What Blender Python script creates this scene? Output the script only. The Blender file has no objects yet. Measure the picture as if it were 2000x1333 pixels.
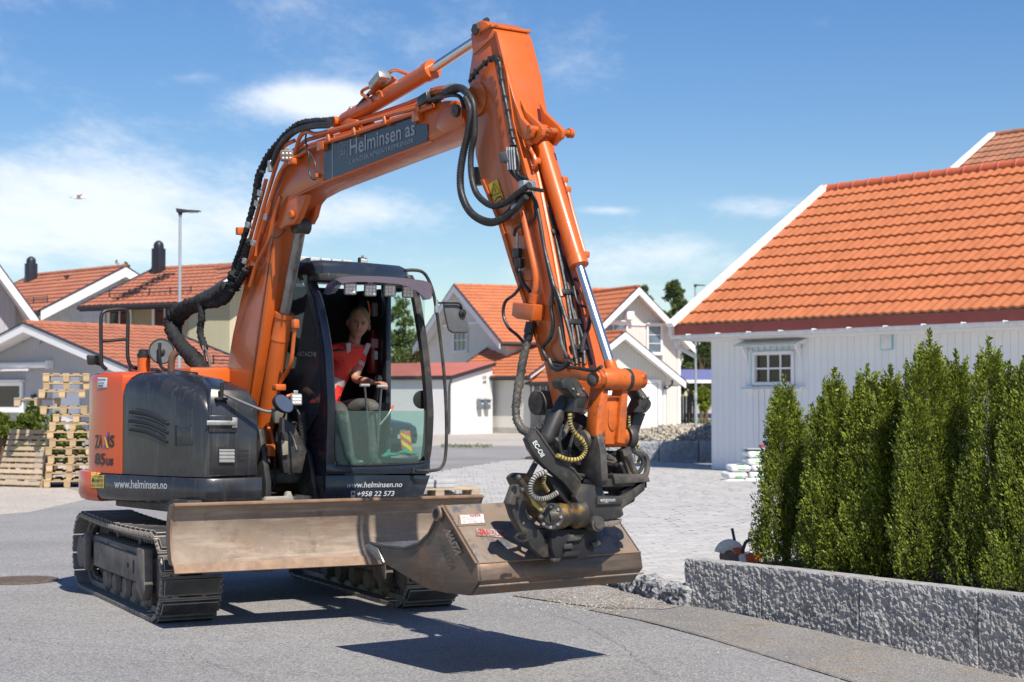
import bpy, bmesh, math, random
import numpy as np
from mathutils import Vector, Matrix, noise
from mathutils.bvhtree import BVHTree

# ------------------------------------------------------------------ camera, sky, sun, exposure
SC = bpy.context.scene
COL = SC.collection
R = math.radians
FPX, U0, V0, VH, EYE = 3300.0, 1000.0, 666.5, 775.0, 1.6
PITCH = math.atan((VH - V0) / FPX)
cam_d = bpy.data.cameras.new('camera'); CAM = bpy.data.objects.new('camera', cam_d); COL.objects.link(CAM)
CAM.location = (0, 0, EYE); CAM.rotation_euler = (R(90) + PITCH, 0, 0)
cam_d.sensor_width = 36; cam_d.lens = FPX / 2000 * 36; cam_d.clip_end = 3000; cam_d.clip_start = .1
cam_d.dof.use_dof = True; cam_d.dof.focus_distance = 11.6; cam_d.dof.aperture_fstop = 4.0
SC.camera = CAM
SUN_EL, SUN_AZ = 53.0, 26.0          # azimuth: degrees to the right of straight behind the camera
sdir = Vector((math.sin(R(SUN_AZ)) * math.cos(R(SUN_EL)), -math.cos(R(SUN_AZ)) * math.cos(R(SUN_EL)), math.sin(R(SUN_EL))))
ld = bpy.data.lights.new('sun', 'SUN'); ld.energy = 5.0; ld.angle = R(.53); ld.color = (1, .93, .83)
LO = bpy.data.objects.new('sun', ld); COL.objects.link(LO)
LO.rotation_euler = sdir.to_track_quat('Z', 'Y').to_euler()
SC.view_settings.view_transform = 'Standard'; SC.view_settings.look = 'None'
SC.view_settings.exposure = .38; SC.view_settings.gamma = 1; SC.view_settings.use_curve_mapping = False
SC.render.engine = 'CYCLES'
SC.cycles.max_bounces = 7; SC.cycles.diffuse_bounces = 3; SC.cycles.glossy_bounces = 3
SC.cycles.transmission_bounces = 5; SC.cycles.transparent_max_bounces = 12
SC.cycles.use_denoising = True
SC.cycles.sample_clamp_indirect = 6

W = bpy.data.worlds.new('World'); SC.world = W; W.use_nodes = True
wn, wl = W.node_tree.nodes, W.node_tree.links
for n in list(wn): wn.remove(n)
def WN(t, **k):
    n = wn.new(t)
    for a, b in k.items(): setattr(n, a, b)
    return n
w_out = WN('ShaderNodeOutputWorld'); bg = WN('ShaderNodeBackground'); bg.inputs[1].default_value = .086
sky = WN('ShaderNodeTexSky', sky_type='NISHITA', sun_disc=False)
sky.sun_elevation = R(SUN_EL); sky.sun_rotation = R(180 - SUN_AZ)
sky.altitude = 50; sky.air_density = 1.0; sky.dust_density = .25; sky.ozone_density = 3.0
tc = WN('ShaderNodeTexCoord')
sep = WN('ShaderNodeSeparateXYZ'); wl.new(tc.outputs['Generated'], sep.inputs[0])
def wmath(op, a, b=None, c=None):
    n = WN('ShaderNodeMath', operation=op)
    for i, x in enumerate((a, b, c)):
        if x is None: continue
        if isinstance(x, (int, float)): n.inputs[i].default_value = x
        else: wl.new(x, n.inputs[i])
    return n.outputs[0]
# clouds lie on a high plane: project the direction on it
zc = wmath('MAXIMUM', sep.outputs[2], .02)
den = wmath('ADD', zc, .09)
cx = wmath('DIVIDE', sep.outputs[0], den); cy = wmath('DIVIDE', sep.outputs[1], den)
comb = WN('ShaderNodeCombineXYZ'); wl.new(cx, comb.inputs[0]); wl.new(cy, comb.inputs[1])
def wnoise(scale, detail, rough, off, sx=1, sy=1):
    mp = WN('ShaderNodeMapping'); wl.new(comb.outputs[0], mp.inputs[0])
    mp.inputs['Location'].default_value = off; mp.inputs['Scale'].default_value = (sx, sy, 1)
    n = WN('ShaderNodeTexNoise'); wl.new(mp.outputs[0], n.inputs['Vector'])
    n.inputs['Scale'].default_value = scale; n.inputs['Detail'].default_value = detail; n.inputs['Roughness'].default_value = rough
    return n.outputs[0]
n1 = wnoise(.55, 12, .66, (1.3, .4, 0), 1.0, .55)
n2 = wnoise(2.1, 12, .72, (4.2, 2.2, 3), 1.0, .4)
mixn = wmath('ADD', wmath('MULTIPLY', n1, .62), wmath('MULTIPLY', n2, .38))
ang = None
def blob(u, v, su, sv, amp):
    """soft local gathering of cloud round one direction of the sky"""
    a = (u - U0) / FPX; e = (VH - v) / FPX
    ax = wmath('DIVIDE', sep.outputs[0], wmath('MAXIMUM', sep.outputs[1], .05))
    ez = wmath('DIVIDE', sep.outputs[2], wmath('MAXIMUM', sep.outputs[1], .05))
    dx = wmath('DIVIDE', wmath('SUBTRACT', ax, a), su / FPX); dz = wmath('DIVIDE', wmath('SUBTRACT', ez, e), sv / FPX)
    r2 = wmath('ADD', wmath('MULTIPLY', dx, dx), wmath('MULTIPLY', dz, dz))
    return wmath('MULTIPLY', wmath('EXPONENT', wmath('MULTIPLY', r2, -1.0)), amp)
tot = mixn
for b in [(130, 380, 380, 90, .17), (90, 470, 560, 60, .10), (600, 190, 135, 38, .24), (690, 210, 90, 40, .10), (1150, 150, 240, 60, .10), (1490, 410, 120, 36, .19), (680, 420, 200, 50, .14),
          (850, 520, 900, 80, .05), (1350, 500, 160, 40, .12), (1180, 410, 60, 10, .14), (380, 150, 60, 14, .08)]:
    tot = wmath('ADD', tot, blob(*b))
cl = WN('ShaderNodeMapRange', interpolation_type='SMOOTHSTEP'); wl.new(tot, cl.inputs[0])
cl.inputs[1].default_value = .51; cl.inputs[2].default_value = .74; cl.inputs[3].default_value = 0; cl.inputs[4].default_value = .9
cmix = WN('ShaderNodeMix', data_type='RGBA'); wl.new(cl.outputs[0], cmix.inputs[0])
hs = WN('ShaderNodeHueSaturation'); hs.inputs['Hue'].default_value = .508; hs.inputs['Saturation'].default_value = 1.27; hs.inputs['Value'].default_value = 1.08
wl.new(sky.outputs[0], hs.inputs['Color'])
wl.new(hs.outputs[0], cmix.inputs[6]); cmix.inputs[7].default_value = (8.9, 9.4, 10.1, 1)
wl.new(cmix.outputs[2], bg.inputs[0]); wl.new(bg.outputs[0], w_out.inputs[0])

# ------------------------------------------------------------------ pixels <-> places
_c, _s = math.cos(PITCH), math.sin(PITCH)
def ray(u, v):
    a = (u - U0) / FPX; b = (V0 - v) / FPX
    return Vector((a, _c - b * _s, _s + b * _c))
EYEV = Vector((0, 0, EYE))
def gnd(u, v, z=0):
    r = ray(u, v); t = (z - EYE) / r.z
    return EYEV + r * t
def WY(u, v, Y):
    r = ray(u, v); return EYEV + r * (Y / r.y)
class Fr:
    """a frame standing in the world: origin, heading; un() finds the point of one of its planes seen at a pixel"""
    def __init__(s, O, deg):
        s.O = Vector((O[0], O[1], O[2] if len(O) > 2 else 0)); s.deg = deg; p = R(deg)
        s.x = Vector((math.cos(p), math.sin(p), 0)); s.y = Vector((-math.sin(p), math.cos(p), 0))
    def loc(s, w):
        d = Vector(w) - s.O; return Vector((d.dot(s.x), d.dot(s.y), d.z))
    def w(s, l): return s.O + s.x * l[0] + s.y * l[1] + Vector((0, 0, l[2]))
    def un(s, u, v, x=None, y=None, z=None):
        r = ray(u, v); C = s.loc(EYEV); d = Vector((r.dot(s.x), r.dot(s.y), r.z))
        t = (x - C.x) / d.x if x is not None else (y - C.y) / d.y if y is not None else (z - C.z) / d.z
        return C + d * t
    def ray(s, u, v):
        r = ray(u, v); return s.loc(EYEV), Vector((r.dot(s.x), r.dot(s.y), r.z)).normalized()

# ------------------------------------------------------------------ materials
MATS = {}
def M(name, col=(.5, .5, .5), rough=.5, metal=0.0, var=.12, vs=6.0, bump=0.0, bs=60.0, dirt=None, coat=0.0, extra=None, spec=.5, streak=None):
    if name in MATS: return MATS[name]
    m = bpy.data.materials.new(name); m.use_nodes = True; MATS[name] = m
    nt = m.node_tree; N, L = nt.nodes, nt.links
    b = N['Principled BSDF']; b.inputs['Roughness'].default_value = rough; b.inputs['Metallic'].default_value = metal
    b.inputs['Specular IOR Level'].default_value = spec
    if coat: b.inputs['Coat Weight'].default_value = coat; b.inputs['Coat Roughness'].default_value = .08
    t = N.new('ShaderNodeTexCoord')
    def nz(scale, det=6, ro=.6, vec=None):
        n = N.new('ShaderNodeTexNoise'); n.inputs['Scale'].default_value = scale; n.inputs['Detail'].default_value = det
        n.inputs['Roughness'].default_value = ro; L.new(vec or t.outputs['Object'], n.inputs['Vector']); return n
    def ramp(src, a, bb, c0, c1):
        r = N.new('ShaderNodeValToRGB'); r.color_ramp.elements[0].position = a; r.color_ramp.elements[1].position = bb
        r.color_ramp.elements[0].color = (*c0, 1); r.color_ramp.elements[1].color = (*c1, 1); L.new(src, r.inputs[0]); return r
    def mix(f, a, c, bt='MIX'):
        x = N.new('ShaderNodeMix'); x.data_type = 'RGBA'; x.blend_type = bt
        if isinstance(f, float): x.inputs[0].default_value = f
        else: L.new(f, x.inputs[0])
        if isinstance(a, tuple): x.inputs[6].default_value = (*a, 1)
        else: L.new(a, x.inputs[6])
        if isinstance(c, tuple): x.inputs[7].default_value = (*c, 1)
        else: L.new(c, x.inputs[7])
        return x.outputs[2]
    n = nz(vs)
    c = ramp(n.outputs[0], .3, .7, tuple(x * (1 - var) for x in col), tuple(min(1, x * (1 + var)) for x in col)).outputs[0]
    if dirt:
        for (dc, amt, sc, lo, hi) in (dirt if isinstance(dirt, list) else [dirt]):
            d = nz(sc, 9, .7); rr = ramp(d.outputs[0], lo, hi, (0, 0, 0), (amt, amt, amt)); c = mix(rr.outputs[0], c, dc)
            if streak is None: pass
    if streak:
        mp = N.new('ShaderNodeMapping'); mp.inputs['Scale'].default_value = streak[0]; L.new(t.outputs['Object'], mp.inputs[0])
        d = nz(streak[1], 5, .6, mp.outputs[0]); rr = ramp(d.outputs[0], streak[2], streak[3], (0, 0, 0), (streak[5],) * 3)
        c = mix(rr.outputs[0], c, streak[4])
    if extra: c = extra(N, L, t, c, mix, nz, ramp, b) or c
    L.new(c, b.inputs['Base Color'])
    rn = nz(vs * 2.3, 4); mr = N.new('ShaderNodeMapRange'); L.new(rn.outputs[0], mr.inputs[0])
    mr.inputs[1].default_value = .3; mr.inputs[2].default_value = .7
    mr.inputs[3].default_value = max(0.02, rough * .8); mr.inputs[4].default_value = min(1, rough * 1.2); L.new(mr.outputs[0], b.inputs['Roughness'])
    if bump:
        bn = nz(bs, 5, .65); bp = N.new('ShaderNodeBump'); bp.inputs['Strength'].default_value = 1; bp.inputs['Distance'].default_value = bump
        L.new(bn.outputs[0], bp.inputs['Height']); L.new(bp.outputs[0], b.inputs['Normal'])
    return m
def per_object(amount, hue=0.0):
    """each piece a little lighter or darker than its neighbour"""
    def f(N, L, t, c, mix, nz, ramp, b):
        oi = N.new('ShaderNodeObjectInfo'); h = N.new('ShaderNodeHueSaturation'); L.new(c, h.inputs['Color'])
        mr = N.new('ShaderNodeMapRange'); L.new(oi.outputs['Random'], mr.inputs[0]); mr.inputs[3].default_value = 1 - amount; mr.inputs[4].default_value = 1 + amount
        L.new(mr.outputs[0], h.inputs['Value']); return h.outputs[0]
    return f
def per_island(amount, lo=None):
    def f(N, L, t, c, mix, nz, ramp, b):
        oi = N.new('ShaderNodeNewGeometry'); h = N.new('ShaderNodeHueSaturation'); L.new(c, h.inputs['Color'])
        mr = N.new('ShaderNodeMapRange'); L.new(oi.outputs['Random Per Island'], mr.inputs[0]); mr.inputs[3].default_value = 1 - amount; mr.inputs[4].default_value = 1 + amount
        L.new(mr.outputs[0], h.inputs['Value']); return h.outputs[0]
    return f
def cladding(pitch, dark=.75):
    """narrow grooves between upright boards, too fine at this distance to be pieces"""
    def f(N, L, t, c, mix, nz, ramp, b):
        s = N.new('ShaderNodeSeparateXYZ'); L.new(t.outputs['Object'], s.inputs[0])
        a = N.new('ShaderNodeMath'); a.operation = 'ADD'; L.new(s.outputs[0], a.inputs[0]); L.new(s.outputs[1], a.inputs[1])
        d = N.new('ShaderNodeMath'); d.operation = 'DIVIDE'; L.new(a.outputs[0], d.inputs[0]); d.inputs[1].default_value = pitch
        fr = N.new('ShaderNodeMath'); fr.operation = 'FRACT'; L.new(d.outputs[0], fr.inputs[0])
        r = ramp(fr.outputs[0], .0, .14, (dark,) * 3, (1, 1, 1))
        bp = N.new('ShaderNodeBump'); bp.inputs['Distance'].default_value = .02; L.new(r.outputs[0], bp.inputs['Height']); L.new(bp.outputs[0], b.inputs['Normal'])
        return mix(1.0, c, r.outputs[0], 'MULTIPLY')
    return f
def glassmat(name, col, alpha, rough=.03):
    m = bpy.data.materials.new(name); m.use_nodes = True; MATS[name] = m
    N, L = m.node_tree.nodes, m.node_tree.links; N.remove(N['Principled BSDF']); o = N['Material Output']
    tr = N.new('ShaderNodeBsdfTransparent'); tr.inputs[0].default_value = (*col, 1)
    g = N.new('ShaderNodeBsdfGlossy'); g.inputs['Roughness'].default_value = rough
    fz = N.new('ShaderNodeFresnel'); gm = N.new('ShaderNodeNewGeometry'); mr = N.new('ShaderNodeMapRange'); L.new(gm.outputs['Backfacing'], mr.inputs[0]); mr.inputs[3].default_value = 1.5; mr.inputs[4].default_value = .6667; L.new(mr.outputs[0], fz.inputs[0])
    mx = N.new('ShaderNodeMixShader'); L.new(fz.outputs[0], mx.inputs[0]); L.new(tr.outputs[0], mx.inputs[1]); L.new(g.outputs[0], mx.inputs[2])
    di = N.new('ShaderNodeBsdfDiffuse'); di.inputs[0].default_value = (*[min(1, x * .9) for x in col], 1)
    m2 = N.new('ShaderNodeMixShader'); m2.inputs[0].default_value = alpha; L.new(mx.outputs[0], m2.inputs[1]); L.new(di.outputs[0], m2.inputs[2])
    L.new(m2.outputs[0], o.inputs[0]); return m

# ------------------------------------------------------------------ mesh building
class MB:
    def __init__(s): s.v = []; s.f = []; s.mi = []
    def add(s, vs, fs, mi=0):
        o = len(s.v); s.v += [tuple(x) for x in vs]; s.f += [tuple(i + o for i in f) for f in fs]; s.mi += [mi] * len(fs); return s
    def box(s, c, d, rot=None, mi=0):
        hx, hy, hz = d[0] / 2, d[1] / 2, d[2] / 2
        P = [Vector((x * hx, y * hy, z * hz)) for x, y, z in ((-1, -1, -1), (1, -1, -1), (1, 1, -1), (-1, 1, -1), (-1, -1, 1), (1, -1, 1), (1, 1, 1), (-1, 1, 1))]
        if rot is not None: P = [rot @ p for p in P]
        c = Vector(c); P = [p + c for p in P]
        return s.add(P, [(3, 2, 1, 0), (4, 5, 6, 7), (0, 1, 5, 4), (1, 2, 6, 5), (2, 3, 7, 6), (3, 0, 4, 7)], mi)
    def prism(s, poly, vec, mi=0):
        poly = [Vector(p) for p in poly]; vec = Vector(vec); n = len(poly)
        return s.add(poly + [p + vec for p in poly], [tuple(range(n))[::-1], tuple(range(n, 2 * n))] + [(i, (i + 1) % n, n + (i + 1) % n, n + i) for i in range(n)], mi)
    def ringpts(s, c, ax, r, n, up=None):
        ax = Vector(ax).normalized(); a = Vector(up) if up else (Vector((0, 0, 1)) if abs(ax.z) < .9 else Vector((1, 0, 0)))
        e1 = ax.cross(a).normalized(); e2 = ax.cross(e1)
        return [Vector(c) + (e1 * math.cos(2 * math.pi * k / n) + e2 * math.sin(2 * math.pi * k / n)) * r for k in range(n)]
    def cyl(s, p0, p1, r, r1=None, n=20, mi=0):
        p0, p1 = Vector(p0), Vector(p1); r1 = r if r1 is None else r1; ax = p1 - p0
        A = s.ringpts(p0, ax, r, n); B = s.ringpts(p1, ax, r1, n)
        return s.add(A + B, [tuple(range(n)), tuple(range(n, 2 * n))[::-1]] + [(i, n + i, n + (i + 1) % n, (i + 1) % n) for i in range(n)], mi)
    def lathe(s, p0, ax, prof, n=24, mi=0):
        """prof: list of (distance along axis, radius)"""
        ax = Vector(ax).normalized(); rings = [s.ringpts(Vector(p0) + ax * d, ax, max(r, .0005), n) for d, r in prof]
        return s.loft(rings, mi=mi)
    def loft(s, rings, cap=True, mi=0, closed=True):
        n = len(rings[0]); vs = [p for r in rings for p in r]; fs = []
        for k in range(len(rings) - 1):
            for i in range(n if closed else n - 1):
                j = (i + 1) % n; fs.append((k * n + i, k * n + j, (k + 1) * n + j, (k + 1) * n + i))
        if cap: fs += [tuple(range(n))[::-1], tuple(range((len(rings) - 1) * n, len(rings) * n))]
        return s.add(vs, fs, mi)
    def tube(s, pts, r, n=8, sub=0, mi=0):
        pts = [Vector(p) for p in pts]
        if sub: pts = spline(pts, sub)
        rings = []; up = None; N = len(pts)
        for i, p in enumerate(pts):
            t = (pts[min(i + 1, N - 1)] - pts[max(i - 1, 0)]).normalized()
            if up is None: up = Vector((0, 0, 1)) if abs(t.z) < .8 else Vector((1, 0, 0))
            e1 = t.cross(up).normalized(); e2 = t.cross(e1).normalized(); up = -e2
            rr = r(i / (N - 1)) if callable(r) else r
            rings.append([p + (e1 * math.cos(2 * math.pi * k / n) + e2 * math.sin(2 * math.pi * k / n)) * rr for k in range(n)])
        return s.loft(rings, mi=mi)
    def sphere(s, c, rad, n=12, m=8, mi=0, sc=(1, 1, 1), rot=None):
        rings = []
        for j in range(1, m):
            a = math.pi * j / m
            ring = [Vector((math.sin(a) * math.cos(2 * math.pi * k / n) * sc[0], math.sin(a) * math.sin(2 * math.pi * k / n) * sc[1], math.cos(a) * sc[2])) * rad for k in range(n)]
            if rot is not None: ring = [rot @ p for p in ring]
            rings.append([p + Vector(c) for p in ring])
        return s.loft(rings, mi=mi)
    def mesh(s, name, mats, bevel=0, seg=2, smooth=True, angle=35, recalc=True):
        me = bpy.data.meshes.new(name); me.from_pydata(s.v, [], s.f)
        mats = mats if isinstance(mats, (list, tuple)) else [mats]
        for m in mats: me.materials.append(m)
        if len(mats) > 1: me.polygons.foreach_set('material_index', s.mi)
        if recalc or bevel:
            bm = bmesh.new(); bm.from_mesh(me)
            if recalc: bmesh.ops.recalc_face_normals(bm, faces=bm.faces)
            if bevel:
                es = [e for e in bm.edges if len(e.link_faces) == 2 and e.calc_face_angle(0) > .5]
                bmesh.ops.bevel(bm, geom=es, offset=bevel, segments=seg, affect='EDGES', clamp_overlap=True, profile=.5)
            bm.to_mesh(me); bm.free()
        if smooth:
            me.polygons.foreach_set('use_smooth', [True] * len(me.polygons)); me.set_sharp_from_angle(angle=R(angle))
        me.update(); return me
    def build(s, name, mats, parent=None, **k):
        return obj(name, s.mesh(name, mats, **k), parent)
def obj(name, me, parent=None, loc=None, rot=None):
    o = bpy.data.objects.new(name, me); COL.objects.link(o)
    if parent: o.parent = parent
    if loc is not None: o.location = loc
    if rot is not None: o.rotation_euler = rot
    return o
def tag(o, label=None, cat=None, group=None, kind=None):
    if label: o['label'] = label
    if cat: o['category'] = cat
    if group: o['group'] = group
    if kind: o['kind'] = kind
    return o
def empty(name, loc=(0, 0, 0), rz=0, label=None, cat=None, group=None):
    o = bpy.data.objects.new(name, None); COL.objects.link(o); o.location = loc; o.rotation_euler = (0, 0, rz)
    o.empty_display_size = .2
    return tag(o, label, cat, group)
CHILD = {}
def copy_tree(o, parent=None):
    c = o.copy(); COL.objects.link(c)
    if parent: c.parent = parent
    for ch in [x for x in ALLCH(o)]: copy_tree(ch, c)
    return c
def ALLCH(o): return [x for x in COL.objects if x.parent == o]
def spline(P, sub):
    P = [Vector(p) for p in P]; out = []
    for i in range(len(P) - 1):
        a = P[i - 1] if i > 0 else P[0] * 2 - P[1]; b, c = P[i], P[i + 1]; d = P[i + 2] if i + 2 < len(P) else P[-1] * 2 - P[-2]
        for k in range(sub):
            t = k / sub; t2 = t * t; t3 = t2 * t
            out.append(.5 * ((2 * b) + (c - a) * t + (2 * a - 5 * b + 4 * c - d) * t2 + (3 * b - a - 3 * c + d) * t3))
    return out + [P[-1]]
def rotz(d): return Matrix.Rotation(R(d), 3, 'Z')
def basis(ex, ey):
    ex = Vector(ex).normalized(); ey = Vector(ey); ez = ex.cross(ey).normalized(); ey = ez.cross(ex)
    return Matrix((ex, ey, ez)).transposed()
_txt = {}
def text_mesh(body, bold=0.0, shear=0.0, space=1.0):
    """letters as a flat mesh in a 0..1 box: returns verts (x,y), faces, aspect"""
    k = (body, bold, shear, space)
    if k in _txt: return _txt[k]
    cu = bpy.data.curves.new('t', 'FONT'); cu.body = body; cu.size = 1; cu.offset = bold; cu.shear = shear; cu.resolution_u = 3; cu.space_character = space
    o = bpy.data.objects.new('t', cu); COL.objects.link(o); dg = bpy.context.evaluated_depsgraph_get()
    me = bpy.data.meshes.new_from_object(o.evaluated_get(dg)); V = [(v.co.x, v.co.y) for v in me.vertices]; F = [tuple(p.vertices) for p in me.polygons]
    bpy.data.objects.remove(o); bpy.data.meshes.remove(me)
    x0, x1 = min(v[0] for v in V), max(v[0] for v in V); y0, y1 = min(v[1] for v in V), max(v[1] for v in V)
    V = [((x - x0) / (x1 - x0), (y - y0) / (y1 - y0)) for x, y in V]
    _txt[k] = (V, F, (x1 - x0) / (y1 - y0)); return _txt[k]
def quad_pt(q, s, t):
    """q: BL, BR, TR, TL"""
    q = [Vector(p) for p in q]
    return q[0] * (1 - s) * (1 - t) + q[1] * s * (1 - t) + q[2] * s * t + q[3] * (1 - s) * t
def text_on(name, body, q, mat, parent, project, bold=0.0, shear=0.0, off=.003):
    """q: four pixel corners; project(u,v)-> (point, normal) on a real surface"""
    V, F, _ = text_mesh(body, bold, shear)
    pts = []
    for x, y in V:
        p = quad_pt(q, x, y); h = project(p[0], p[1]); pts.append(h[0] + h[1] * off)
    return MB().add(pts, F).build(name, mat, parent, smooth=False, recalc=False)
def poly_on(name, poly, mat, parent, project, off=.002, thick=0):
    pts = [];
    for u, v in poly:
        h = project(u, v); pts.append(h[0] + h[1] * off)
    m = MB()
    if thick: m.prism(pts, project(*poly[0])[1] * thick)
    else: m.add(pts, [tuple(range(len(pts)))])
    return m.build(name, mat, parent, smooth=False, recalc=bool(thick))
def caster(fr, objs):
    """project pixels on the meshes (already in frame coordinates)"""
    trees = []
    for o in objs:
        me = o.data; trees.append(BVHTree.FromPolygons([v.co.copy() for v in me.vertices], [tuple(p.vertices) for p in me.polygons]))
    def f(u, v):
        o, d = fr.ray(u, v); best = None
        for t in trees:
            h = t.ray_cast(o, d)
            if h[0] is not None and (best is None or h[3] < best[2]): best = (h[0], h[1] if h[1].dot(d) < 0 else -h[1], h[3])
        if best is None:
            for t in trees:
                q = o + d * ((o.length)); h = t.find_nearest(q)
                if h[0] is not None: best = (h[0], h[1] if h[1].dot(d) < 0 else -h[1], 0)
        return best[0], best[1]
    return f
def grid_on(name, q, mat, parent, project, off=.004, n=7):
    V = []
    for j in range(n):
        for i in range(n):
            p = quad_pt([Vector((*a, 0)) for a in q], i / (n - 1), j / (n - 1)); h = project(p.x, p.y); V.append(h[0] + h[1] * off)
    return MB().add(V, [(j * n + i, j * n + i + 1, (j + 1) * n + i + 1, (j + 1) * n + i) for j in range(n - 1) for i in range(n - 1)]).build(name, mat, parent, smooth=False, recalc=False)
def plane_proj(fr, x=None, y=None, n=None):
    nn = Vector(n) if n else (Vector((-1, 0, 0)) if x is not None else Vector((0, -1, 0)))
    return lambda u, v: (fr.un(u, v, x=x, y=y), nn)
# ------------------------------------------------------------------ materials of the place
def speckle(scale, lo, hi, amt):
    def f(N, L, t, c, mix, nz, ramp, b):
        vo = N.new('ShaderNodeTexVoronoi'); vo.inputs['Scale'].default_value = scale; L.new(t.outputs['Object'], vo.inputs['Vector'])
        r = ramp(vo.outputs['Color'], .1, .9, (lo,) * 3, (hi,) * 3)
        bp = N.new('ShaderNodeBump'); bp.inputs['Distance'].default_value = .006; L.new(vo.outputs['Distance'], bp.inputs['Height']); L.new(bp.outputs[0], b.inputs['Normal'])
        return mix(amt, c, r.outputs[0], 'MULTIPLY')
    return f
m_asph = M('asphalt', (.265, .26, .256), .85, var=.16, vs=.45, extra=speckle(85, .58, 1.36, 1.0), dirt=[((.31, .28, .24), .5, .45, .55, .75), ((.13, .13, .13), .6, .9, .56, .72), ((.36, .30, .25), .5, .8, .60, .74), ((.06, .06, .06), .8, 9, .71, .76), ((.3, .3, .3), .5, 25, .6, .8)])
m_asph2 = M('new_asphalt', (.235, .225, .212), .85, var=.12, vs=1.2, extra=speckle(110, .55, 1.4, 1.0), dirt=[((.27, .23, .18), .8, 1.1, .48, .62), ((.07, .065, .06), .6, 1.7, .60, .72)])
m_gravel = M('gravel', (.27, .25, .23), .95, var=.15, vs=2, extra=speckle(60, .45, 1.4, 1.0), dirt=[((.16, .12, .08), .8, 2.2, .5, .62)])
m_yard = M('yard_gravel', (.43, .385, .34), .95, var=.1, vs=.5, extra=speckle(30, .75, 1.2, 1.0), dirt=[((.3, .28, .25), .6, .25, .5, .65)])
m_grass = M('grass', (.10, .13, .035), .9, var=.4, vs=3, bump=.03, bs=30, dirt=[((.25, .22, .10), .8, 1.3, .5, .65)])
m_soil = M('soil', (.07, .05, .035), .95, var=.3, vs=9, bump=.02, bs=40)
m_tar = M('tar_seam', (.10, .095, .09), .8)

def gz(x, y):
    """the road dips a little toward the near right"""
    a = min(1, max(0, (x - 1.2) / 2)); b = min(1, max(0, (13.2 - y) / 3.0))
    return -.085 * a * b
def sheet(name, poly, z, mat, kind='structure', dip=False, cell=.6):
    """flat polygon; with dip it follows the dip of the road"""
    me = bpy.data.meshes.new(name); bm = bmesh.new()
    vs = [bm.verts.new((p[0], p[1], z)) for p in poly]; bm.faces.new(vs)
    if dip:
        xs = [p[0] for p in poly]; ys = [p[1] for p in poly]
        for k in range(1, 12):
            for ax, lo, hi in ((0, max(min(xs), .8), min(max(xs), 4)), (1, max(min(ys), 9.8), min(max(ys), 13.6))):
                if hi <= lo: continue
                c = lo + (hi - lo) * k / 12; co = Vector((0, 0, 0)); no = Vector((0, 0, 0)); co[ax] = c; no[ax] = 1
                bmesh.ops.bisect_plane(bm, geom=bm.verts[:] + bm.edges[:] + bm.faces[:], plane_co=co, plane_no=no)
        for v in bm.verts: v.co.z = z + gz(v.co.x, v.co.y)
    bmesh.ops.triangulate(bm, faces=bm.faces); bmesh.ops.recalc_face_normals(bm, faces=bm.faces)
    for f in bm.faces:
        if f.normal.z < 0: f.normal_flip()
    bm.to_mesh(me); bm.free(); me.materials.append(mat)
    return tag(obj(name, me), kind=kind)
G = lambda u, v, z=0: tuple(gnd(u, v, z)[:2])
# one wide ground sheet to the horizon (a step lower under the road so nothing shares a plane)
sheet('ground', [(-900, -60), (900, -60), (900, 1500), (-900, 1500)], -.15, m_yard)
PV = .12   # level of the paved yard
road = [(-30, -5), (12, -5), (12, 9), (3.4, 9.4), G(2000, 1305), G(1337, 1183), G(1335, 1185), G(1165, 1140), (.3, 16.5), G(830, 925), G(1045, 897), (4, 44.5), (14, 48), (14, 60), G(1045, 871), G(860, 870), (-8, 40), (-8.5, 31), G(200, 968), G(60, 1000), G(-80, 1012), (-30, 24)]
sheet('road', road, 0.0, m_asph, dip=True)
sheet('yard_left', [G(200, 968), G(60, 1000), G(-80, 1012), (-60, 24), (-60, 110), (60, 110), (60, 62), (14, 60), G(1045, 871), G(860, 870), (-8, 40), (-8.5, 31)], -.004, m_yard)
# new strip of asphalt in front of the low wall
strip = [G(1150, 1192), G(1337, 1180), G(2000, 1303), (3.4, 9.4), (4.2, 7), (1.9, 8.6), G(1700, 1333), G(1450, 1265), G(1250, 1212)]
sheet('new_asphalt', strip, .004, m_asph2, dip=True)
sheet('gravel_bed', [G(1000, 1165), G(1030, 1155), G(1165, 1138), G(1337, 1184), G(1300, 1192), G(1190, 1190), G(1100, 1180)], .008, m_gravel)
seam = MB()
sp = spline([gnd(u, v) for u, v in ((1130, 1188), (1250, 1213), (1360, 1240), (1450, 1266), (1580, 1300), (1710, 1336))], 6)
for a, b in zip(sp[:-1], sp[1:]):
    w = .002 + .004 * random.Random(a.x).random(); d = (b - a).normalized(); n = Vector((-d.y, d.x, 0)) * w
    seam.add([a - n, b - n, b + n, a + n], [(0, 1, 2, 3)])
for i, v in enumerate(seam.v): seam.v[i] = (v[0], v[1], .0125 + gz(v[0], v[1]))
tag(seam.build('road_seam', m_tar, smooth=False, recalc=False), kind='structure')
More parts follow.
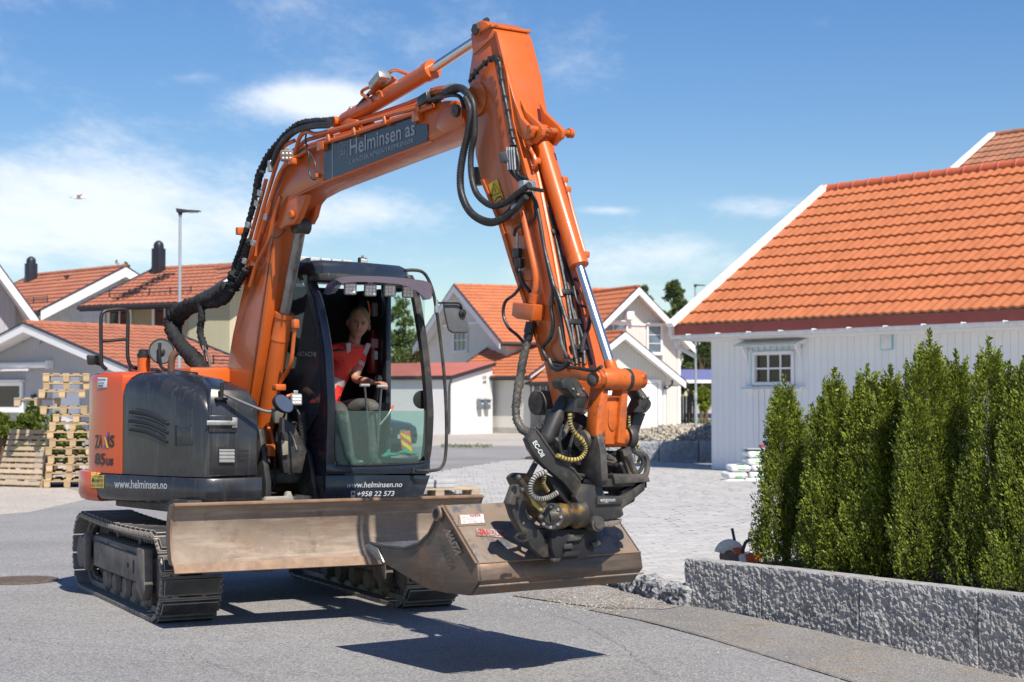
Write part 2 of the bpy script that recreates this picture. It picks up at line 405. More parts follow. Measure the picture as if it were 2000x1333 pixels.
# long thin cracks and a few darker repair strips in the old asphalt
m_crack = M('road_crack', (.07, .068, .065), .9)
def crack(pts, w, seed, name='road_crack'):
    rn_ = random.Random(seed); P = spline([gnd(u, v) for u, v in pts], 14); m = MB(); prev = None
    P = [p + Vector((rn_.uniform(-.02, .02), rn_.uniform(-.03, .03), 0)) for p in P]
    for a, b in zip(P[:-1], P[1:]):
        d = (b - a).normalized(); ww = w * rn_.uniform(.3, 1.2); n = Vector((-d.y, d.x, 0)) * ww; m.add([a - n, b - n * .8, b + n * .8, a + n], [(0, 1, 2, 3)])
    m.v = [(v[0], v[1], .0045 + gz(v[0], v[1])) for v in m.v]; return tag(m.build(name, m_crack, smooth=False, recalc=False), kind='structure')
crack([(-20, 1245), (150, 1262), (330, 1275), (420, 1300), (520, 1333)], .0025, 1)
crack([(440, 1320), (700, 1318), (980, 1296), (1180, 1302), (1380, 1330)], .002, 2)
crack([(1010, 1180), (1120, 1215), (1210, 1262), (1300, 1330)], .002, 3)
# loose grit
rnd = random.Random(5)
grit = MB()
for k in range(2600):
    if k < 1500: p = gnd(rnd.gauss(1170, 75), min(1206, max(1146, rnd.gauss(1176, 14)))); s = rnd.uniform(.003, .011)
    elif k < 2300: p = gnd(rnd.uniform(1180, 1990), rnd.uniform(1190, 1330)); s = rnd.uniform(.002, .007)
    else: p = gnd(rnd.uniform(-40, 1600), rnd.uniform(1150, 1333)); s = rnd.uniform(.002, .006)
    z = gz(p.x, p.y) + .012; a = rnd.uniform(0, 3)
    P = [Vector((math.cos(a + q) * s, math.sin(a + q) * s * .8, 0)) for q in (0, 2.1, 4.2)]
    grit.add([Vector((p.x, p.y, z)) + q for q in P] + [Vector((p.x, p.y, z + s * .8))], [(0, 1, 3), (1, 2, 3), (2, 0, 3)])
tag(grit.build('grit', M('grit', (.3, .28, .25), .9, extra=per_island(.5)), smooth=False), 'loose grit and crumbs scattered along the kerb and the new asphalt', 'grit', kind='stuff')

# manhole cover
mc = gnd(38, 1135); mh = empty('manhole_cover', (mc.x, mc.y, 0), 0, 'round cast iron manhole cover set in the road at the left edge', 'manhole cover')
m_iron = M('cast_iron', (.20, .155, .12), .6, metal=.5, var=.3, vs=20)
MB().lathe((0, 0, .002), (0, 0, 1), [(0, .33), (.01, .33), (.01, .29), (.004, .288)], 40).build('ring', m_iron, mh)
q = MB().lathe((0, 0, .003), (0, 0, 1), [(0, .28), (.008, .28), (.009, .27)], 40)
for i in range(-6, 7):
    for j in range(-6, 7):
        if i * i + j * j < 36: q.box((i * .04, j * .04, .0155), (.026, .026, .008))
q.build('lid', m_iron, mh)

# ------------------------------------------------------------------ paved yard: pavers row by row
m_paver = M('paver_concrete', (.42, .41, .395), .85, var=.1, vs=3, bump=.002, bs=90, extra=per_object(.08), dirt=[((.30, .29, .28), .5, 1.2, .5, .7)])
m_paver2 = M('paver_concrete_far', (.42, .41, .395), .85, var=.1, vs=3, extra=per_island(.08), dirt=[((.30, .29, .28), .5, 1.2, .5, .7)])
m_joint = M('joint_sand', (.31, .295, .27), .95)
yA = G(1165, 1139); yB = G(1335, 1185)
yard = [yA, yB, (1.40, 13.0), (1.436, 13.05), (2.7, 13.75), (6.5, 17.5), (7.5, 22), (9, 30), (4.4, 37), (2.4, 40.5), (-.2, 39.2), (-1.75, 32.5)]
ysh = sheet('paved_yard', yard, PV - .014, m_joint)
# skirt under the edge so that the yard is a real raised slab
sk = MB().prism([(p[0], p[1], -.14) for p in yard], (0, 0, PV - .02 + .14)); tag(sk.build('yard_base', m_soil, smooth=False), kind='structure')
def inside(x, y, poly):
    c = False; j = len(poly) - 1
    for i in range(len(poly)):
        xi, yi = poly[i][:2]; xj, yj = poly[j][:2]
        if (yi > y) != (yj > y) and x < (xj - xi) * (y - yi) / (yj - yi) + xi: c = not c
        j = i
    return c
pdir = 20; cR = rotz(pdir); ln, wd = .24, .12
cand = []
cb = Vector((2, 25, 0))
for i in range(-88, 89):
    for j in range(-138, 139):
        q = cR @ Vector(((i + (j % 2) * .5) * ln, j * wd, 0)) + cb
        if inside(q.x, q.y, yard) and inside(q.x + .1, q.y, yard) and inside(q.x - .1, q.y - .05, yard): 
            uu = 1000 + FPX * q.x / q.y
            cand.append((q.y if 700 < uu < 1500 else q.y + 40, q))
cand.sort(key=lambda t: t[0])
pm = MB().box((0, 0, -.012), (ln - .008, wd - .008, .03)).mesh('paver', m_paver, bevel=.004, seg=1)
rnd = random.Random(3)
for d, q in cand[:300]:
    o = obj('paver', pm, ysh, (q.x, q.y, PV - .004 + rnd.uniform(-.0025, .002)), (rnd.uniform(-.006, .006), rnd.uniform(-.006, .006), R(pdir) + rnd.uniform(-.008, .008)))
far = MB()
for d, q in cand[300:]:
    far.box((q.x, q.y, PV - .016 + rnd.uniform(-.003, .003)), (ln - .007, wd - .007, .03), cR)
tag(far.build('pavers', m_paver2, ysh, smooth=False, recalc=False), kind='stuff')

# kerb of rough granite setts
m_granite = M('granite', (.38, .38, .385), .75, var=.35, vs=14, bump=.02, bs=26, extra=per_object(.18), dirt=[((.11, .115, .13), .95, 5.0, .44, .60), ((.6, .6, .6), .6, 60, .58, .72)])
def stone(seed, lx, ly, lz, rough=.02, cut=5, top_flat=True, front_only=False, mat=None, name='stone', corner=.0):
    """split-faced stone block: a gridded box with broken faces"""
    bm = bmesh.new(); bmesh.ops.create_cube(bm, size=1)
    bmesh.ops.scale(bm, vec=(lx, ly, lz), verts=bm.verts)
    def cuts(ax, n):
        for k in range(1, n):
            co = Vector((0, 0, 0)); no = Vector((0, 0, 0)); co[ax] = (-.5 + k / n) * (lx, ly, lz)[ax]; no[ax] = 1
            bmesh.ops.bisect_plane(bm, geom=bm.verts[:] + bm.edges[:] + bm.faces[:], plane_co=co, plane_no=no)
    cell = min(lx, ly, lz) / cut
    cuts(0, max(2, round(lx / cell))); cuts(2, max(2, round(lz / cell)))
    if not front_only: cuts(1, max(2, round(ly / cell)))
    off = Vector((seed * 7.3, seed * 3.1, seed))
    for v in bm.verts:
        p = v.co; fx = abs(abs(p.x) - lx / 2) < 1e-4; fy = abs(abs(p.y) - ly / 2) < 1e-4; ft = p.z > lz / 2 - 1e-4
        n = .7 * noise.noise(p * (8) + off) + .9 * (.5 - abs(noise.noise(p * 17 + off))) + .8 * noise.noise(p * 38 + off) + .6 * noise.noise(p * 80 + off)
        am = rough * (.25 if (ft and top_flat) else 1)
        edge = (fx and fy) or (ft and (fx or fy))
        d = Vector((0, 0, 0))
        if fy: d.y = math.copysign(1, p.y)
        if fx and not front_only: d.x = math.copysign(1, p.x)
        if ft: d.z = .5 if top_flat else 1
        v.co = p + d * n * am * (.6 if edge else 1)
        if edge: v.co -= Vector((math.copysign(corner, p.x) if fx else 0, math.copysign(corner, p.y) if fy else 0, corner if ft else 0))
    me = bpy.data.meshes.new(name); bm.to_mesh(me); bm.free(); me.materials.append(mat or m_granite)
    me.polygons.foreach_set('use_smooth', [False] * len(me.polygons)); return me
kd = (Vector((*yB, 0)) - Vector((*yA, 0))); kl = kd.length; kd.normalize(); ka = math.atan2(kd.y, kd.x)
kerb = empty('kerb', (yA[0], yA[1], 0), ka, 'kerb of rough grey granite stones edging the paved yard', 'kerb'); kerb['kind'] = 'structure'
x = -1.6; k = 0; rnd = random.Random(11)
while x < kl - .05:
    l = rnd.uniform(.2, .27); l = min(l, kl + .02 - x)
    o = obj('kerb_stone', stone(k + 3, l - .012, .15, .17, .03, 6, False, name='kerb_stone', corner=.018), kerb, (x + l / 2, .05 + rnd.uniform(-.015, .015), .055 + rnd.uniform(-.01, .012)), (rnd.uniform(-.04, .04), rnd.uniform(-.05, .05), rnd.uniform(-.07, .07)))
    x += l + .012; k += 1

# low retaining wall in front of the hedge
A = gnd(1337, 1183); B = gnd(2000, 1305, -.085); wd_ = (B - A); wd_.z = 0; WL = wd_.length; wd_.normalize(); wa = math.atan2(wd_.y, wd_.x)
m_block = M('granite_block', (.36, .355, .35), .8, var=.35, vs=14, bump=.012, bs=90, extra=per_object(.06), dirt=[((.16, .16, .165), .7, 3.2, .5, .66), ((.50, .50, .5), .75, 75, .54, .66), ((.07, .07, .08), .7, 55, .56, .68)])
rw = empty('retaining_wall', (A.x, A.y, 0), wa, 'low retaining wall of big split granite blocks below the conifer hedge', 'wall'); rw['kind'] = 'structure'
rwf = Fr((A.x, A.y), math.degrees(wa))
js = [0] + [rwf.un(u, 1150, y=0).x for u in (1487, 1678, 1910)]
js += [js[-1] + .8, js[-1] + 1.6, js[-1] + 2.4]
for k in range(len(js) - 1):
    l = js[k + 1] - js[k] - .004
    obj('granite_block', stone(k + 20, l, .16, .52, .0115, 15, True, True, m_block, 'granite_block', .002), rw, ((js[k] + js[k + 1]) / 2, .08, .362 - .26 + rnd.uniform(-.002, .002)), (0, 0, rnd.uniform(-.004, .004)))
# return of the wall on its left end (towards the yard) and the bed behind it
wz = js[-1]
bed = [rwf.w((.02, .15, 0)), rwf.w((wz, .15, 0)), rwf.w((wz, 1.5, 0)), rwf.w((.25, 1.5, 0))]
tag(MB().prism([(p.x, p.y, -.1) for p in bed], (0, 0, .40)).build('planting_bed', m_soil, smooth=False), kind='structure')
# far retaining wall
fw = gnd(1238, 903, PV); fw2 = gnd(1398, 903, PV)
fwo = empty('retaining_wall', (fw.x - 1.2, fw.y, PV), 0, 'distant low granite wall holding back the rubble heap beside the garage', 'wall'); fwo['kind'] = 'structure'
fr_ = random.Random(8); x = 0
for k, l in enumerate((.62, .6, .55, .9, .55, .6)):
    obj('granite_block', stone(k + 50, l - .012, .3, .5, .016, 10, True, True, M('granite_far', (.36, .38, .40), .8, var=.25, vs=5, bump=.01, bs=20, dirt=[((.2, .21, .23), .8, 3, .45, .6)]), 'granite_block', .004), fwo, (x + l / 2, .15, .22))
    x += l
# ------------------------------------------------------------------ houses
m_tile_or = M('roof_tile_orange', (.50, .162, .062), .6, var=.08, vs=3, extra=per_object(.06), dirt=[((.40, .14, .07), .4, 1.6, .5, .7), ((.34, .14, .09), .4, 9, .60, .74)])
m_tile_or_f = M('roof_tile_orange_far', (.50, .165, .07), .7, var=.12, vs=1.5, dirt=[((.30, .12, .07), .5, 2, .5, .7)])
m_tile_br_f = M('roof_tile_brown_far', (.40, .15, .085), .75, var=.15, vs=1.5, dirt=[((.24, .12, .09), .6, 2, .45, .7)])
m_tile_old = M('roof_tile_old', (.40, .175, .095), .75, var=.15, vs=1.5, dirt=[((.22, .12, .08), .6, 2, .45, .7)])
m_white = M('white_paint', (.80, .80, .80), .55, var=.03, vs=2)
m_whitew = M('white_cladding', (.79, .79, .775), .6, var=.03, vs=1.5, extra=cladding(.145, .82))
m_cream = M('offwhite_cladding', (.62, .61, .56), .6, var=.03, vs=1.5, extra=cladding(.17, .78))
m_grayw = M('grey_cladding', (.40, .40, .425), .6, var=.04, vs=1.5, extra=cladding(.14, .78))
m_beige = M('beige_cladding', (.52, .46, .32), .6, var=.04, vs=1.5, extra=cladding(.15, .8))
m_beige_shade = M('beige_cladding_shade', (.34, .32, .22), .6, var=.04, vs=1.5, extra=cladding(.15, .8))  # same beige cladding, with the shade under the eaves put into its colour
m_dark = M('dark_trim', (.03, .033, .042), .5)
m_redfas = M('red_fascia', (.35, .075, .055), .5, var=.08, vs=1)
m_redroof = M('red_felt_roof', (.42, .13, .10), .8, var=.1, vs=.8)
m_pane = M('window_pane', (.02, .024, .03), .08, var=.3, vs=2, spec=.8)
m_paneb = M('window_pane_sky', (.10, .14, .19), .06, var=.3, vs=2, spec=.9)
m_gut = M('gutter_white', (.66, .67, .68), .4)
m_chim = M('chimney_metal', (.02, .022, .028), .4)
m_found = M('foundation', (.36, .35, .33), .9, bump=.004)

def tile_sheet(o, ex, es, ln, sl, course=.36, wave=.22, amp=.022, seg=4):
    """stepped, waved roof covering; o top corner, ex along the ridge, es down the slope"""
    ex = Vector(ex).normalized(); es = Vector(es).normalized(); en = ex.cross(es)
    if en.z < 0: en = -en
    m = MB(); nc = max(1, round(sl / course)); c = sl / nc; nx = int(ln / wave * seg)
    for k in range(nc):
        vs = []
        for r_ in (0, 1, 2):
            for i in range(nx + 1):
                x = ln * i / nx; h = amp * (math.cos(2 * math.pi * i / seg) * .5 + .5)
                d = k * c if r_ == 0 else (k + 1) * c + .01; z = (.0, .032, .0)[r_] + h * (.9 if r_ == 0 else 1)
                if r_ == 2: z = h * .9 - .012
                vs.append(Vector(o) + ex * x + es * d + en * z)
        n = nx + 1
        m.add(vs, [(r_ * n + i, r_ * n + i + 1, (r_ + 1) * n + i + 1, (r_ + 1) * n + i) for r_ in (0, 1) for i in range(nx)])
    return m
def window(par, fr, o, ex, w, h, nx=2, ny=3, deep=.05, frame=m_white, pane=m_pane, hood=False, sill=True, name='window', nrm=None, trim=.09):
    """window on a wall: o = centre, ex = direction along the wall, nrm = outward (local coordinates of the house)"""
    ex = Vector(ex).normalized(); n = Vector(nrm); z = Vector((0, 0, 1)); Rm = basis(ex, n); o = Vector(o)
    f = MB()
    for s in (-1, 1):
        f.box(o + ex * s * (w / 2 + trim / 2) + n * .02, (trim, .06, h + 2 * trim), Rm)
        f.box(o + z * s * (h / 2 + trim / 2 * .98) + n * .018, (w, .06, trim), Rm)
    wo = f.build(name, frame, par, bevel=.006, seg=1)
    MB().box(o - n * .005, (w, .02, h), Rm).build('pane', pane, wo, smooth=False)
    t = .028 if w < 1.2 else .035
    g = MB()
    for i in range(1, nx): g.box(o + ex * (-w / 2 + w * i / nx) + n * .02, (t, .03, h), Rm)
    for i in range(1, ny): g.box(o + z * (-h / 2 + h * i / ny) + n * .021, (w, .028, t), Rm)
    if nx * ny > 1: g.build('glazing_bar', frame, wo, smooth=False)
    if sill: MB().box(o - z * (h / 2 + trim + .02) + n * .06, (w + 2.6 * trim, .14, .04), Rm).build('sill', frame, wo, bevel=.005, seg=1)
    if hood: MB().box(o + z * (h / 2 + trim + .03) + n * .07, (w + 3.2 * trim, .16, .05), Rm).build('hood', frame, wo, bevel=.005, seg=1)
    return wo
def gable_house(name, label, apex, deg, eaveR=None, wl=None, wr=None, ze=None, L=None, ridge=None, zg=0, ov=.45, oe=.35, wall=m_cream, tile=m_tile_or_f, trim=m_white, fasc=m_dark,
                course=.36, wave=.24, left=True, right=True, cat='house', tilesheet=True, eaveL=None, bw=.24, soffit=m_white, gutter=m_dark, topcap=False):
    """apex = outer tip of the front barge boards as (u, v, distance); deg = heading of the gable's width.  Frame: x along the gable, y along the ridge"""
    A = WY(*apex); fr = Fr((A.x, A.y), deg); zr = A.z
    if eaveR: e = fr.un(*eaveR, y=0); wr = e.x; ze = e.z if ze is None else ze
    if eaveL: e = fr.un(*eaveL, y=0); wl = -e.x; zl = e.z; ze = ze if ze is not None else zl
    wl = wl or wr; wr = wr or wl
    if ridge: L = fr.un(*ridge, x=0).y
    H = empty(name, (A.x, A.y, zg), R(deg), label, cat); dz = -zg
    zr += dz; ze += dz
    slR = math.atan2(zr - ze, wr); th = .16
    zeL = zr - (zr - ze) * (wl / wr)          # same pitch both sides unless told otherwise
    if eaveL and eaveR: zeL = zl + dz
    # walls: pentagon prism set in from the eaves; the top follows the underside of the roof
    xl, xr = -(wl - oe), wr - oe
    def under(x): return zr - th - ((zr - ze) / wr * x if x > 0 else (zr - zeL) / wl * -x) - .02
    y0, y1 = ov, L - ov
    w = MB().prism([(xl, y0, -.3), (xr, y0, -.3), (xr, y0, under(xr)), (0, y0, under(0)), (xl, y0, under(xl))], (0, y1 - y0, 0)).build('wall', wall, H, smooth=False)
    MB().prism([(xl - .02, y0 - .02, -.3), (xr + .02, y0 - .02, -.3), (xr + .02, y0 - .02, .25), (xl - .02, y0 - .02, .25)], (0, y1 - y0 + .04, 0)).build('foundation', m_found, H, smooth=False)
    Rr = MB()
    for sgn, ww, zz in ((1, wr, ze), (-1, wl, zeL)):
        if (sgn > 0 and not right) or (sgn < 0 and not left): continue
        P = [(0, .02, zr - .03), (sgn * ww, .02, zz - .03), (sgn * ww, .02, zz - th), (0, .02, zr - th)]
        Rr.prism(P, (0, L - .04, 0))
    ro = Rr.build('roof', soffit, H, smooth=False)
    for sgn, ww, zz in ((1, wr, ze), (-1, wl, zeL)):
        if (sgn > 0 and not right) or (sgn < 0 and not left): continue
        d = Vector((sgn * ww, 0, zz - zr)); sl = d.length
        if tilesheet:
            t = tile_sheet((0, .0, zr), (0, 1, 0), d, L, sl + .05, course, wave); o = t.build('roof_tiles', tile, ro, recalc=False); o['kind'] = 'stuff'
        # barge boards on both ends, dark cap over them
        dn = d.normalized()
        for yb, dy in ((-.005, -.035), (L + .005, .035)):
            b = MB(); up = Vector((0, 0, 1))
            b.prism([Vector((0, yb, zr + .015)), Vector((0, yb, zr + .015)) + d, Vector((0, yb, zr + .015 - bw)) + d, Vector((0, yb, zr + .015 - bw))], (0, dy, 0))
            b.prism([Vector((0, yb - dy * .2, zr - .12)), Vector((0, yb - dy * .2, zr - .12)) + d, Vector((0, yb - dy * .2, zr - .12 - bw * .75)) + d, Vector((0, yb - dy * .2, zr - .12 - bw * .75))], (0, -dy * .9, 0)) if False else None
            b.build('barge_board', trim, H, smooth=False)
            c = MB(); c.prism([Vector((0, yb + dy * 1.6, zr + .05)), Vector((0, yb + dy * 1.6, zr + .05)) + d * 1.01, Vector((0, yb + dy * 1.6, zr + .018)) + d * 1.01, Vector((0, yb + dy * 1.6, zr + .018))], (0, -dy * 3.6, 0))
            c.build('verge_cap', fasc, H, smooth=False)
            if topcap:
                nn = Vector((-(zz - zr), 0, sgn * ww)).normalized() * (1 if sgn > 0 else -1); c = MB(); b0 = Vector((0, yb + dy * 2, zr)) + nn * .05
                c.prism([b0, b0 + d, b0 + d + nn * .06, b0 + nn * .06], (0, -dy / abs(dy) * .24, 0)); c.build('verge_board', trim, H, smooth=False)
        MB().box((sgn * (ww + .012), L / 2, zz - .10), (.03, L, .17)).build('fascia', fasc, H, smooth=False)
        MB().cyl((sgn * (ww + .09), 0, zz - .08), (sgn * (ww + .09), L, zz - .08), .06, n=10).build('gutter', gutter, H)
    if tilesheet:
        r_ = MB()
        n = max(3, int(L / .4))
        for k in range(n):
            r_.lathe((0, L * k / n, zr + .015), (0, 1, 0), [(0, .10), (L / n * 1.05, .085)], 10)
        r_.build('ridge_cap', tile, ro)
    return H, fr, dict(zr=zr, ze=ze, wl=wl, wr=wr, L=L, xl=xl, xr=xr, y0=y0, y1=y1, zg=zg, roof=ro, slope=(zr - ze) / wr, wall=w)
def chimney(H, fr, x, y, w, z0, z1):
    c = MB().box((x, y, (z0 + z1) / 2), (w, w, z1 - z0)).build('chimney', m_chim, H, bevel=.02)
    MB().lathe((x, y, z1), (0, 0, 1), [(0, w * .5), (.12, w * .5), (.2, w * .4), (.26, w * .15)], 16).build('chimney_cap', m_chim, c)
    MB().box((x, y, z0 + .0), (w * 1.6, w * 1.9, .04), Matrix.Rotation(.4, 3, 'Y')).build('flashing', m_dark, c)
def snow_guard(H, P0, P1, n=(0, -1, 0)):
    P0, P1 = Vector(P0), Vector(P1); m = MB()
    for dz in (.12, .22): m.cyl(P0 + Vector((0, 0, dz)), P1 + Vector((0, 0, dz)), .015, n=5)
    k = int((P1 - P0).length / .8)
    for i in range(k + 1):
        p = P0.lerp(P1, i / max(k, 1)); m.box(p + Vector((0, 0, .12)), (.03, .03, .26))
    m.build('snow_guard', m_dark, H, smooth=False)

# -- big grey house cut by the left edge
H0, f0, d0 = gable_house('grey_house', 'tall grey house with white eaves cut off by the left edge', (-130, 345, 44), 33, eaveR=(86, 640), L=9, wall=m_grayw, bw=.32, ov=.6, oe=.6)
# -- grey garage with awning and windows
H1, f1, d1 = gable_house('grey_garage', 'low grey garage with white barge boards and brown tiled roof behind the pallets', (48, 634, 40), -37, eaveR=(252, 722), ridge=(322, 646), wall=m_grayw, tile=m_tile_br_f, bw=.20, ov=.5, oe=.45, course=.34, wave=.26)
def gp(fr, u, v, y): return fr.un(u, v, y=y)
p = gp(f1, 22, 775, d1['y0'] - .02); window(H1, f1, (p.x - .2, p.y, p.z), (1, 0, 0), 1.15, .52, 1, 1, nrm=(0, -1, 0), hood=True)
p = gp(f1, 130, 800, d1['y0'] - .02); dd = MB().box((p.x, p.y, 1.0), (.95, .06, 1.95)).build('door', m_white, H1, bevel=.01); MB().box((p.x, p.y - .03, 2.02), (1.1, .1, .1)).build('door_hood', m_white, dd)
p = gp(f1, 153, 783, d1['y0'] - .02)
a1 = gp(f1, -40, 716, d1['y0'] - .15); a2 = gp(f1, 92, 713, d1['y0'] - .15)
aw = MB().cyl(a1, a2, .075, n=14).build('awning_roller', m_white, H1); MB().box((a1 + a2) / 2 + Vector((-.4, -.12, -.11)), (2.3, .07, .05), None).build('awning_bar', m_white, aw)
MB().box((a2.x + .02, a2.y + .06, a2.z), (.05, .2, .2)).build('awning_bracket', m_white, aw)
for u in (41, 77):
    p = gp(f1, u, 667, d1['y0'] - .01); MB().lathe(p, (0, -1, 0), [(0, .07), (.03, .07), (.03, .05)], 14).build('vent', m_grayw, H1)
p = gp(f1, 66, 783, d1['y0'] - .03); MB().box(p, (.12, .1, .3)).build('wall_box', m_dark, H1)
z = d1['zr'] - d1['slope'] * (d1['wr'] - .5); snow_guard(H1, (d1['wr'] - .5, 3.0, z), (d1['wr'] - .5, d1['L'] - .1, z))
# -- white house with brown-orange roof and left chimney
H2, f2, d2 = gable_house('white_house', 'white house with brown tiled roof and black chimney behind the grey garage', (245, 522, 60), 45, eaveL=(79, 607), ridge=(58, 537), wall=M('white_cladding_far', (.74, .75, .76), .6, extra=cladding(.16, .85)), tile=m_tile_br_f, bw=.36, ov=.9, oe=.5)
q = f2.un(46, 560, x=-.4); chimney(H2, f2, -.5, d2['L'] - 1.0, .36, d2['zr'] - .9, d2['zr'] + .42)
z = d2['zr'] - d2['slope'] * (d2['wl'] - .6); snow_guard(H2, (-(d2['wl'] - .6), .6, z), (-(d2['wl'] - .6), 3.4, z))
# -- beige house with chimney and roof ladder
H3, f3, d3 = gable_house('beige_house', 'beige house with walls toned darker for shade, long brown tiled roof, black chimney and roof steps', (298, 528, 57), 238.5, eaveR=(156, 598), L=4.6, wall=m_beige_shade, tile=m_tile_br_f, trim=m_dark, bw=.14, ov=.5, oe=.6)
chimney(H3, f3, .35, .6, .34, d3['zr'] - .5, d3['zr'] + .68)
zz = d3['zr'] - d3['slope'] * (d3['wr'] - .7); snow_guard(H3, (d3['wr'] - .7, .6, zz), (d3['wr'] - .7, d3['L'] - .5, zz))
lad = MB()
for k in range(9):
    x = d3['wr'] * (.25 + .08 * k); lad.box((x, 1.5, d3['zr'] - d3['slope'] * x + .1), (.05, .5, .05)); lad.box((x + .1, 1.3, d3['zr'] - d3['slope'] * x + .06), (.3, .03, .03))
lad.build('roof_steps', m_dark, H3, smooth=False)
q = f3.un(234, 632, x=d3['xr'] + .03); window(H3, f3, q, (0, 1, 0), .85, 1.0, 2, 1, nrm=(1, 0, 0), hood=True)
q = f3.un(322, 632, x=d3['xr'] + .03); window(H3, f3, q, (0, 1, 0), .85, 1.0, 2, 1, nrm=(1, 0, 0), hood=True)
H3b, f3b, d3b = gable_house('beige_house', 'sunlit pale beige house gable behind the black hose bundle', (478, 520, 53.5), 35, eaveL=(381, 587), L=7, wall=m_beige, tile=m_tile_br_f, bw=.3, ov=.9, oe=.5)

# -- centre: cream house of several wings
H4, f4, d4 = gable_house('main_house', 'tall off-white house with orange tiled roof, its shaded gable behind the cab mirror', (887, 558, 80), -65, eaveR=(977, 668), L=8.3, wall=m_cream, bw=.34, ov=.55, oe=.5, zg=0)
q = f4.un(900, 665, y=d4['y0'] - .02); window(H4, f4, q, (1, 0, 0), 1.5, .95, 3, 2, nrm=(0, -1, 0))
MB().box((0, d4['y0'] - .04, f4.un(900, 634, y=d4['y0']).z), (5.4, .06, .1)).build('belt_board', m_white, H4)
H4b, f4b, d4b = gable_house('front_wing', 'off-white gabled wing with tall window above the garage roof', (1248, 561, 74), 25, eaveR=(1357, 676), L=7, wall=m_cream, bw=.34, ov=.55, oe=.45)
for (u, v, w, h, nx, ny) in ((1278, 663, .62, 1.15, 1, 3), (1197, 648, 1.3, .7, 2, 1)):
    q = f4b.un(u, v, y=d4b['y0'] - .02); window(H4b, f4b, q, (1, 0, 0), w, h, nx, ny, nrm=(0, -1, 0), pane=m_paneb, hood=True)
q = f4b.un(1229, 617, y=d4b['y0'] - .15); MB().box(q, (.36, .3, .36)).build('vent_box', m_white, H4b, bevel=.02)
q = f4b.un(1240, 634, y=d4b['y0'] - .03); MB().box((0, q.y, q.z), (4.2, .05, .09)).build('belt_board', m_white, H4b)
for sx in (d4b['xr'] - .06,): MB().box((sx, d4b['y0'] - .03, 2.3), (.14, .05, 4.6)).build('corner_board', m_white, H4b)
H4c, f4c, d4c = gable_house('garage_wing', 'small off-white garage with white door and low orange roof behind the bucket linkage', (1221, 649, 71.5), 25, eaveR=(1339, 746), L=5, wall=m_cream, bw=.3, ov=.6, oe=.65)
q = f4c.un(1236, 800, y=d4c['y0'] - .03); gd = MB().box((q.x - .05, q.y, 1.08), (2.5, .05, 2.15)).build('garage_door', m_white, H4c, bevel=.01)
for k in range(1, 5): MB().box((q.x - .05, q.y - .028, .43 * k), (2.44, .012, .02)).build('door_groove', m_gut, gd)
dl = MB(); 
for sx in (-1.36, 1.36): dl.box((q.x - .05 + sx, q.y - .02, 1.16), (.16, .07, 2.32))
dl.box((q.x - .05, q.y - .02, 2.25), (2.56, .07, .16)); dl.build('door_frame', m_white, gd)
MB().box((d4c['xr'] - .06, d4c['y0'] - .03, 1.1), (.12, .05, 2.2)).build('corner_board', m_white, H4c)
q = f4c.un(1299, 761, y=d4c['y0'] - .12); MB().lathe(q, (0, 0, 1), [(0, .05), (.12, .07), (.14, .02), (.3, .015)], 10).build('wall_lamp', m_dark, H4c)
MB().tube([(d4c['xr'] + .35, d4c['y0'], 2.35), (d4c['xr'] + .35, d4c['y0'] + .05, 2.1), (d4c['xr'] + .06, d4c['y0'] + .1, 1.9), (d4c['xr'] + .06, d4c['y0'] + .1, .1)], .045, 8).build('downpipe', m_dark, H4c)
H4d, f4d, d4d = gable_house('low_wing', 'low off-white wing with broad orange roof and small paned window', (992, 654, 79), 232, eaveR=(872, 736), L=4.7, wall=m_cream, bw=.12, trim=m_gut, ov=.3, oe=.4, left=False)
q = f4d.un(1062, 768, x=d4d['xr'] + .03); window(H4d, f4d, q, (0, 1, 0), 1.0, .95, 3, 2, nrm=(1, 0, 0))

# -- white lean-to shed with numbers and mailboxes
m_shed = M('shed_cladding', (.74, .74, .73), .6, var=.03, vs=1.5, extra=cladding(.16, .84))
shp = gnd(881, 849); shf = Fr((shp.x, shp.y), 56); SH = empty('shed', (shp.x, shp.y, 0), R(56), 'white flat-roofed shed with red felt roof, house numbers and two mailboxes on it', 'shed')
# x runs along the bright end wall (to the right, away), y along the long front to the left
wx = shf.un(962, 800, y=0).x; zt0 = shf.un(881, 742, x=0).z; zt1 = shf.un(962, 716, y=0).z
Ls = 5.6
MB().prism([(0, 0, -.2), (wx, 0, -.2), (wx, 0, zt1), (0, 0, zt0)], (0, Ls, 0)).build('wall', m_shed, SH, smooth=False)
rf_ = MB().prism([(-.15, -.12, zt0 + .0), (wx + .1, -.12, zt1 + .02), (wx + .1, -.12, zt1 + .18), (-.15, -.12, zt0 + .16)], (0, Ls + .24, 0)).build('roof', m_dark, SH, smooth=False)
MB().prism([(-.17, -.14, zt0 + .165), (wx + .12, -.14, zt1 + .185), (wx + .12, -.14, zt1 + .20), (-.17, -.14, zt0 + .18)], (0, Ls + .28, 0)).build('roof_felt', m_redroof, rf_, smooth=False)
MB().tube([(-.12, -.1, zt0), (-.2, -.06, zt0 - .25), (-.05, .06, zt0 - .5), (-.05, .06, .1), (-.15, .06, .04)], .045, 8).build('downpipe', m_dark, SH)
pjs = plane_proj(shf, y=0, n=(0, -1, 0))
m_num = M('number_grey', (.12, .12, .12), .5)
text_on('house_number', '33', [(942, 741), (949, 740), (949, 734), (942, 735)], m_num, SH, pjs, off=.02, bold=.01)
text_on('house_number', '48', [(942, 750), (949, 749), (949, 743), (942, 744)], m_num, SH, pjs, off=.02, bold=.01)
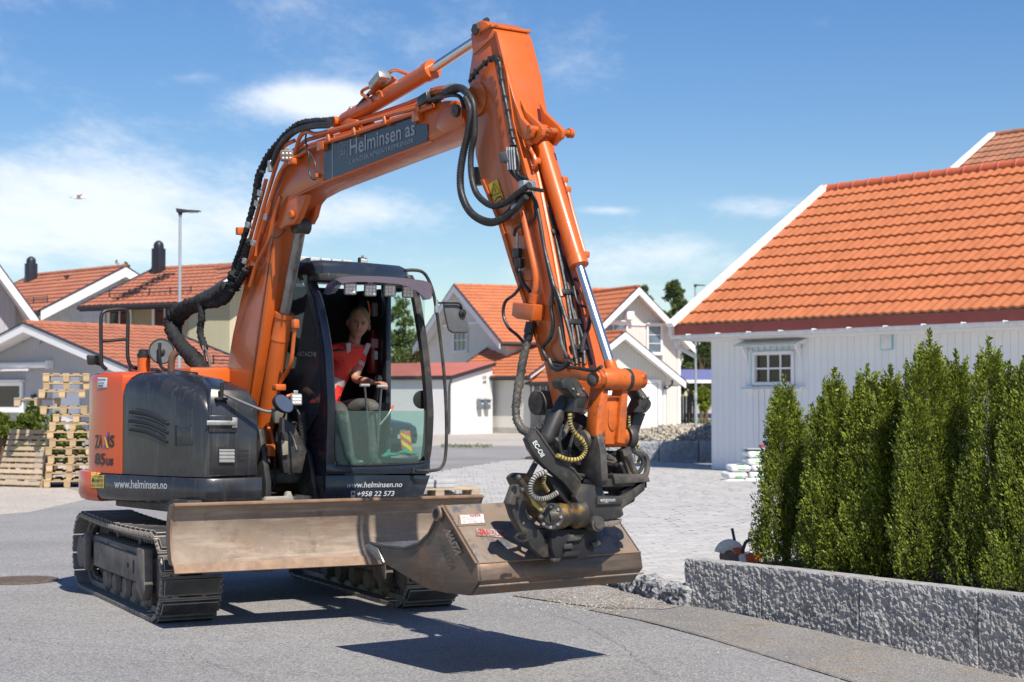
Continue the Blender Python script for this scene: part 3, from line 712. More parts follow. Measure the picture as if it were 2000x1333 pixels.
for (u, lab) in ((938.5, 'left of two grey mailboxes on the white shed wall'), (951.5, 'right of two grey mailboxes on the white shed wall')):
    q = shf.un(u, 790, y=-.13); mbx = empty('mailbox', shf.w(q), R(56), lab, 'mailbox', 'mailboxes on the shed')
    MB().box((0, 0, 0), (.29, .2, .42)).build('body', M('mailbox_grey', (.16, .19, .22), .5), mbx, bevel=.03)
    MB().box((0, -.03, .2), (.31, .24, .05), Matrix.Rotation(.2, 3, 'X')).build('lid', MATS['mailbox_grey'], mbx, bevel=.02)
    MB().box((0, -.105, .02), (.08, .01, .06)).build('badge', m_white, mbx)

# -- blue-roofed carport far behind, on the right
cpp = WY(1360, 745, 92); CP = empty('carport', (cpp.x, cpp.y, 0), 0, 'far carport with blue corrugated roof beside the white garage corner', 'carport')
t = MB(); n = 60
for i in range(n): t.add([(-2 + 4.5 * i / n, 0, 2.5 + .03 * (i % 2)), (-2 + 4.5 * (i + 1) / n, 0, 2.5 + .03 * ((i + 1) % 2)), (-2 + 4.5 * (i + 1) / n, 2.5, 3.1 + .03 * ((i + 1) % 2)), (-2 + 4.5 * i / n, 2.5, 3.1 + .03 * (i % 2))], [(0, 1, 2, 3)])
t.build('roof', M('blue_sheet', (.16, .17, .33), .5), CP, smooth=False, recalc=False)
MB().box((.25, -.03, 2.42), (4.6, .06, .18)).build('fascia', m_white, CP)
for x in (-1.9, 2.3):
    for y in (.1, 2.3): MB().box((x, y, 1.2), (.12, .12, 2.4)).build('post', m_white, CP)

# -- the near white garage on the right, tiles and boards built one by one
Ag = WY(1611, 373, 37.3); fg = Fr((Ag.x, Ag.y), 217.2)
eg = fg.un(1316, 637, y=0); zr, ze, wr = Ag.z - PV, eg.z - PV, eg.x
GA = empty('white_garage', (Ag.x, Ag.y, PV), R(217.2), 'white board-clad garage with bright orange tiled roof behind the conifer hedge', 'garage')
Lg = 12.5; ovg = .42; oeg = fg.loc(gnd(1392, 917, PV)).x; xw = oeg; yw0 = fg.loc(gnd(1392, 917, PV)).y
slg = math.hypot(wr, zr - ze); ds = Vector((wr, 0, ze - zr)) / slg; dn_ = Vector((zr - ze, 0, wr)) / slg
und = lambda x: zr - .2 - (zr - ze) / wr * abs(x)
wall_in = MB().prism([(xw - .03, yw0 + .02, -.3), (-xw, yw0 + .02, -.3), (-xw, yw0 + .02, und(xw)), (0, yw0 + .02, und(0)), (xw - .03, yw0 + .02, und(xw))], (0, Lg - yw0 - .5, 0)).build('wall', m_white, GA, smooth=False)
m_board = M('wall_board', (.78, .79, .80), .55, var=.02, vs=1, extra=per_object(.025))
bwid = .165; nb = int((Lg - yw0 - .4) / bwid); ztop = und(xw) + .12
bme = MB().box((0, 0, ztop / 2), (.022, bwid - .004, ztop)).mesh('wall_board', m_board, bevel=.004, seg=1)
# window opening in the boards
wq0 = fg.un(1478, 719, x=xw); wq1 = fg.un(1550, 719, x=xw); wzt = fg.un(1514, 693, x=xw).z - PV; wzb = fg.un(1514, 747, x=xw).z - PV
ycs, hw = (wq0.y + wq1.y) / 2, abs(wq1.y - wq0.y) / 2
for k in range(nb):
    y = yw0 + bwid * (k + .5)
    if y + bwid / 2 > ycs - hw + .02 and y - bwid / 2 < ycs + hw - .02:
        obj('wall_board', MB().box((0, 0, (wzb) / 2), (.022, bwid - .016, wzb)).mesh('wall_board', m_board), GA, (xw, y, 0))
        obj('wall_board', MB().box((0, 0, (ztop + wzt) / 2), (.022, bwid - .016, ztop - wzt)).mesh('wall_board', m_board), GA, (xw, y, 0))
    else: obj('wall_board', bme, GA, (xw, y, 0))
MB().box((xw, yw0 + .0, ztop / 2), (.04, .02, ztop)).build('corner_board', m_white, GA)
# window with hood, brackets, taped edges and six panes
wn_ = MB(); hh = (wzt - wzb) / 2; zc_ = (wzt + wzb) / 2
for s in (-1, 1):
    wn_.box((xw + .03, ycs + s * (hw + .03), zc_), (.1, .07, 2 * hh + .12)); wn_.box((xw + .03, ycs, zc_ + s * (hh + .03)), (.098, 2 * hw, .07))
wn_o = wn_.build('window', m_white, GA, bevel=.008)
pane_g = M('garage_pane', (.028, .022, .02), .12, var=.5, vs=3)
for i in range(3):
    for j in range(2):
        MB().box((xw - .01, ycs - hw + (i + .5) * 2 * hw / 3, zc_ - hh + (j + .5) * hh), (.012, 2 * hw / 3 - .035, hh - .035)).build('pane', pane_g, wn_o)
gb = MB()
for i in (1, 2): gb.box((xw + .012, ycs - hw + i * 2 * hw / 3, zc_), (.03, .035, 2 * hh))
gb.box((xw + .013, ycs, zc_), (.032, 2 * hw, .035)); gb.build('glazing_bar', m_white, wn_o)
m_tape = M('blue_tape', (.22, .55, .66), .5)
for s in (-1, 1):
    MB().box((xw + .02, ycs + s * (hw + .16), zc_ - .03), (.05, .17, 2 * hh + .28)).build('side_board', m_white, wn_o, bevel=.005)
    MB().prism([(xw + .05, ycs + s * (hw + .2), zc_ + hh + .19), (xw + .22, ycs + s * (hw + .2), zc_ + hh + .19), (xw + .17, ycs + s * (hw + .2), zc_ + hh + .1), (xw + .08, ycs + s * (hw + .2), zc_ + hh - .02), (xw + .05, ycs + s * (hw + .2), zc_ + hh - .18)], (0, .045 * s, 0)).build('bracket', m_white, wn_o, bevel=.006)
MB().prism([(xw + .0, ycs - hw - .36, zc_ + hh + .30), (xw + .30, ycs - hw - .36, zc_ + hh + .20), (xw + .30, ycs - hw - .36, zc_ + hh + .165), (xw, ycs - hw - .36, zc_ + hh + .2)], (0, 2 * hw + .72, 0)).build('hood', m_white, wn_o)
MB().box((xw + .305, ycs, zc_ + hh + .187), (.006, 2 * hw + .72, .016)).build('tape', m_tape, wn_o)
MB().box((xw + .004 + .08, ycs - hw - .075, zc_), (.006, .014, 2 * hh + .14)).build('tape', m_tape, wn_o)
MB().box((xw + .08, ycs, zc_ + hh + .075), (.006, 2 * hw + .1, .012)).build('tape', m_tape, wn_o)
MB().box((xw + .07, ycs, zc_ - hh - .1), (.16, 2 * hw + .62, .03)).build('sill', m_white, wn_o, bevel=.005)
MB().box((xw + .152, ycs, zc_ - hh - .115), (.006, 2 * hw + .62, .02)).build('tape', m_tape, wn_o)
q = fg.un(1732, 667, x=xw + .03); MB().box((q.x, q.y, q.z - PV), (.05, .24, .28)).build('wall_vent', m_gut, GA, bevel=.01)
MB().box((q.x + .005, q.y, q.z - PV), (.03, .27, .31)).build('tape', m_tape, GA)
# roof body
rg = MB().prism([(0, .03, zr - .02), (wr - .02, .03, ze - .02), (wr - .02, .03, ze - .2), (0, .03, zr - .2), (-wr, .03, ze - .2), (-wr, .03, ze - .02)], (0, Lg - .06, 0)).build('roof', m_white, GA, smooth=False)
# one roof tile, double wave
nco = 13; cs = slg / nco; tw = .42; ncol = int(Lg / tw)
def tile_mesh(mat):
    m = MB(); nx = 8; V = []
    for r_, (d, z) in enumerate(((-.03, .004), (cs * .5, .022), (cs, .046), (cs + .004, .012))):
        for i in range(nx + 1):
            y = tw * i / nx; h = .030 * (.5 - .5 * math.cos(2 * math.pi * i / 4 + .6))
            V.append(Vector((0, y, 0)) + ds * d + dn_ * (z + h * (1 if r_ < 3 else .95)))
    n = nx + 1; m.add(V, [(r_ * n + i, r_ * n + i + 1, (r_ + 1) * n + i + 1, (r_ + 1) * n + i) for r_ in range(3) for i in range(nx)])
    me = m.mesh('roof_tile', mat, recalc=False, angle=50)
    return me
tm = tile_mesh(m_tile_or)
tl = []
for c in range(nco):
    for k in range(ncol): tl.append((c, k))
tl.sort(key=lambda t: -t[1])                                       # largest in the picture: the near, right-hand end
inview = [t for t in tl if t[1] * tw < 9.8]
inview.sort(key=lambda t: -t[1])
rnd = random.Random(4); single = set(inview[:300])
restv = MB(); tv = [tuple(v.co) for v in tm.vertices]; tf = [tuple(p.vertices) for p in tm.polygons]
for c, k in tl:
    o = Vector((0, k * tw, zr)) + ds * (c * cs) + dn_ * (.005 + rnd.uniform(0, .004))
    if (c, k) in single:
        obj('roof_tile', tm, rg, o, (rnd.uniform(-.002, .002), 0, rnd.uniform(-.004, .004)))
    else: restv.add([Vector(v) + o for v in tv], tf)
tag(restv.build('roof_tiles', m_tile_or, rg, recalc=False, angle=50), kind='stuff')
tb = tile_sheet((0, 0, zr), (0, 1, 0), (-wr, 0, ze - zr), Lg, slg); tag(tb.build('roof_tiles', m_tile_or, rg, recalc=False), kind='stuff')
m_ridge = M('ridge_tile', (.50, .12, .055), .6, var=.08, extra=per_object(.05))
rme = MB().lathe((0, 0, 0), (0, 1, 0), [(-.01, .135), (.05, .14), (.06, .125), (.44, .115)], 16).mesh('ridge_tile', m_ridge)
for k in range(int(Lg / .42)): obj('ridge_tile', rme, rg, (.0, .02 + k * .42, zr + .01))
for yb, dy in ((-.01, -.04), (Lg + .01, .04)):
    for sg in (1, -1):
        d = Vector((sg * (wr + .1), 0, (ze - zr) * (wr + .1) / wr)); b0 = Vector((0, yb, zr + .13))
        MB().prism([b0, b0 + d, b0 + d - Vector((0, 0, .27)), b0 - Vector((0, 0, .27))], (0, dy, 0)).build('barge_board', m_white, GA, smooth=False)
        nn = Vector((-(ze - zr), 0, sg * wr)).normalized() * (1 if sg > 0 else -1); c0_ = Vector((0, yb + dy * 1.2, zr)) + nn * .05
        MB().prism([c0_, c0_ + d, c0_ + d + nn * .09, c0_ + nn * .09], (0, -dy / abs(dy) * .20, 0)).build('verge_board', m_white, GA, smooth=False)
        MB().prism([b0 + Vector((0, -dy, .02)), b0 + d + Vector((0, -dy, .02)), b0 + d + Vector((0, -dy, 0)), b0 + Vector((0, -dy, 0))], (0, dy * 2.4, 0)).build('verge_cap', m_gut, GA, smooth=False)
MB().box((wr - .03, Lg / 2, ze - .12), (.03, Lg, .24)).build('fascia', m_redfas, GA)
MB().prism([(xw, .03, ze - .32), (wr - .02, .03, ze - .29), (wr - .02, .03, ze - .26), (xw, .03, ze - .28)], (0, Lg, 0)).build('soffit', m_white, GA, smooth=False)
gt = MB(); ring = []
for yy in (0, Lg):
    ring.append([Vector((wr + .045 + .078 * math.cos(a), yy, ze - .20 + .085 * math.sin(a))) for a in [R(x) for x in range(-180, 1, 20)]] + [Vector((wr + .045 + .066 * math.cos(a), yy, ze - .20 + .073 * math.sin(a))) for a in [R(x) for x in range(0, -181, -20)]])
gt.loft(ring); gt.build('gutter', m_gut, GA)
for k in range(14):
    MB().box((wr + .05, .5 + k * .85, ze - .205), (.165, .022, .05)).build('gutter_bracket', m_gut, GA, bevel=.006)
MB().tube([(wr + .045, .12, ze - .3), (wr + .03, .12, ze - .42), (xw + .05, .08, ze - .62)], .045, 10).build('downpipe', m_gut, GA)
# -- taller house behind it, brown tiles
H6, f6, d6 = gable_house('brown_roofed_house', 'taller house with weathered brown tiled roof rising behind the orange roof', (1938, 266, 50), 217, eaveR=(1745, 437), L=12, wall=m_whitew, tile=m_tile_old, bw=.24, course=.38, wave=.26, topcap=True)
# ------------------------------------------------------------------ vegetation
def leafmat(name, c1, c2, trans=.25):
    m = bpy.data.materials.new(name); m.use_nodes = True; MATS[name] = m
    N, L = m.node_tree.nodes, m.node_tree.links; b = N['Principled BSDF']; b.inputs['Roughness'].default_value = .6
    g = N.new('ShaderNodeNewGeometry'); t = N.new('ShaderNodeTexCoord'); no = N.new('ShaderNodeTexNoise'); no.inputs['Scale'].default_value = 3.0; L.new(t.outputs['Object'], no.inputs[0])
    ad = N.new('ShaderNodeMath'); ad.operation = 'ADD'; mu = N.new('ShaderNodeMath'); mu.operation = 'MULTIPLY'; mu.inputs[1].default_value = .55
    L.new(g.outputs['Random Per Island'], mu.inputs[0]); L.new(mu.outputs[0], ad.inputs[0])
    m3 = N.new('ShaderNodeMath'); m3.operation = 'MULTIPLY'; m3.inputs[1].default_value = .45; L.new(no.outputs[0], m3.inputs[0]); L.new(m3.outputs[0], ad.inputs[1])
    r = N.new('ShaderNodeValToRGB'); r.color_ramp.elements[0].position = .15; r.color_ramp.elements[1].position = .8
    r.color_ramp.elements[0].color = (*c1, 1); r.color_ramp.elements[1].color = (*c2, 1); L.new(ad.outputs[0], r.inputs[0]); L.new(r.outputs[0], b.inputs['Base Color'])
    tr = N.new('ShaderNodeBsdfTranslucent'); L.new(r.outputs[0], tr.inputs[0]); mx = N.new('ShaderNodeMixShader'); mx.inputs[0].default_value = trans
    L.new(b.outputs[0], mx.inputs[1]); L.new(tr.outputs[0], mx.inputs[2]); L.new(mx.outputs[0], N['Material Output'].inputs[0]); return m
m_thuja = leafmat('thuja_green', (.014, .028, .006), (.28, .345, .028), .10)
m_leaf = leafmat('leaf_green', (.05, .085, .018), (.17, .23, .05))
m_pine = leafmat('pine_green', (.045, .08, .03), (.17, .22, .07))
m_yel = leafmat('yellow_green', (.10, .14, .015), (.30, .36, .04))
m_bark = M('bark', (.13, .085, .055), .9, var=.3, vs=15, bump=.01)
def leaves_mesh(name, P, D, S, Wd, mat, seed=0, Nr=None):
    """P positions, D directions, S lengths, Wd widths: each a small folded leaf (two triangles)"""
    rg_ = np.random.default_rng(seed); n = len(P); P = np.asarray(P); D = np.asarray(D); D = D / np.linalg.norm(D, axis=1, keepdims=True)
    S = np.broadcast_to(np.asarray(S), (n,))[:, None]; Wd = np.broadcast_to(np.asarray(Wd), (n,))[:, None]
    r_ = rg_.normal(size=(n, 3)) if Nr is None else np.asarray(Nr) + rg_.normal(size=(n, 3)) * .28; sd = np.cross(D, r_); sd /= np.linalg.norm(sd, axis=1, keepdims=True)
    nn = np.cross(D, sd)
    a = P; b = P + D * S * .5 + sd * Wd * .5 + nn * S * .08; c = P + D * S; d = P + D * S * .5 - sd * Wd * .5 + nn * S * .08
    V = np.stack([a, b, c, d], 1).reshape(-1, 3)
    me = bpy.data.meshes.new(name); me.vertices.add(4 * n); me.vertices.foreach_set('co', V.astype(np.float32).ravel())
    me.loops.add(4 * n); me.loops.foreach_set('vertex_index', np.arange(4 * n, dtype=np.int32))
    me.polygons.add(n); me.polygons.foreach_set('loop_start', np.arange(0, 4 * n, 4, dtype=np.int32)); me.update(calc_edges=True)
    me.materials.append(mat); return me
def thuja_mesh(seed, h, rad, nst=64):
    """columns of flame-shaped sprays on several leaders"""
    rg_ = np.random.default_rng(seed); P = []; D = []; S = []; NN = []
    lead = [(0, 0, h, rad)]
    for k in range(2):
        a = rg_.uniform(0, 6.28); lead.append((math.cos(a) * rad * .42, math.sin(a) * rad * .42, h * rg_.uniform(.80, .95), rad * .66))
    for k in range(nst * 9):
        lx, ly, lh, lr = lead[0] if rg_.random() < .55 else lead[1 + int(rg_.random() * 2)]
        t = rg_.random() ** .92; z = t * lh * .97 - .03; a = rg_.uniform(0, 2 * math.pi)
        prof = 1.16 * (1 - t) ** .85 * (1 + .28 * noise.noise(Vector((math.cos(a) * 1.9 + seed, math.sin(a) * 1.9, z * 2.6)))) 
        rr = lr * prof * (1 + .16 * math.sin(a * 3 + seed + z * 5)) * (rg_.uniform(.25, 1.0) ** .45 if k % 4 else rg_.uniform(.1, .7)) + .012
        base = np.array([lx + math.cos(a) * rr * .72, ly + math.sin(a) * rr * .72, z]); out = np.array([math.cos(a), math.sin(a), 0])
        hgt = rg_.uniform(.10, .20) * (1 if t < .9 else .8); tang = np.array([-math.sin(a), math.cos(a), 0]); tw = rg_.uniform(-1, 1)
        plane = out * math.cos(tw) + tang * math.sin(tw)      # the flat spray spreads outward
        nl = 28
        for q in range(nl):
            s = rg_.random(); side = rg_.uniform(-1, 1) * (1 - s * .75) * .055
            p = base + np.array([0, 0, 1]) * hgt * s + plane * (hgt * .35 * s + abs(side) * .6) + tang * side * (.35 + .65 * abs(math.cos(tw))) + rg_.normal(size=3) * .004
            P.append(p); D.append(np.array([0, 0, 1.0]) + plane * (.55 + .5 * rg_.random()) + tang * side * 9 + rg_.normal(size=3) * .28); S.append(rg_.uniform(.012, .030)); NN.append(out * math.sin(tw) * -1 + tang * math.cos(tw) + np.array([0, 0, .25]) + out * .6)
    for lx, ly, lh, lr in lead:
        for k in range(230):
            z = lh * (.84 + .24 * rg_.random() ** 1.2); w_ = .03 * max(.12, (1.08 - z / lh) / .24); P.append([lx + rg_.normal() * w_, ly + rg_.normal() * w_, z]); D.append([rg_.normal() * .7, rg_.normal() * .7, 1]); S.append(rg_.uniform(.02, .045)); NN.append(rg_.normal(size=3))
    S = np.array(S); return leaves_mesh('foliage', P, D, S, S * .42, m_thuja, seed, NN), lead
THU = [(1534, 752, 1.0, .215), (1632, 737, .85, .21), (1697, 729, .95, .20), (1742, 731, 1.0, .20), (1818, 668, .85, .25), (1936, 680, .9, .25), (2024, 688, .9, .25), (1665, 800, 1.3, .2), (1872, 705, 1.2, .22), (1780, 775, 1.25, .18)]
labs = ['leftmost conifer of the hedge, slim, beside the paved yard', 'conifer second from left in the hedge, with ragged tip', 'conifer third from left in the front row, below the garage window', 'conifer fourth from left, its thin tip beside that of the third', 'tallest conifer of the hedge, with several pointed leaders', 'broad conifer right of the tallest one', 'conifer cut off by the right edge of the picture', 'conifer standing behind the gap between second and third', 'conifer set back right behind the tallest one', 'low conifer tucked behind, just left of the tallest one']
for k, (u, v, dy, rad) in enumerate(THU):
    # base on the bed, dy metres behind the wall
    q = rwf.un(u, 1100, y=.16 + dy * .55); base = rwf.w((q.x, .16 + dy * .55, .3)); Y = base.y
    top = WY(u + 0, v, Y); h = top.z - .3
    T = empty('conifer', (base.x, base.y, .3), 0, labs[k], 'conifer', 'conifers planted as a hedge')
    me, lead = thuja_mesh(31 + k * 7, h * .965, rad * 1.28, 180); obj('foliage', me, T); tag(ALLCH(T)[-1], kind='stuff')
    tk = MB().tube([(0, 0, -.05), (.01, 0, h * .5), (0, 0, h * .96)], lambda t: .028 * (1 - t) + .004, 7)
    for lx, ly, lh, lr in lead[1:]: tk.tube([(0, 0, .12), (lx * .8, ly * .8, .4), (lx, ly, lh * .96)], lambda t: .018 * (1 - t) + .004, 6)
    tk.build('trunk', m_bark, T)

def blob_tree(name, label, base, h, crown, mat, n=9000, leaf=.22, seed=1, trunk=.16, cat='tree', group=None, up=.2):
    """crown: list of (x, y, z, rx, ry, rz) clumps"""
    rg_ = np.random.default_rng(seed); T = empty(name, base, 0, label, cat, group)
    vol = np.array([c[3] * c[4] * c[5] for c in crown]) ** .67; cnt = (n * vol / vol.sum()).astype(int); P = []; D = []
    for c, k in zip(crown, cnt):
        nb = max(3, k // 60); cc = rg_.normal(size=(nb, 3)); cc /= np.linalg.norm(cc, axis=1, keepdims=True); cc *= rg_.uniform(.35, 1, size=(nb, 1))
        i = rg_.integers(0, nb, k); d = rg_.normal(size=(k, 3)); d /= np.linalg.norm(d, axis=1, keepdims=True)
        p = cc[i] + d * rg_.uniform(.05, .34, size=(k, 1)); P.append(np.array(c[:3]) + p * np.array(c[3:])); D.append(d + np.array([0, 0, up]))
    P = np.concatenate(P); D = np.concatenate(D); S = rg_.uniform(.6, 1.3, len(P)) * leaf
    o = obj('crown', leaves_mesh('crown', P, D, S, S * .6, mat, seed), T); o['kind'] = 'stuff'
    tk = MB().tube([(0, 0, -.2), (.05 * h * .2, 0, h * .3), (0, 0, h * .75)], lambda t: trunk * (1 - .75 * t), 8)
    for c in crown[:7]: tk.tube([(0, 0, h * .3), (c[0] * .5, c[1] * .5, (c[2] + h * .3) * .5 + .1), (c[0], c[1], c[2])], lambda t: trunk * .45 * (1 - .8 * t), 6)
    tk.build('trunk', m_bark, T); return T
def tree_px(name, label, u, vtop, wpx, Y, mat, seed, kind='round', vbot=None, n=7000, leaf=.2, zb=0, cat='tree', group=None):
    top = WY(u, vtop, Y); rg_ = random.Random(seed); w = wpx / FPX * Y / 2; h = top.z - zb; cr = []
    if kind == 'pine':
        for k in range(16):
            t = k / 15; z = h * (.42 + .54 * t); a = rg_.uniform(0, 6.28); rr = w * (1.0 - .6 * t) * rg_.uniform(.5, 1)
            cr.append((math.cos(a) * rr, math.sin(a) * rr * .7, z, w * .5 * (1.15 - .5 * t), w * .5, h * .033))
        cr.append((0, 0, h * .95, w * .3, w * .3, h * .06))
    elif kind == 'column':
        for k in range(9): t = k / 8; cr.append((rg_.uniform(-.25, .25) * w, rg_.uniform(-.3, .3) * w, h * (.12 + .82 * t), w * (.95 - .7 * t), w * (.9 - .65 * t), h * .1))
    else:
        for k in range(12):
            a = rg_.uniform(0, 6.28); q = rg_.random() ** .5; cr.append((math.cos(a) * w * .6 * q, math.sin(a) * w * .6 * q, h * rg_.uniform(.35, .84), w * .42, w * .42, h * .13))
        cr.append((0, 0, h * .88, w * .4, w * .4, h * .1))
    return blob_tree(name, label, (top.x, top.y, zb), h, cr, mat, n, leaf, seed, trunk=w * .07 + .05, cat=cat, group=group)
tree_px('birch_tree', 'bushy green tree seen through the cab beside the grey gable', 775, 590, 165, 96, m_leaf, 3, 'column', n=9000, leaf=.22)
tree_px('birch_tree', 'lower green tree seen right of the cab pillar behind the shed', 815, 665, 90, 92, m_leaf, 5, n=5000, leaf=.2)
tree_px('birch_tree', 'leafy tree mostly hidden behind the cab', 720, 640, 110, 94, m_leaf, 15, n=4000, leaf=.22)
tree_px('pine_tree', 'pine with open flat crowned branches left of the far street lamp', 1318, 548, 72, 112, m_pine, 7, 'pine', n=7000, leaf=.24)
tree_px('pine_tree', 'smaller pine at the right, partly behind the garage roof edge', 1368, 578, 60, 116, m_pine, 9, 'pine', n=4000, leaf=.24)
tree_px('pine_tree', 'pine top peeping over the ridge of the off-white wing', 1262, 556, 34, 118, m_pine, 11, 'pine', n=2500, leaf=.22)
for k, (u, vt, w, lab) in enumerate([(1345, 672, 70, 'dark tree behind the far lamp post, left one'), (1378, 668, 80, 'dark tree filling the gap beside the white garage'), (1412, 660, 90, 'dark tree behind the corner of the white garage')]):
    tree_px('dark_tree', lab, u, vt, w, 118 + k, m_pine, 20 + k, n=5000, leaf=.3)
tree_px('small_tree', 'tree top showing above the roof between the two chimneys', 245, 500, 42, 82, m_leaf, 30, n=2500, leaf=.16)
tree_px('small_tree', 'tree top at the far left behind the first chimney', 22, 536, 50, 84, m_leaf, 31, n=2500, leaf=.18)
tree_px('garden_bush', 'bright yellow-green bush beside the far lamp post', 1376, 752, 56, 92, m_yel, 33, 'round', n=4500, leaf=.14, cat='bush')
for k, (u, vt, w, lab) in enumerate([(5, 805, 60, 'green bush at the far left edge behind the leaning pallet'), (62, 782, 70, 'young green bush behind the top of the leaning pallet'), (108, 800, 50, 'green bush seen through the pallet stack, left part'), (150, 830, 60, 'green bush seen through the pallet stack, right part'), (25, 850, 70, 'low bush behind the middle of the leaning pallet')]):
    tree_px('garden_bush', lab, u, vt, w, 34 + .3 * k, leafmat('bush_green', (.05, .085, .012), (.22, .27, .04)) if k == 0 else MATS['bush_green'], 40 + k, n=3800, leaf=.075, cat='bush')
# weeds along the walls
wd = []; wD = []; wS = []; rg_ = np.random.default_rng(2)
for (u0, u1, v0, v1, z, n, s) in ((962, 1035, 836, 843, 0, 500, .28), (1035, 1060, 838, 846, 0, 120, .25), (1300, 1392, 822, 832, 0, 500, .22), (860, 960, 872, 876, 0, 200, .12)):
    for k in range(n):
        p = gnd(rg_.uniform(u0, u1), rg_.uniform(v0, v1), z); wd.append(tuple(p)); wD.append((rg_.normal() * .5, rg_.normal() * .5, 1)); wS.append(rg_.uniform(.4, 1.3) * s)
wo = obj('weeds', leaves_mesh('weeds', wd, wD, wS, np.array(wS) * .25, m_leaf)); tag(wo, 'weeds and tufts of grass along the far house walls', 'grass', kind='stuff')
sheet('verge', [tuple(gnd(u, v)[:2]) for u, v in ((962, 846), (1060, 846), (1060, 838), (962, 838))], .01, m_grass, dip=False)
sheet('lawn', [tuple(gnd(u, v)[:2]) for u, v in ((1280, 843), (1395, 843), (1395, 826), (1290, 826))], .012, m_grass)
tag(MB().box((*G(1352, 818), .2), (9, .5, .35)).build('garden_edge', m_found), 'low grey edging wall behind the far lamp post', 'wall')
# dark wood gate and post left of far bush
gp_ = gnd(1317, 832)
fe = empty('fence', (gp_.x, gp_.y, 0), 0, 'short dark wooden fence beside the garage wing', 'fence')
for k in range(8): MB().box((k * .17, 1, .85), (.14, .03, 1.6)).build('board', m_dark, fe)
# rubble heap behind the far wall
hp = fw + Vector((1.6, 1.8, 0)); rk = MB(); rn = random.Random(6)
for k in range(2200):
    a = rn.uniform(0, 6.28); r_ = rn.random() ** .5; x = math.cos(a) * r_ * 2.2; y = math.sin(a) * r_ * 1.4; z = .42 + .42 * max(0, 1 - (x / 2.3) ** 2 - (y / 1.5) ** 2) * rn.uniform(.6, 1)
    s = rn.uniform(.025, .06); rot = Matrix.Rotation(rn.uniform(0, 3), 3, Vector((rn.random() + .01, rn.random(), rn.random())))
    rk.box((x, y, z), (s * 1.3, s, s * .8), rot)
o = rk.build('rubble_heap', M('pale_rubble', (.42, .38, .31), .9, var=.25, vs=9, extra=per_island(.3)), bevel=0, smooth=False); o.location = hp
MB().lathe((0, 0, 0), (0, 0, 1), [(0, 2.2), (.4, 2.0), (.75, .6), (.8, .1)], 20).build('heap_core', MATS['pale_rubble'], o).scale = (1, .6, 1)
tag(o, 'heap of pale rubble stones behind the distant granite wall', 'rubble', kind='stuff')
# ------------------------------------------------------------------ pallets
m_wood = M('pallet_wood', (.47, .33, .18), .8, var=.15, vs=8, extra=per_object(.22), dirt=[((.33, .27, .19), .6, 4, .5, .7)])
m_woodg = M('weathered_wood', (.44, .34, .23), .85, var=.15, vs=8, extra=per_object(.16), dirt=[((.30, .26, .21), .6, 3, .45, .7)])
_pm = {}
def pallet(name, label, loc, rot, group=None, mat=m_wood, top=5, parts=None, w=1.2, d=.8, gapless=False):
    T = empty(name, loc, 0, label, 'pallet', group); T.rotation_euler = rot
    key = (mat.name, top)
    if key not in _pm:
        bw = .125 if top > 5 else .12
        _pm[key] = dict(b=MB().box((0, 0, 0), (w, bw * (1 if top <= 5 else .82), .022)).mesh('top_board', mat, bevel=.002, seg=1), s=MB().box((0, 0, 0), (.12, d, .022)).mesh('cross_board', mat, bevel=.002, seg=1),
                        k=MB().box((0, 0, 0), (.13, .11, .078)).mesh('block', mat, bevel=.003, seg=1), l=MB().box((0, 0, 0), (w, .1, .022)).mesh('bottom_board', mat, bevel=.002, seg=1))
    mm = _pm[key]; rn = random.Random(hash((round(loc[0], 3), round(loc[2], 3))) & 255)
    for i in range(top): obj('top_board', mm['b'], T, (rn.uniform(-.004, .004), -d / 2 + .06 + (d - .12) * i / (top - 1), .133), (0, 0, rn.uniform(-.004, .004)))
    for i in range(3):
        obj('cross_board', mm['s'], T, ((-w / 2 + .065 + (w - .13) * i / 2), 0, .111))
        obj('bottom_board', mm['l'], T, (0, -d / 2 + .055 + (d - .11) * i / 2, .011))
        for j in range(3): obj('block', mm['k'], T, (-w / 2 + .07 + (w - .14) * i / 2, -d / 2 + .058 + (d - .116) * j / 2, .061), (0, 0, rn.uniform(-.03, .03)))
    return T
st = gnd(112, 953); rn = random.Random(3); grp = 'pallets in the stacks left of the excavator'
offs = [(.14, 0), (.16, .02), (.18, 0), (.20, .02), (.16, .0), (.24, .02), (.2, 0), (.22, .01), (.3, .02), (.0, 0), (.06, 0), (-.24, .04), (.02, 0), (.09, .02), (.1, 0), (.06, .01)]
nms = ['bottom', 'second', 'third', 'fourth', 'fifth', 'sixth', 'seventh', 'eighth', 'ninth', 'tenth', 'eleventh', 'twelfth (a grey one sticking out left)', 'thirteenth', 'fourteenth', 'fifteenth', 'topmost']
for k in range(14):
    dx, dy = offs[k + (0 if k < 9 else 1)] if k < 16 else (0, 0)
    ttl = ['bottom', 'second', 'third', 'fourth', 'fifth', 'sixth', 'seventh', 'eighth', 'ninth', 'tenth', 'eleventh', 'twelfth', 'thirteenth', 'topmost'][k]
    extra = '' if k != 10 else ', greyer, sticking out left'
    pallet('pallet', f'{ttl} wooden pallet{" from below" if 0 < k < 13 else ""} in the left front stack{extra}', (st.x + dx * .9 - .1 + (-.22 if k == 10 else 0), st.y + dy + .6, .1435 * k), (0, 0, R(104 + rn.uniform(-1, 1))), grp, m_woodg if k == 10 else m_wood)
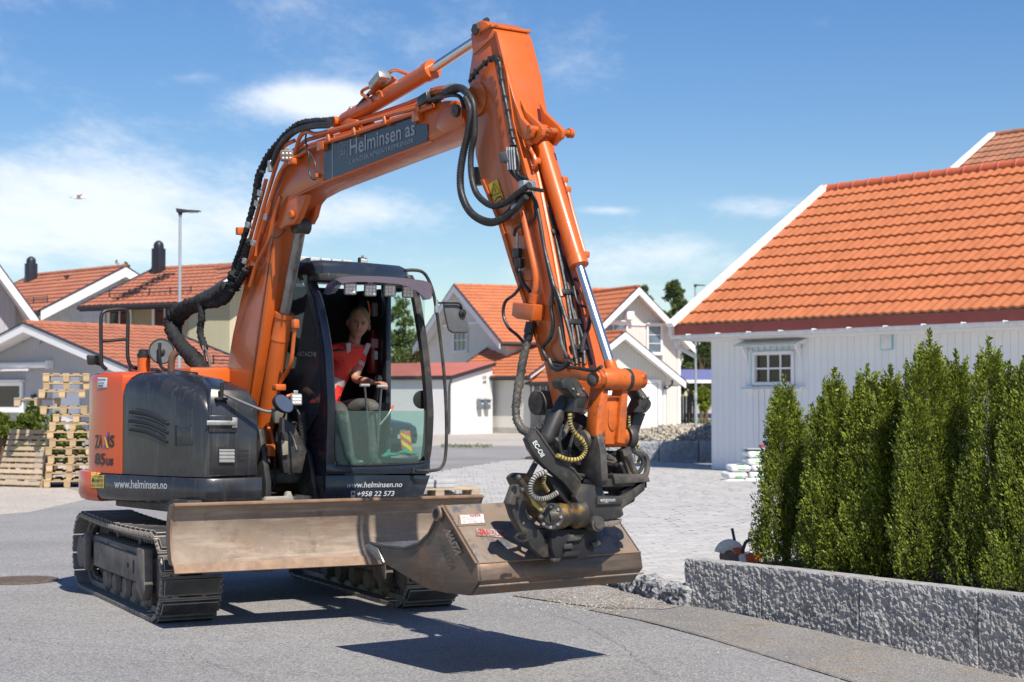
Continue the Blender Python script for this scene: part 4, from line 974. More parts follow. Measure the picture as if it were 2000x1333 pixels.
for k in range(14):
    ttl = ['bottom', 'second', 'third', 'fourth', 'fifth', 'sixth', 'seventh', 'eighth', 'ninth', 'tenth', 'eleventh', 'twelfth', 'thirteenth', 'topmost'][k]
    pallet('pallet', f'{ttl} wooden pallet{" from the ground" if 0 < k < 13 else ""} in the second stack beside the excavator tail', (st.x + .98 + rn.uniform(-.03, .03) + .008 * k, st.y + .95, .1435 * k), (0, 0, R(104 + rn.uniform(-1, 1))), grp)
# leaning pallet: eleven boards, seen from its face
bl = gnd(40, 951); LP = empty('pallet', (bl.x - .02, bl.y, 0), 0, 'large weathered pallet leaning on edge against the stack', 'pallet'); LP.rotation_euler = (R(-21), 0, R(-24))
lw, lh = .98, 1.06; bb = MB().box((0, 0, 0), (lw, .024, .072)).mesh('board', m_woodg, bevel=.003, seg=1); sb = MB().box((0, 0, 0), (.09, .09, lh)).mesh('stringer', m_woodg, bevel=.003, seg=1)
for k in range(10): obj('board', bb, LP, (0, -.06, .045 + k * (lh - .09) / 9), (0, R(rn.uniform(-.5, .5)), 0))
for x in (-lw / 2 + .06, 0, lw / 2 - .06): obj('stringer', sb, LP, (x, 0, lh / 2))
for z in (.06, lh / 2, lh - .06): obj('board', bb, LP, (0, .06, z))

# small pallet with grey slabs in the yard
pq = gnd(862, 974, PV); SP = pallet('pallet', 'low pallet in the paved yard carrying two rows of grey slabs', (pq.x - .1, pq.y + .35, PV), (0, 0, R(12)), None, m_woodg)
m_slab = M('slab', (.42, .43, .44), .85, bump=.003)
for k in range(4):
    t = tag(MB().box((0, 0, 0), (.28, .5, .055)).build('concrete_slab', m_slab, bevel=.004), ['lower', 'upper', 'lower', 'upper'][k] + ' grey concrete slab of the ' + ['left', 'left', 'right', 'right'][k] + ' pile on the low pallet', 'slab')
    t.location = (pq.x - .3 + .3 * (k // 2), pq.y + .32, PV + .147 + .03 + .057 * (k % 2)); t.rotation_euler = (0, 0, R(12 + k))
bd = MB().box((0, 0, 0), (1.0, .1, .03)).build('plank', m_wood); bd.location = (gnd(790, 979, PV).x, gnd(790, 979, PV).y, PV + .02); tag(bd, 'yellow plank lying in the yard just above the dozer blade', 'plank')

# ------------------------------------------------------------------ bags of mortar by the garage
m_bag = M('bag_white', (.78, .78, .77), .5, var=.05, vs=10, bump=.012, bs=9)
m_bagg = M('bag_green', (.06, .38, .07), .5)
m_bagp = M('bag_print', (.45, .25, .3), .5)
def bag(label, u, v, Y, yaw=8, w=.36, dpt=.46, h=.105, tilt=0, g='mortar bags stacked by the garage'):
    p = WY(u, v, Y); B_ = empty('bag', (p.x, p.y, p.z), R(yaw), label, 'bag', g); B_.rotation_euler = (R(tilt), 0, R(yaw)); m = MB(); n = 8; V = []
    rb_ = random.Random(int(u * 7 + v)); m.box((0, 0, 0), (w, dpt, h)); body = m.build('sack', m_bag, B_, bevel=.045, seg=4, angle=80)
    for vv in body.data.vertices:
        c_ = vv.co; k_ = 1 + .10 * noise.noise(Vector((c_.x * 6 + u, c_.y * 6, c_.z * 9))); vv.co = Vector((c_.x, c_.y, c_.z * k_ * (1.06 - .35 * (2 * c_.x / w) ** 4 * .5) - .008 * math.sin(c_.y * 9 + u)))
    pr = lambda x0, x1, z0, z1, mt, nm: MB().add([(x0 * w, -dpt / 2 - .003, z0 * h), (x1 * w, -dpt / 2 - .003, z0 * h), (x1 * w, -dpt / 2 + .004, z1 * h), (x0 * w, -dpt / 2 + .004, z1 * h)], [(0, 1, 2, 3)]).build(nm, mt, B_, recalc=False, smooth=False)
    pr(-.18, .22, -.3, .25, m_bagg, 'green_print'); pr(.26, .42, -.28, .2, m_bagp, 'red_print')
    MB().add([(-.1 * w, -.25 * dpt, h * .585), (.3 * w, -.25 * dpt, h * .585), (.3 * w, .12 * dpt, h * .585), (-.1 * w, .12 * dpt, h * .585)], [(0, 1, 2, 3)]).build('green_print', m_bagg, B_, recalc=False, smooth=False)
    return B_
Yb = 30.0
for lab, u, v, dy in [('white mortar bag with green print, bottom left of the pile', 1431, 942, 0), ('white mortar bag with green print, bottom row right', 1470, 941, 0), ('white mortar bag in the second row, left', 1434, 928, .03), ('white mortar bag in the second row, right', 1478, 927, .05),
                      ('bulging white mortar bag with green top print, third row left', 1442, 914, .05), ('white mortar bag in the third row, right', 1482, 914, .05), ('white mortar bag just below the topmost one', 1474, 900, .15), ('topmost white mortar bag under the folded sheet', 1474, 886, .2), ('mortar bag at the back right of the bottom row', 1512, 940, .1)]:
    bag(lab, u, v, Yb + dy, yaw=6 + (u % 7), tilt=(u % 5) - 2)
p = WY(1476, 877, Yb + .25); tag(MB().box(p, (.42, .4, .02), rotz(10)).build('folded_sheet', M('foil', (.35, .38, .42), .35), bevel=.008), 'folded grey plastic sheet on top of the mortar bags', 'sheet')
p = WY(1488, 871, Yb + .2); tag(MB().box(p, (.09, .06, .05)).build('tape_roll', M('red_plastic', (.35, .03, .04), .4), bevel=.015), 'small dark red box on top of the mortar bags', 'box')

# ------------------------------------------------------------------ cut-off saw behind the wall
sq = gnd(1420, 1100, PV); sq = WY(1430, 1078, 13.9)
CS = empty('cut_off_saw', (sq.x, sq.y, PV), R(-8), 'orange and white petrol cut-off saw lying behind the left end of the low wall', 'power saw')
m_so = M('saw_orange', (.62, .10, .03), .45); m_sw = M('saw_white', (.68, .66, .6), .5, dirt=((.3, .27, .22), .5, 15, .5, .7)); m_blk = M('black_plastic', (.02, .02, .022), .45, var=.2)
gd = [(-.02 + .13 * math.cos(R(10 + k * 12)), 0, .18 + .13 * math.sin(R(10 + k * 12))) for k in range(14)] + [(-.02 + .045 * math.cos(R(166 - k * 26)), 0, .18 + .045 * math.sin(R(166 - k * 26))) for k in range(7)]
MB().prism([(x, -.03, z) for x, y, z in gd], (0, .06, 0)).build('disc_guard', m_sw, CS, bevel=.006)
MB().prism([(.0, -.034, .24), (.07, -.034, .25), (.09, -.034, .20), (.03, -.034, .19)], (0, .003, 0)).build('guard_stripe', m_so, CS)
MB().cyl((-.02, -.008, .17), (-.02, .008, .17), .085, n=28).build('cutting_disc', m_iron, CS)
MB().box((.17, .02, .14), (.22, .16, .16), Matrix.Rotation(-.25, 3, 'Y')).build('engine_cover', m_sw, CS, bevel=.03)
MB().box((.17, -.065, .17), (.12, .012, .08), Matrix.Rotation(-.25, 3, 'Y')).build('side_cover', m_so, CS, bevel=.004)
MB().tube([(.08, -.03, .2), (.12, -.05, .3), (.22, -.04, .3), (.33, -.02, .25), (.36, 0, .12)], .014, 8, sub=5).build('handle', m_blk, CS)
MB().tube([(.02, .0, .3), (.0, .0, .4)], .012, 8).build('water_valve', m_blk, CS)
MB().cyl((.0, -.035, .1), (.0, .035, .1), .02, n=12).build('arm_pin', m_iron, CS)
MB().box((.12, .0, .04), (.3, .12, .05)).build('base', m_blk, CS, bevel=.01)
# grey pipe end sticking up behind the hedge
p0 = rwf.w((rwf.un(1566, 900, y=1.9).x, 1.9, .3)); tt = WY(1572, 829, p0.y)
tag(MB().tube([p0, tt], .02, 10).build('stake', M('stake_grey', (.30, .27, .26), .8), None), 'grey wooden stake behind the first two conifers', 'stake')

# ------------------------------------------------------------------ street lamps
m_galv = M('galvanised', (.42, .46, .49), .4, metal=.4, var=.1, vs=3)
def lamp(label, ub, ut, vt, Y, rad, headpx, zb=0):
    top = WY(ut, vt + 6, Y); L_ = empty('street_lamp', (top.x, top.y, 0), 0, label, 'street lamp', 'street lamps along the road')
    MB().tube([(0, 0, 0), (0, 0, 1.0)], rad * 1.7, 12).build('base_sleeve', m_galv, L_)
    MB().tube([(0, 0, .9), (0, 0, top.z)], lambda t: rad * (1.25 - .35 * t), 12).build('pole', m_galv, L_)
    w = headpx / FPX * Y
    MB().prism([(-.06, -.1, top.z), (w * .55, -.1, top.z + .02), (w, -.1, top.z + w * .06), (w, -.1, top.z + w * .1), (w * .4, -.1, top.z + w * .13), (-.08, -.1, top.z + .09)], (0, .2, 0)).build('lamp_head', m_dark, L_, bevel=.01)
    MB().box((w * .62, 0, top.z + w * .02), (w * .5, .15, .012)).build('lamp_glass', M('lamp_glass', (.5, .5, .48), .2), L_)
    MB().cyl((0, 0, top.z - .05), (0, 0, top.z + .05), rad * 1.3, n=12).build('collar', m_dark, L_)
    MB().box((0, 0, 1.6), (rad * 2.9, rad * 2.9, .35)).build('service_hatch', m_galv, L_, bevel=.01)
lamp('tall galvanised street lamp at the left, rising behind the excavator tail', 347, 352, 410, 36, .034, 40)
lamp('far slim street lamp between the garages, left of the orange roof', 1357, 1358, 553, 84, .05, 20)

# ------------------------------------------------------------------ traffic delineator boards
m_red = M('sign_red', (.72, .09, .04), .45); m_yelw = M('sign_yellow', (.85, .62, .03), .45)
def board(label, u, v, Y, w=.27, h=.62):
    b = WY(u, v, Y); B_ = empty('marker_board', (b.x, b.y, 0), R(8), label, 'road marker', 'red and yellow road marker boards'); B_.rotation_euler = (R(-6), R(-7), R(8))
    hz = .12
    MB().box((0, .02, hz + h / 2), (w, .035, h)).build('panel', m_red, B_, bevel=.016)
    MB().box((0, 0, .04), (.5, .34, .08)).build('foot', M('rubber', (.04, .04, .04), .8), B_, bevel=.015)
    for k in (-1, 0, 1):
        c = hz + h / 2 + k * h * .42
        P = [(-w / 2 + .02, c + w * .42), (-w / 2 + .02, c + w * .42 - .13), (w / 2 - .02, c - w * .42 - .13), (w / 2 - .02, c - w * .42)]
        P = [(x, min(max(z, hz + .02), hz + h - .02)) for x, z in P]
        if abs(P[0][1] - P[1][1]) + abs(P[2][1] - P[3][1]) < .02: continue
        MB().add([(x, -.0015, z) for x, z in P], [(0, 1, 2, 3)]).build('stripe', m_yelw, B_, recalc=False, smooth=False)
board('red and yellow road marker board seen through the lower cab glass', 798, 892, 42.5)
board('red and yellow road marker board peeping out beside the tilt rotator shield', 1046, 898, 43.5)

# ------------------------------------------------------------------ parked car seen through the cab
cp = gnd(764, 884); CR = empty('parked_car', (-5.0, 49.4, 0), R(57), 'dark grey-green estate car parked beyond the cab, seen through its lower glass', 'car')
m_car = M('car_paint', (.02, .032, .034), .25, metal=.3, var=.05, coat=1.0); m_cglass = M('car_glass', (.02, .025, .03), .05, spec=.9); m_tyre = M('tyre', (.02, .02, .02), .85)
# body sections along y (front at -y): (y, half width, z low, z belt)
secs = [(-2.25, .60, .38, .62), (-2.2, .78, .25, .72), (-1.9, .88, .2, .84), (-1.2, .91, .2, .95), (-.6, .91, .2, 1.0), (.5, .91, .2, 1.02), (1.5, .90, .22, 1.03), (2.1, .86, .28, 1.0), (2.3, .76, .4, .92)]
rings = []
for y, hw_, zl, zt in secs: rings.append([Vector(p) for p in ((-hw_ * .92, y, zl), (-hw_, y, zl + .15), (-hw_ * 1.0, y, zt - .2), (-hw_ * .9, y, zt), (-hw_ * .4, y, zt + .045), (hw_ * .4, y, zt + .045), (hw_ * .9, y, zt), (hw_, y, zt - .2), (hw_, y, zl + .15), (hw_ * .92, y, zl))])
MB().loft(rings).build('body', m_car, CR, angle=50)
cab = []
for y, hw_, z in ((-.75, .70, .98), (-.05, .64, 1.38), (.6, .63, 1.44), (1.6, .6, 1.38), (2.15, .62, 1.0)): cab.append([Vector((-hw_ * 1.16, y + (.0), .96)), Vector((-hw_, y, z)), Vector((0, y, z + .03)), Vector((hw_, y, z)), Vector((hw_ * 1.16, y, .96))])
MB().loft(cab).build('window_glass', m_cglass, CR, angle=50)
MB().box((0, .75, 1.435), (1.18, 1.9, .05)).build('roof', m_car, CR, bevel=.02)
for sx in (-1, 1):
    for y in (-1.4, 1.35):
        w_ = MB().lathe((sx * .70, y, .33), (sx, 0, 0), [(0, .33), (.2, .33), (.22, .3), (.2, .2)], 24).build('wheel', m_tyre, CR)
        MB().lathe((sx * .90, y, .33), (sx, 0, 0), [(0, .21), (.025, .2), (.01, .05)], 12).build('rim', m_galv, w_)
    MB().prism([(sx * .52, -2.215, .60), (sx * .80, -2.12, .62), (sx * .80, -2.1, .74), (sx * .48, -2.2, .70)], (0, -.03, 0)).build('headlight', M('headlight', (.6, .62, .62), .1), CR, bevel=.01)
    MB().box((sx * .98, -.55, 1.02), (.16, .1, .12)).build('wing_mirror', m_car, CR, bevel=.03)
MB().box((0, -2.245, .55), (.86, .03, .3)).build('grille', m_blk, CR, bevel=.02)
MB().box((0, -2.27, .47), (.52, .01, .115)).build('number_plate', M('plate_white', (.6, .62, .62), .4), CR)
for k in range(4): MB().lathe((-.105 + .07 * k, -2.262, .62), (0, -1, 0), [(0, .045), (.006, .045), (.006, .036), (0, .036)], 16).build('emblem', m_galv, CR)
MB().box((0, -2.2, .32), (1.3, .06, .12)).build('bumper_intake', m_blk, CR, bevel=.02)

# ------------------------------------------------------------------ gull
gp2 = WY(155, 387, 60); GU = empty('seagull', gp2, R(20), 'white seagull gliding in the sky at the left', 'bird')
m_gull = M('gull_white', (.75, .75, .75), .6); m_gulld = M('gull_grey', (.12, .12, .13), .6)
MB().lathe((-.22, 0, 0), (1, .0, .04), [(0, .01), (.07, .04), (.2, .06), (.33, .045), (.38, .035), (.43, .03), (.46, .008)], 10).build('body', m_gull, GU)
for s in (-1, 1):
    MB().loft([[Vector(p) for p in ((.04, s * .03, .03), (-.1, s * .03, .03), (-.1, s * .03, .045), (.04, s * .03, .045))], [Vector(p) for p in ((.08, s * .28, .12), (-.05, s * .28, .12), (-.05, s * .28, .13), (.08, s * .28, .13))], [Vector(p) for p in ((-.05, s * .55, .05), (-.1, s * .55, .05), (-.1, s * .55, .055), (-.05, s * .55, .055))]]).build('wing', m_gull if s < 0 else m_gulld, GU)
MB().prism([(-.2, 0, .0), (-.34, -.05, 0), (-.34, .05, 0)], (0, 0, .01)).build('tail', m_gulld, GU)
MB().cyl((.25, 0, .01), (.29, 0, .005), .01, .002, n=6).build('beak', m_yelw, GU)
# ------------------------------------------------------------------ excavator
EF = Fr((-2.05, 13.61), 36); U = EF.un
EX = empty('excavator', (-2.05, 13.61, 0), R(36), 'orange and dark grey tracked excavator with cab, dozer blade, raised boom and tilting bucket', 'excavator')
def orange_extra(N, L, t, c, mix, nz, ramp, b): return None
m_or = M('excavator_orange', (.57, .115, .015), .36, var=.07, vs=2.5, coat=.25, bump=.0008, bs=14, dirt=[((.40, .12, .05), .55, 2.2, .5, .72), ((.30, .16, .10), .45, 9, .58, .74), ((.07, .045, .035), .7, 30, .70, .78)], streak=((6, 6, .6), 3, .56, .74, (.28, .09, .04), .5))
m_oru = M('worn_orange', (.56, .12, .016), .42, var=.1, vs=6, dirt=[((.28, .08, .03), .8, 7, .50, .64), ((.04, .032, .028), .95, 13, .56, .66)])
m_orred = M('counterweight_orange', (.56, .08, .018), .24, var=.05, vs=2, coat=.25)
m_hood = M('hood_dark_grey', (.022, .023, .027), .28, var=.15, vs=2.5, coat=.4, dirt=[((.10, .10, .098), .3, 3, .5, .75), ((.2, .19, .18), .35, 60, .68, .78)], streak=((9, 9, .7), 3, .55, .75, (.11, .11, .11), .45))
m_cab = M('cab_dark', (.018, .024, .036), .3, var=.1, vs=4, coat=.4, dirt=[((.10, .10, .10), .35, 5, .55, .75), ((.25, .24, .22), .4, 90, .70, .76)])
m_frame = M('frame_black', (.028, .028, .028), .5, var=.25, vs=8, dirt=[((.16, .13, .09), .6, 6, .5, .7), ((.3, .27, .22), .4, 50, .66, .76)])
m_steel = M('worn_steel', (.07, .065, .06), .5, metal=.3, var=.3, vs=10, dirt=[((.20, .16, .12), .75, 5, .48, .66), ((.3, .27, .23), .5, 35, .62, .72)])
m_tframe = M('track_frame_dirty', (.14, .12, .105), .7, var=.2, vs=6, bump=.002, bs=60, dirt=[((.26, .22, .17), .8, 3, .45, .65), ((.05, .045, .04), .8, 7, .6, .7)])
m_pad = M('rubber_pad', (.035, .035, .036), .6, var=.25, vs=6, bump=.003, bs=50, dirt=[((.13, .125, .12), .7, 4, .42, .7)])
m_shoe = M('shoe_steel', (.24, .215, .19), .55, metal=.3, var=.25, vs=12, dirt=[((.30, .26, .21), .8, 10, .5, .65)])
m_rust = M('blade_rust', (.235, .18, .135), .7, metal=.1, var=.14, vs=3.5, bump=.0015, bs=40, dirt=[((.33, .26, .20), .6, 3.2, .45, .62), ((.11, .08, .06), .7, 5, .58, .70), ((.25, .13, .07), .75, 4.5, .54, .72), ((.17, .12, .09), .6, 1.4, .52, .7), ((.55, .47, .36), .5, 14, .66, .74)], streak=((1.2, 30, 7), 2.2, .5, .75, (.46, .39, .31), .6))
m_edge = M('edge_rust', (.24, .15, .09), .6, var=.25, vs=9, dirt=[((.2, .11, .07), .7, 14, .5, .65)])
m_buck = M('bucket_metal_lit', (.225, .18, .145), .62, metal=.15, var=.2, vs=4, bump=.0015, bs=50, dirt=[((.25, .16, .10), .85, 5.5, .48, .64), ((.07, .085, .105), .9, 7.5, .52, .62), ((.36, .29, .22), .5, 8, .6, .7)])  # lighter than the belly: sunlight on the back plate put into the colour
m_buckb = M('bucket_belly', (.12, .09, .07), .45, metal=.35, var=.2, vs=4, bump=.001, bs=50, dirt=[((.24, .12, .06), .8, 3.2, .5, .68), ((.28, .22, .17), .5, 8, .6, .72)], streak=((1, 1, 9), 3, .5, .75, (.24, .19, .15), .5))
m_chrome = M('chrome_rod', (.70, .69, .68), .3, metal=1, var=.02, vs=2)
m_rubber = M('hose_rubber', (.022, .022, .023), .5, var=.3, vs=20, dirt=[((.10, .10, .095), .5, 8, .5, .7)])
m_sleeve = M('hose_sleeve', (.016, .016, .017), .8, var=.4, vs=25, bump=.01, bs=45)
m_spiral = M('spiral_guard', (.075, .072, .066), .55, var=.3, vs=15, dirt=[((.2, .18, .14), .6, 9, .5, .65)])
m_yhose = M('yellow_spiral', (.48, .37, .08), .5, var=.15, vs=20, dirt=[((.2, .15, .06), .8, 25, .5, .6)])
m_whose = M('white_spiral', (.33, .32, .29), .5, var=.15, vs=20, dirt=[((.15, .13, .1), .8, 25, .5, .6)])
m_zinc = M('zinc_clamp', (.42, .42, .40), .4, metal=.7, var=.2, vs=30)
m_dplate = M('sign_plate_dark', (.035, .042, .05), .25, var=.15, vs=1.5, coat=.3)
m_gtext = M('grey_lettering', (.34, .36, .39), .5, var=.05); m_wtext = M('light_lettering', (.50, .51, .52), .5, var=.08, vs=30)
m_btext = M('black_lettering', (.02, .02, .024), .4)
m_ystick = M('yellow_sticker', (.62, .46, .09), .5, var=.06); m_wstick = M('white_sticker', (.62, .64, .64), .4)
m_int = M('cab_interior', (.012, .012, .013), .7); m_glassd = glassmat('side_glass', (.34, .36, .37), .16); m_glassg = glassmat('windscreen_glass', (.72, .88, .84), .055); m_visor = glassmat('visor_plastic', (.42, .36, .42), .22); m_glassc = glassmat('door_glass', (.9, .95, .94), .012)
m_led = M('led_lens', (.52, .52, .49), .15, var=.3, vs=60, coat=1); m_lamph = M('lamp_housing', (.20, .20, .19), .45); m_lblk = M('lamp_black', (.02, .02, .02), .4)
m_mirror = M('mirror_face', (.32, .33, .34), .12, metal=.9); m_yrotor = M('rotor_yellow', (.24, .13, .018), .5, var=.25, vs=12, dirt=[((.03, .026, .022), 1.0, 9, .36, .52)])
m_mirback = M('mirror_grey', (.10, .105, .11), .55, dirt=((.2, .2, .2), .4, 20, .5, .7))

# ---- undercarriage (its own heading)
UR = R(26.5 - 36)
def urot(o): o.rotation_euler = (0, 0, UR); return o
rc, ly_, pz = .285, 1.13, .315
per = 2 * 2 * ly_ + 2 * math.pi * rc; NSH = 42; 
def track_pt(s):
    """distance along the chain -> (y, z, angle of the outward normal); the upper run sags a little"""
    s %= per; a = 2 * ly_; b = math.pi * rc
    if s < a: return (-ly_ + s, pz - rc, R(-90))
    s -= a
    if s < b: t = s / rc; return (ly_ + rc * math.sin(t), pz - rc * math.cos(t), R(-90) + t)
    s -= b
    if s < a: y = ly_ - s; return (y, pz + rc - .022 * (1 - (y / ly_) ** 2), R(90))
    s -= a; t = s / rc; return (-ly_ - rc * math.sin(t), pz + rc * math.cos(t), R(90) + t)
shm = MB()
shm.box((0, 0, .004), (.45, .142, .016)); shm.box((0, -.058, .018), (.445, .012, .014)); shm.box((0, .058, .018), (.445, .012, .014))
for sx in (-1, 1):
    for yy in (-.045, 0, .045): shm.box((sx * .219, yy, .018), (.014, .02, .03))
shm.box((0, 0, .030), (.405, .108, .038), None, 1)
for sx in (-.1, .1): shm.box((sx, 0, -.022), (.035, .15, .05))
shoe = shm.mesh('track_shoe', [m_shoe, m_pad], bevel=.005, seg=1)
for sx, lab in ((-1, None), (1, None)):
    xc = sx * .935
    ch = MB()
    for k in range(NSH * 2):
        y, z, a = track_pt(per * k / (NSH * 2)); n = Vector((0, math.cos(a), math.sin(a)))
        for dx in (-.07, .07): ch.cyl((xc + dx - .018, y - n.y * .045, z - n.z * .045), (xc + dx + .018, y - n.y * .045, z - n.z * .045), .034, n=8)
    tr = urot(ch.build('track', m_tframe, EX, bevel=0)); 
    for k in range(NSH):
        y, z, a = track_pt(per * (k + .3) / NSH)
        obj('track_shoe', shoe, tr, (xc, y, z), (a - R(90), 0, 0))
    f = MB()
    f.prism([(xc + .16, -.93, .22), (xc + .16, .84, .22), (xc + .16, .92, .3), (xc + .16, .92, .42), (xc + .16, .80, .475), (xc + .16, -.72, .475), (xc + .16, -.93, .42)], (-.34, 0, 0))
    f.box((xc + (-.195), -.05, .335), (.03, 1.5, .20)); f.prism([(xc - .16, -.98, .50), (xc - .16, -.78, .50), (xc - .16, -.74, .2), (xc - .16, -.92, .12), (xc - .16, -1.0, .2)], (-.07, 0, 0))
    f.prism([(xc - .2, .82, .5), (xc - .2, .98, .42), (xc - .2, .98, .24), (xc - .2, .82, .18)], (-.05, 0, 0))
    urot(f.build('track_frame', m_tframe, EX, bevel=.012))
    for y in (-.45,): urot(MB().lathe((xc - .211, y, .34), (-1, 0, 0), [(0, .02), (.004, .02)], 10).build('frame_slot', m_int, EX)) 
    urot(MB().box((xc - .2115, -.62, .34), (.006, .035, .10)).build('frame_slot', m_int, EX, bevel=.002))
    for y in (-.72, -.4, -.08, .24, .56): urot(MB().lathe((xc - .15, y, .135), (1, 0, 0), [(0, .07), (.03, .1), (.07, .1), (.08, .075), (.22, .075), (.23, .1), (.27, .1), (.3, .07)], 18).build('roller', m_tframe, EX))
    for y in (-.35, .35): urot(MB().lathe((xc - .1, y, .515), (1, 0, 0), [(0, .035), (.2, .045), (.22, .03)], 14).build('carrier_roller', m_tframe, EX))
    urot(MB().lathe((xc - .13, -ly_, pz), (1, 0, 0), [(0, .1), (.0, .2), (.06, .225), (.09, .19), (.17, .19), (.2, .225), (.26, .2), (.26, .1)], 28).build('idler', m_tframe, EX))
    sp_ = urot(MB().lathe((xc - .22, ly_, pz), (1, 0, 0), [(-.02, .06), (0, .13), (.05, .15), (.08, .17), (.12, .14), (.2, .14), (.3, .1)], 24).build('final_drive', m_tframe, EX))
    teeth = MB()
    for k in range(19):
        a = 2 * math.pi * k / 19; teeth.box((xc, ly_ + math.cos(a) * .235, pz + math.sin(a) * .235), (.06, .035, .05), Matrix.Rotation(a, 3, 'X'))
    teeth.lathe((xc - .03, ly_, pz), (1, 0, 0), [(0, .1), (0, .225), (.06, .225), (.06, .1)], 24); teeth.build('sprocket', m_tframe, sp_)
c = MB(); c.box((0, 0, .47), (1.35, .95, .22)); c.prism([(-.78, -.62, .38), (.78, -.62, .38), (.78, .62, .38), (-.78, .62, .38)], (0, 0, .1))
c.box((-.42, -.95, .42), (.16, 1.1, .14)); c.box((.42, -.95, .42), (.16, 1.1, .14)); urot(c.build('chassis', m_frame, EX, bevel=.02))
urot(MB().lathe((0, 0, .56), (0, 0, 1), [(0, .5), (.1, .52), (.1, .58), (.22, .58), (.22, .4)], 40).build('slewing_ring', m_frame, EX))
# blade arms
for sx in (-.42, .42):
    urot(MB().prism([(sx - .06, -.6, .5), (sx - .06, -1.70, .60), (sx - .06, -1.72, .46), (sx - .06, -1.3, .36), (sx - .06, -.6, .36)], (.12, 0, 0)).build('blade_arm', m_frame, EX, bevel=.01))
# dozer blade: curved mouldboard
prof = [(-1.795, .862), (-1.77, .85), (-1.735, .80), (-1.715, .74), (-1.705, .67), (-1.712, .60), (-1.732, .53), (-1.765, .475), (-1.792, .452)]
pr2 = spline([Vector((0, y, z)) for y, z in prof], 3)
outer = pr2; inner = [p + Vector((0, .03, 0)) for p in pr2]
bl_ = urot(MB().prism([Vector((-1.155, p.y, p.z)) for p in outer + inner[::-1]], (2.31, 0, 0)).build('dozer_blade', m_rust, EX, angle=40))
ce = MB().prism([(-1.165, -1.792, .465), (-1.165, -1.83, .405), (-1.165, -1.815, .398), (-1.165, -1.765, .455)], (2.33, 0, 0)).build('cutting_edge', m_edge, bl_)
MB().prism([(-1.16, -1.80, .855), (-1.16, -1.80, .875), (-1.16, -1.74, .875), (-1.16, -1.74, .84)], (2.32, 0, 0)).build('top_rail', m_edge, bl_, bevel=.004)
for x in (-1.168, 1.155): MB().prism([(x, p.y - .004, p.z) for p in pr2] + [(x, p.y + .10, p.z) for p in pr2[::-1]], (.014, 0, 0)).build('side_plate', m_edge, bl_)
MB().box((0, -1.60, .6), (1.9, .16, .14)).build('back_rib', m_frame, bl_, bevel=.01)

# ---- upper structure
deck = MB().prism([(-.98, -.80, .74), (1.02, -.82, .74), (1.06, .4, .74), (.75, .95, .74), (0, 1.2, .74), (-.75, .95, .74), (-1.03, .4, .74)], (0, 0, .10)).build('turntable_deck', m_frame, EX, bevel=.01)
MB().box((-.12, -.62, .76), (.62, .5, .05)).build('boom_foot_plate', m_steel, EX, bevel=.008)
def zfor(x, y, v):
    a = proj_l((x, y, 1.0))[1]; b = proj_l((x, y, 2.0))[1]; return 1 + (v - a) / (b - a)
def proj_l(l):
    d = EF.w(l) - EYEV; z = d.y * _c + d.z * _s; y = -d.y * _s + d.z * _c
    return (U0 + FPX * d.x / z, V0 - FPX * y / z)
def inset(pts, d):
    """move a footprint inward"""
    n = len(pts); out = []
    cx = sum(p[0] for p in pts) / n; cy = sum(p[1] for p in pts) / n
    for i in range(n):
        a, b, c = Vector(pts[i - 1]), Vector(pts[i]), Vector(pts[(i + 1) % n]); e1 = (b - a).normalized(); e2 = (c - b).normalized()
        t = e1 + e2
        if t.length < 1e-4: t = e1
        t.normalize(); nrm = Vector((-t.y, t.x))
        if nrm.dot(Vector((cx, cy)) - b) < 0: nrm = -nrm
        k = 1 / max(.5, abs(nrm.dot(Vector((-e1.y, e1.x))))); out.append(tuple(b + nrm * d * k))
    return out
def body(foot, zb, zt, ins, name, mat, parent, round_=.0, bev=0):
    """zt: top height per footprint point; ins: list of (inset, height below top)"""
    rings = [[Vector((x, y, zb if not callable(zb) else zb(x, y))) for x, y in foot]]
    for d, dz in ins:
        ft = inset(foot, d) if d else foot
        rings.append([Vector((p[0], p[1], z - dz)) for p, z in zip(ft, zt)])
    return MB().loft(rings).build(name, mat, parent, angle=38, bevel=bev)
def bez(P, k=4):
    return [tuple(p)[:2] for p in spline([Vector((*p, 0)) for p in P], k)]
arc = bez([(-.815, -.79), (-.90, -.66), (-.985, -.43), (-1.06, -.12), (-1.10, .10)], 3)
hoodfoot = arc + [(-.55, .10), (-.42, -.42), (-.62, -.79)]
def ztop(x, y):
    u = proj_l((x, y, 1.5))[0]; vt = np.interp(u, [240, 306, 345, 411], [727, 730, 748, 778]); return zfor(x, y, vt)
zt = [ztop(x, y) for x, y in arc] + [1.80, 1.74, 1.62]
hood = body(hoodfoot, 1.005, zt, [(0, .16), (.012, .10), (.04, .045), (.09, .008), (.17, 0)], 'engine_hood', m_hood, EX)
# front box with tank, right beside the boom foot
bx = [(-.815, -.79), (-.44, -.865), (-.42, -.42), (-.72, -.42)]
box_ = MB()
ring0 = [Vector((x, y, 1.005)) for x, y in bx]
zf = [zfor(-.815, -.79, 790), zfor(-.44, -.865, 791), 1.62, 1.66]
ring1 = [Vector((x, y, z)) for (x, y), z in zip(bx, zf)]
ring2 = [Vector(p) for p in ((-.78, -.74, zfor(-.78, -.74, 757)), (-.50, -.80, zfor(-.50, -.80, 762)), (-.46, -.46, 1.70), (-.70, -.46, 1.74))]
ring3 = [p.lerp(Vector((-.6, -.6, p.z)), .25) + Vector((0, 0, .012)) for p in ring2]
tank = box_.loft([ring0, ring1, ring2, ring3]).build('tank_box', m_hood, EX, bevel=.022, seg=3)
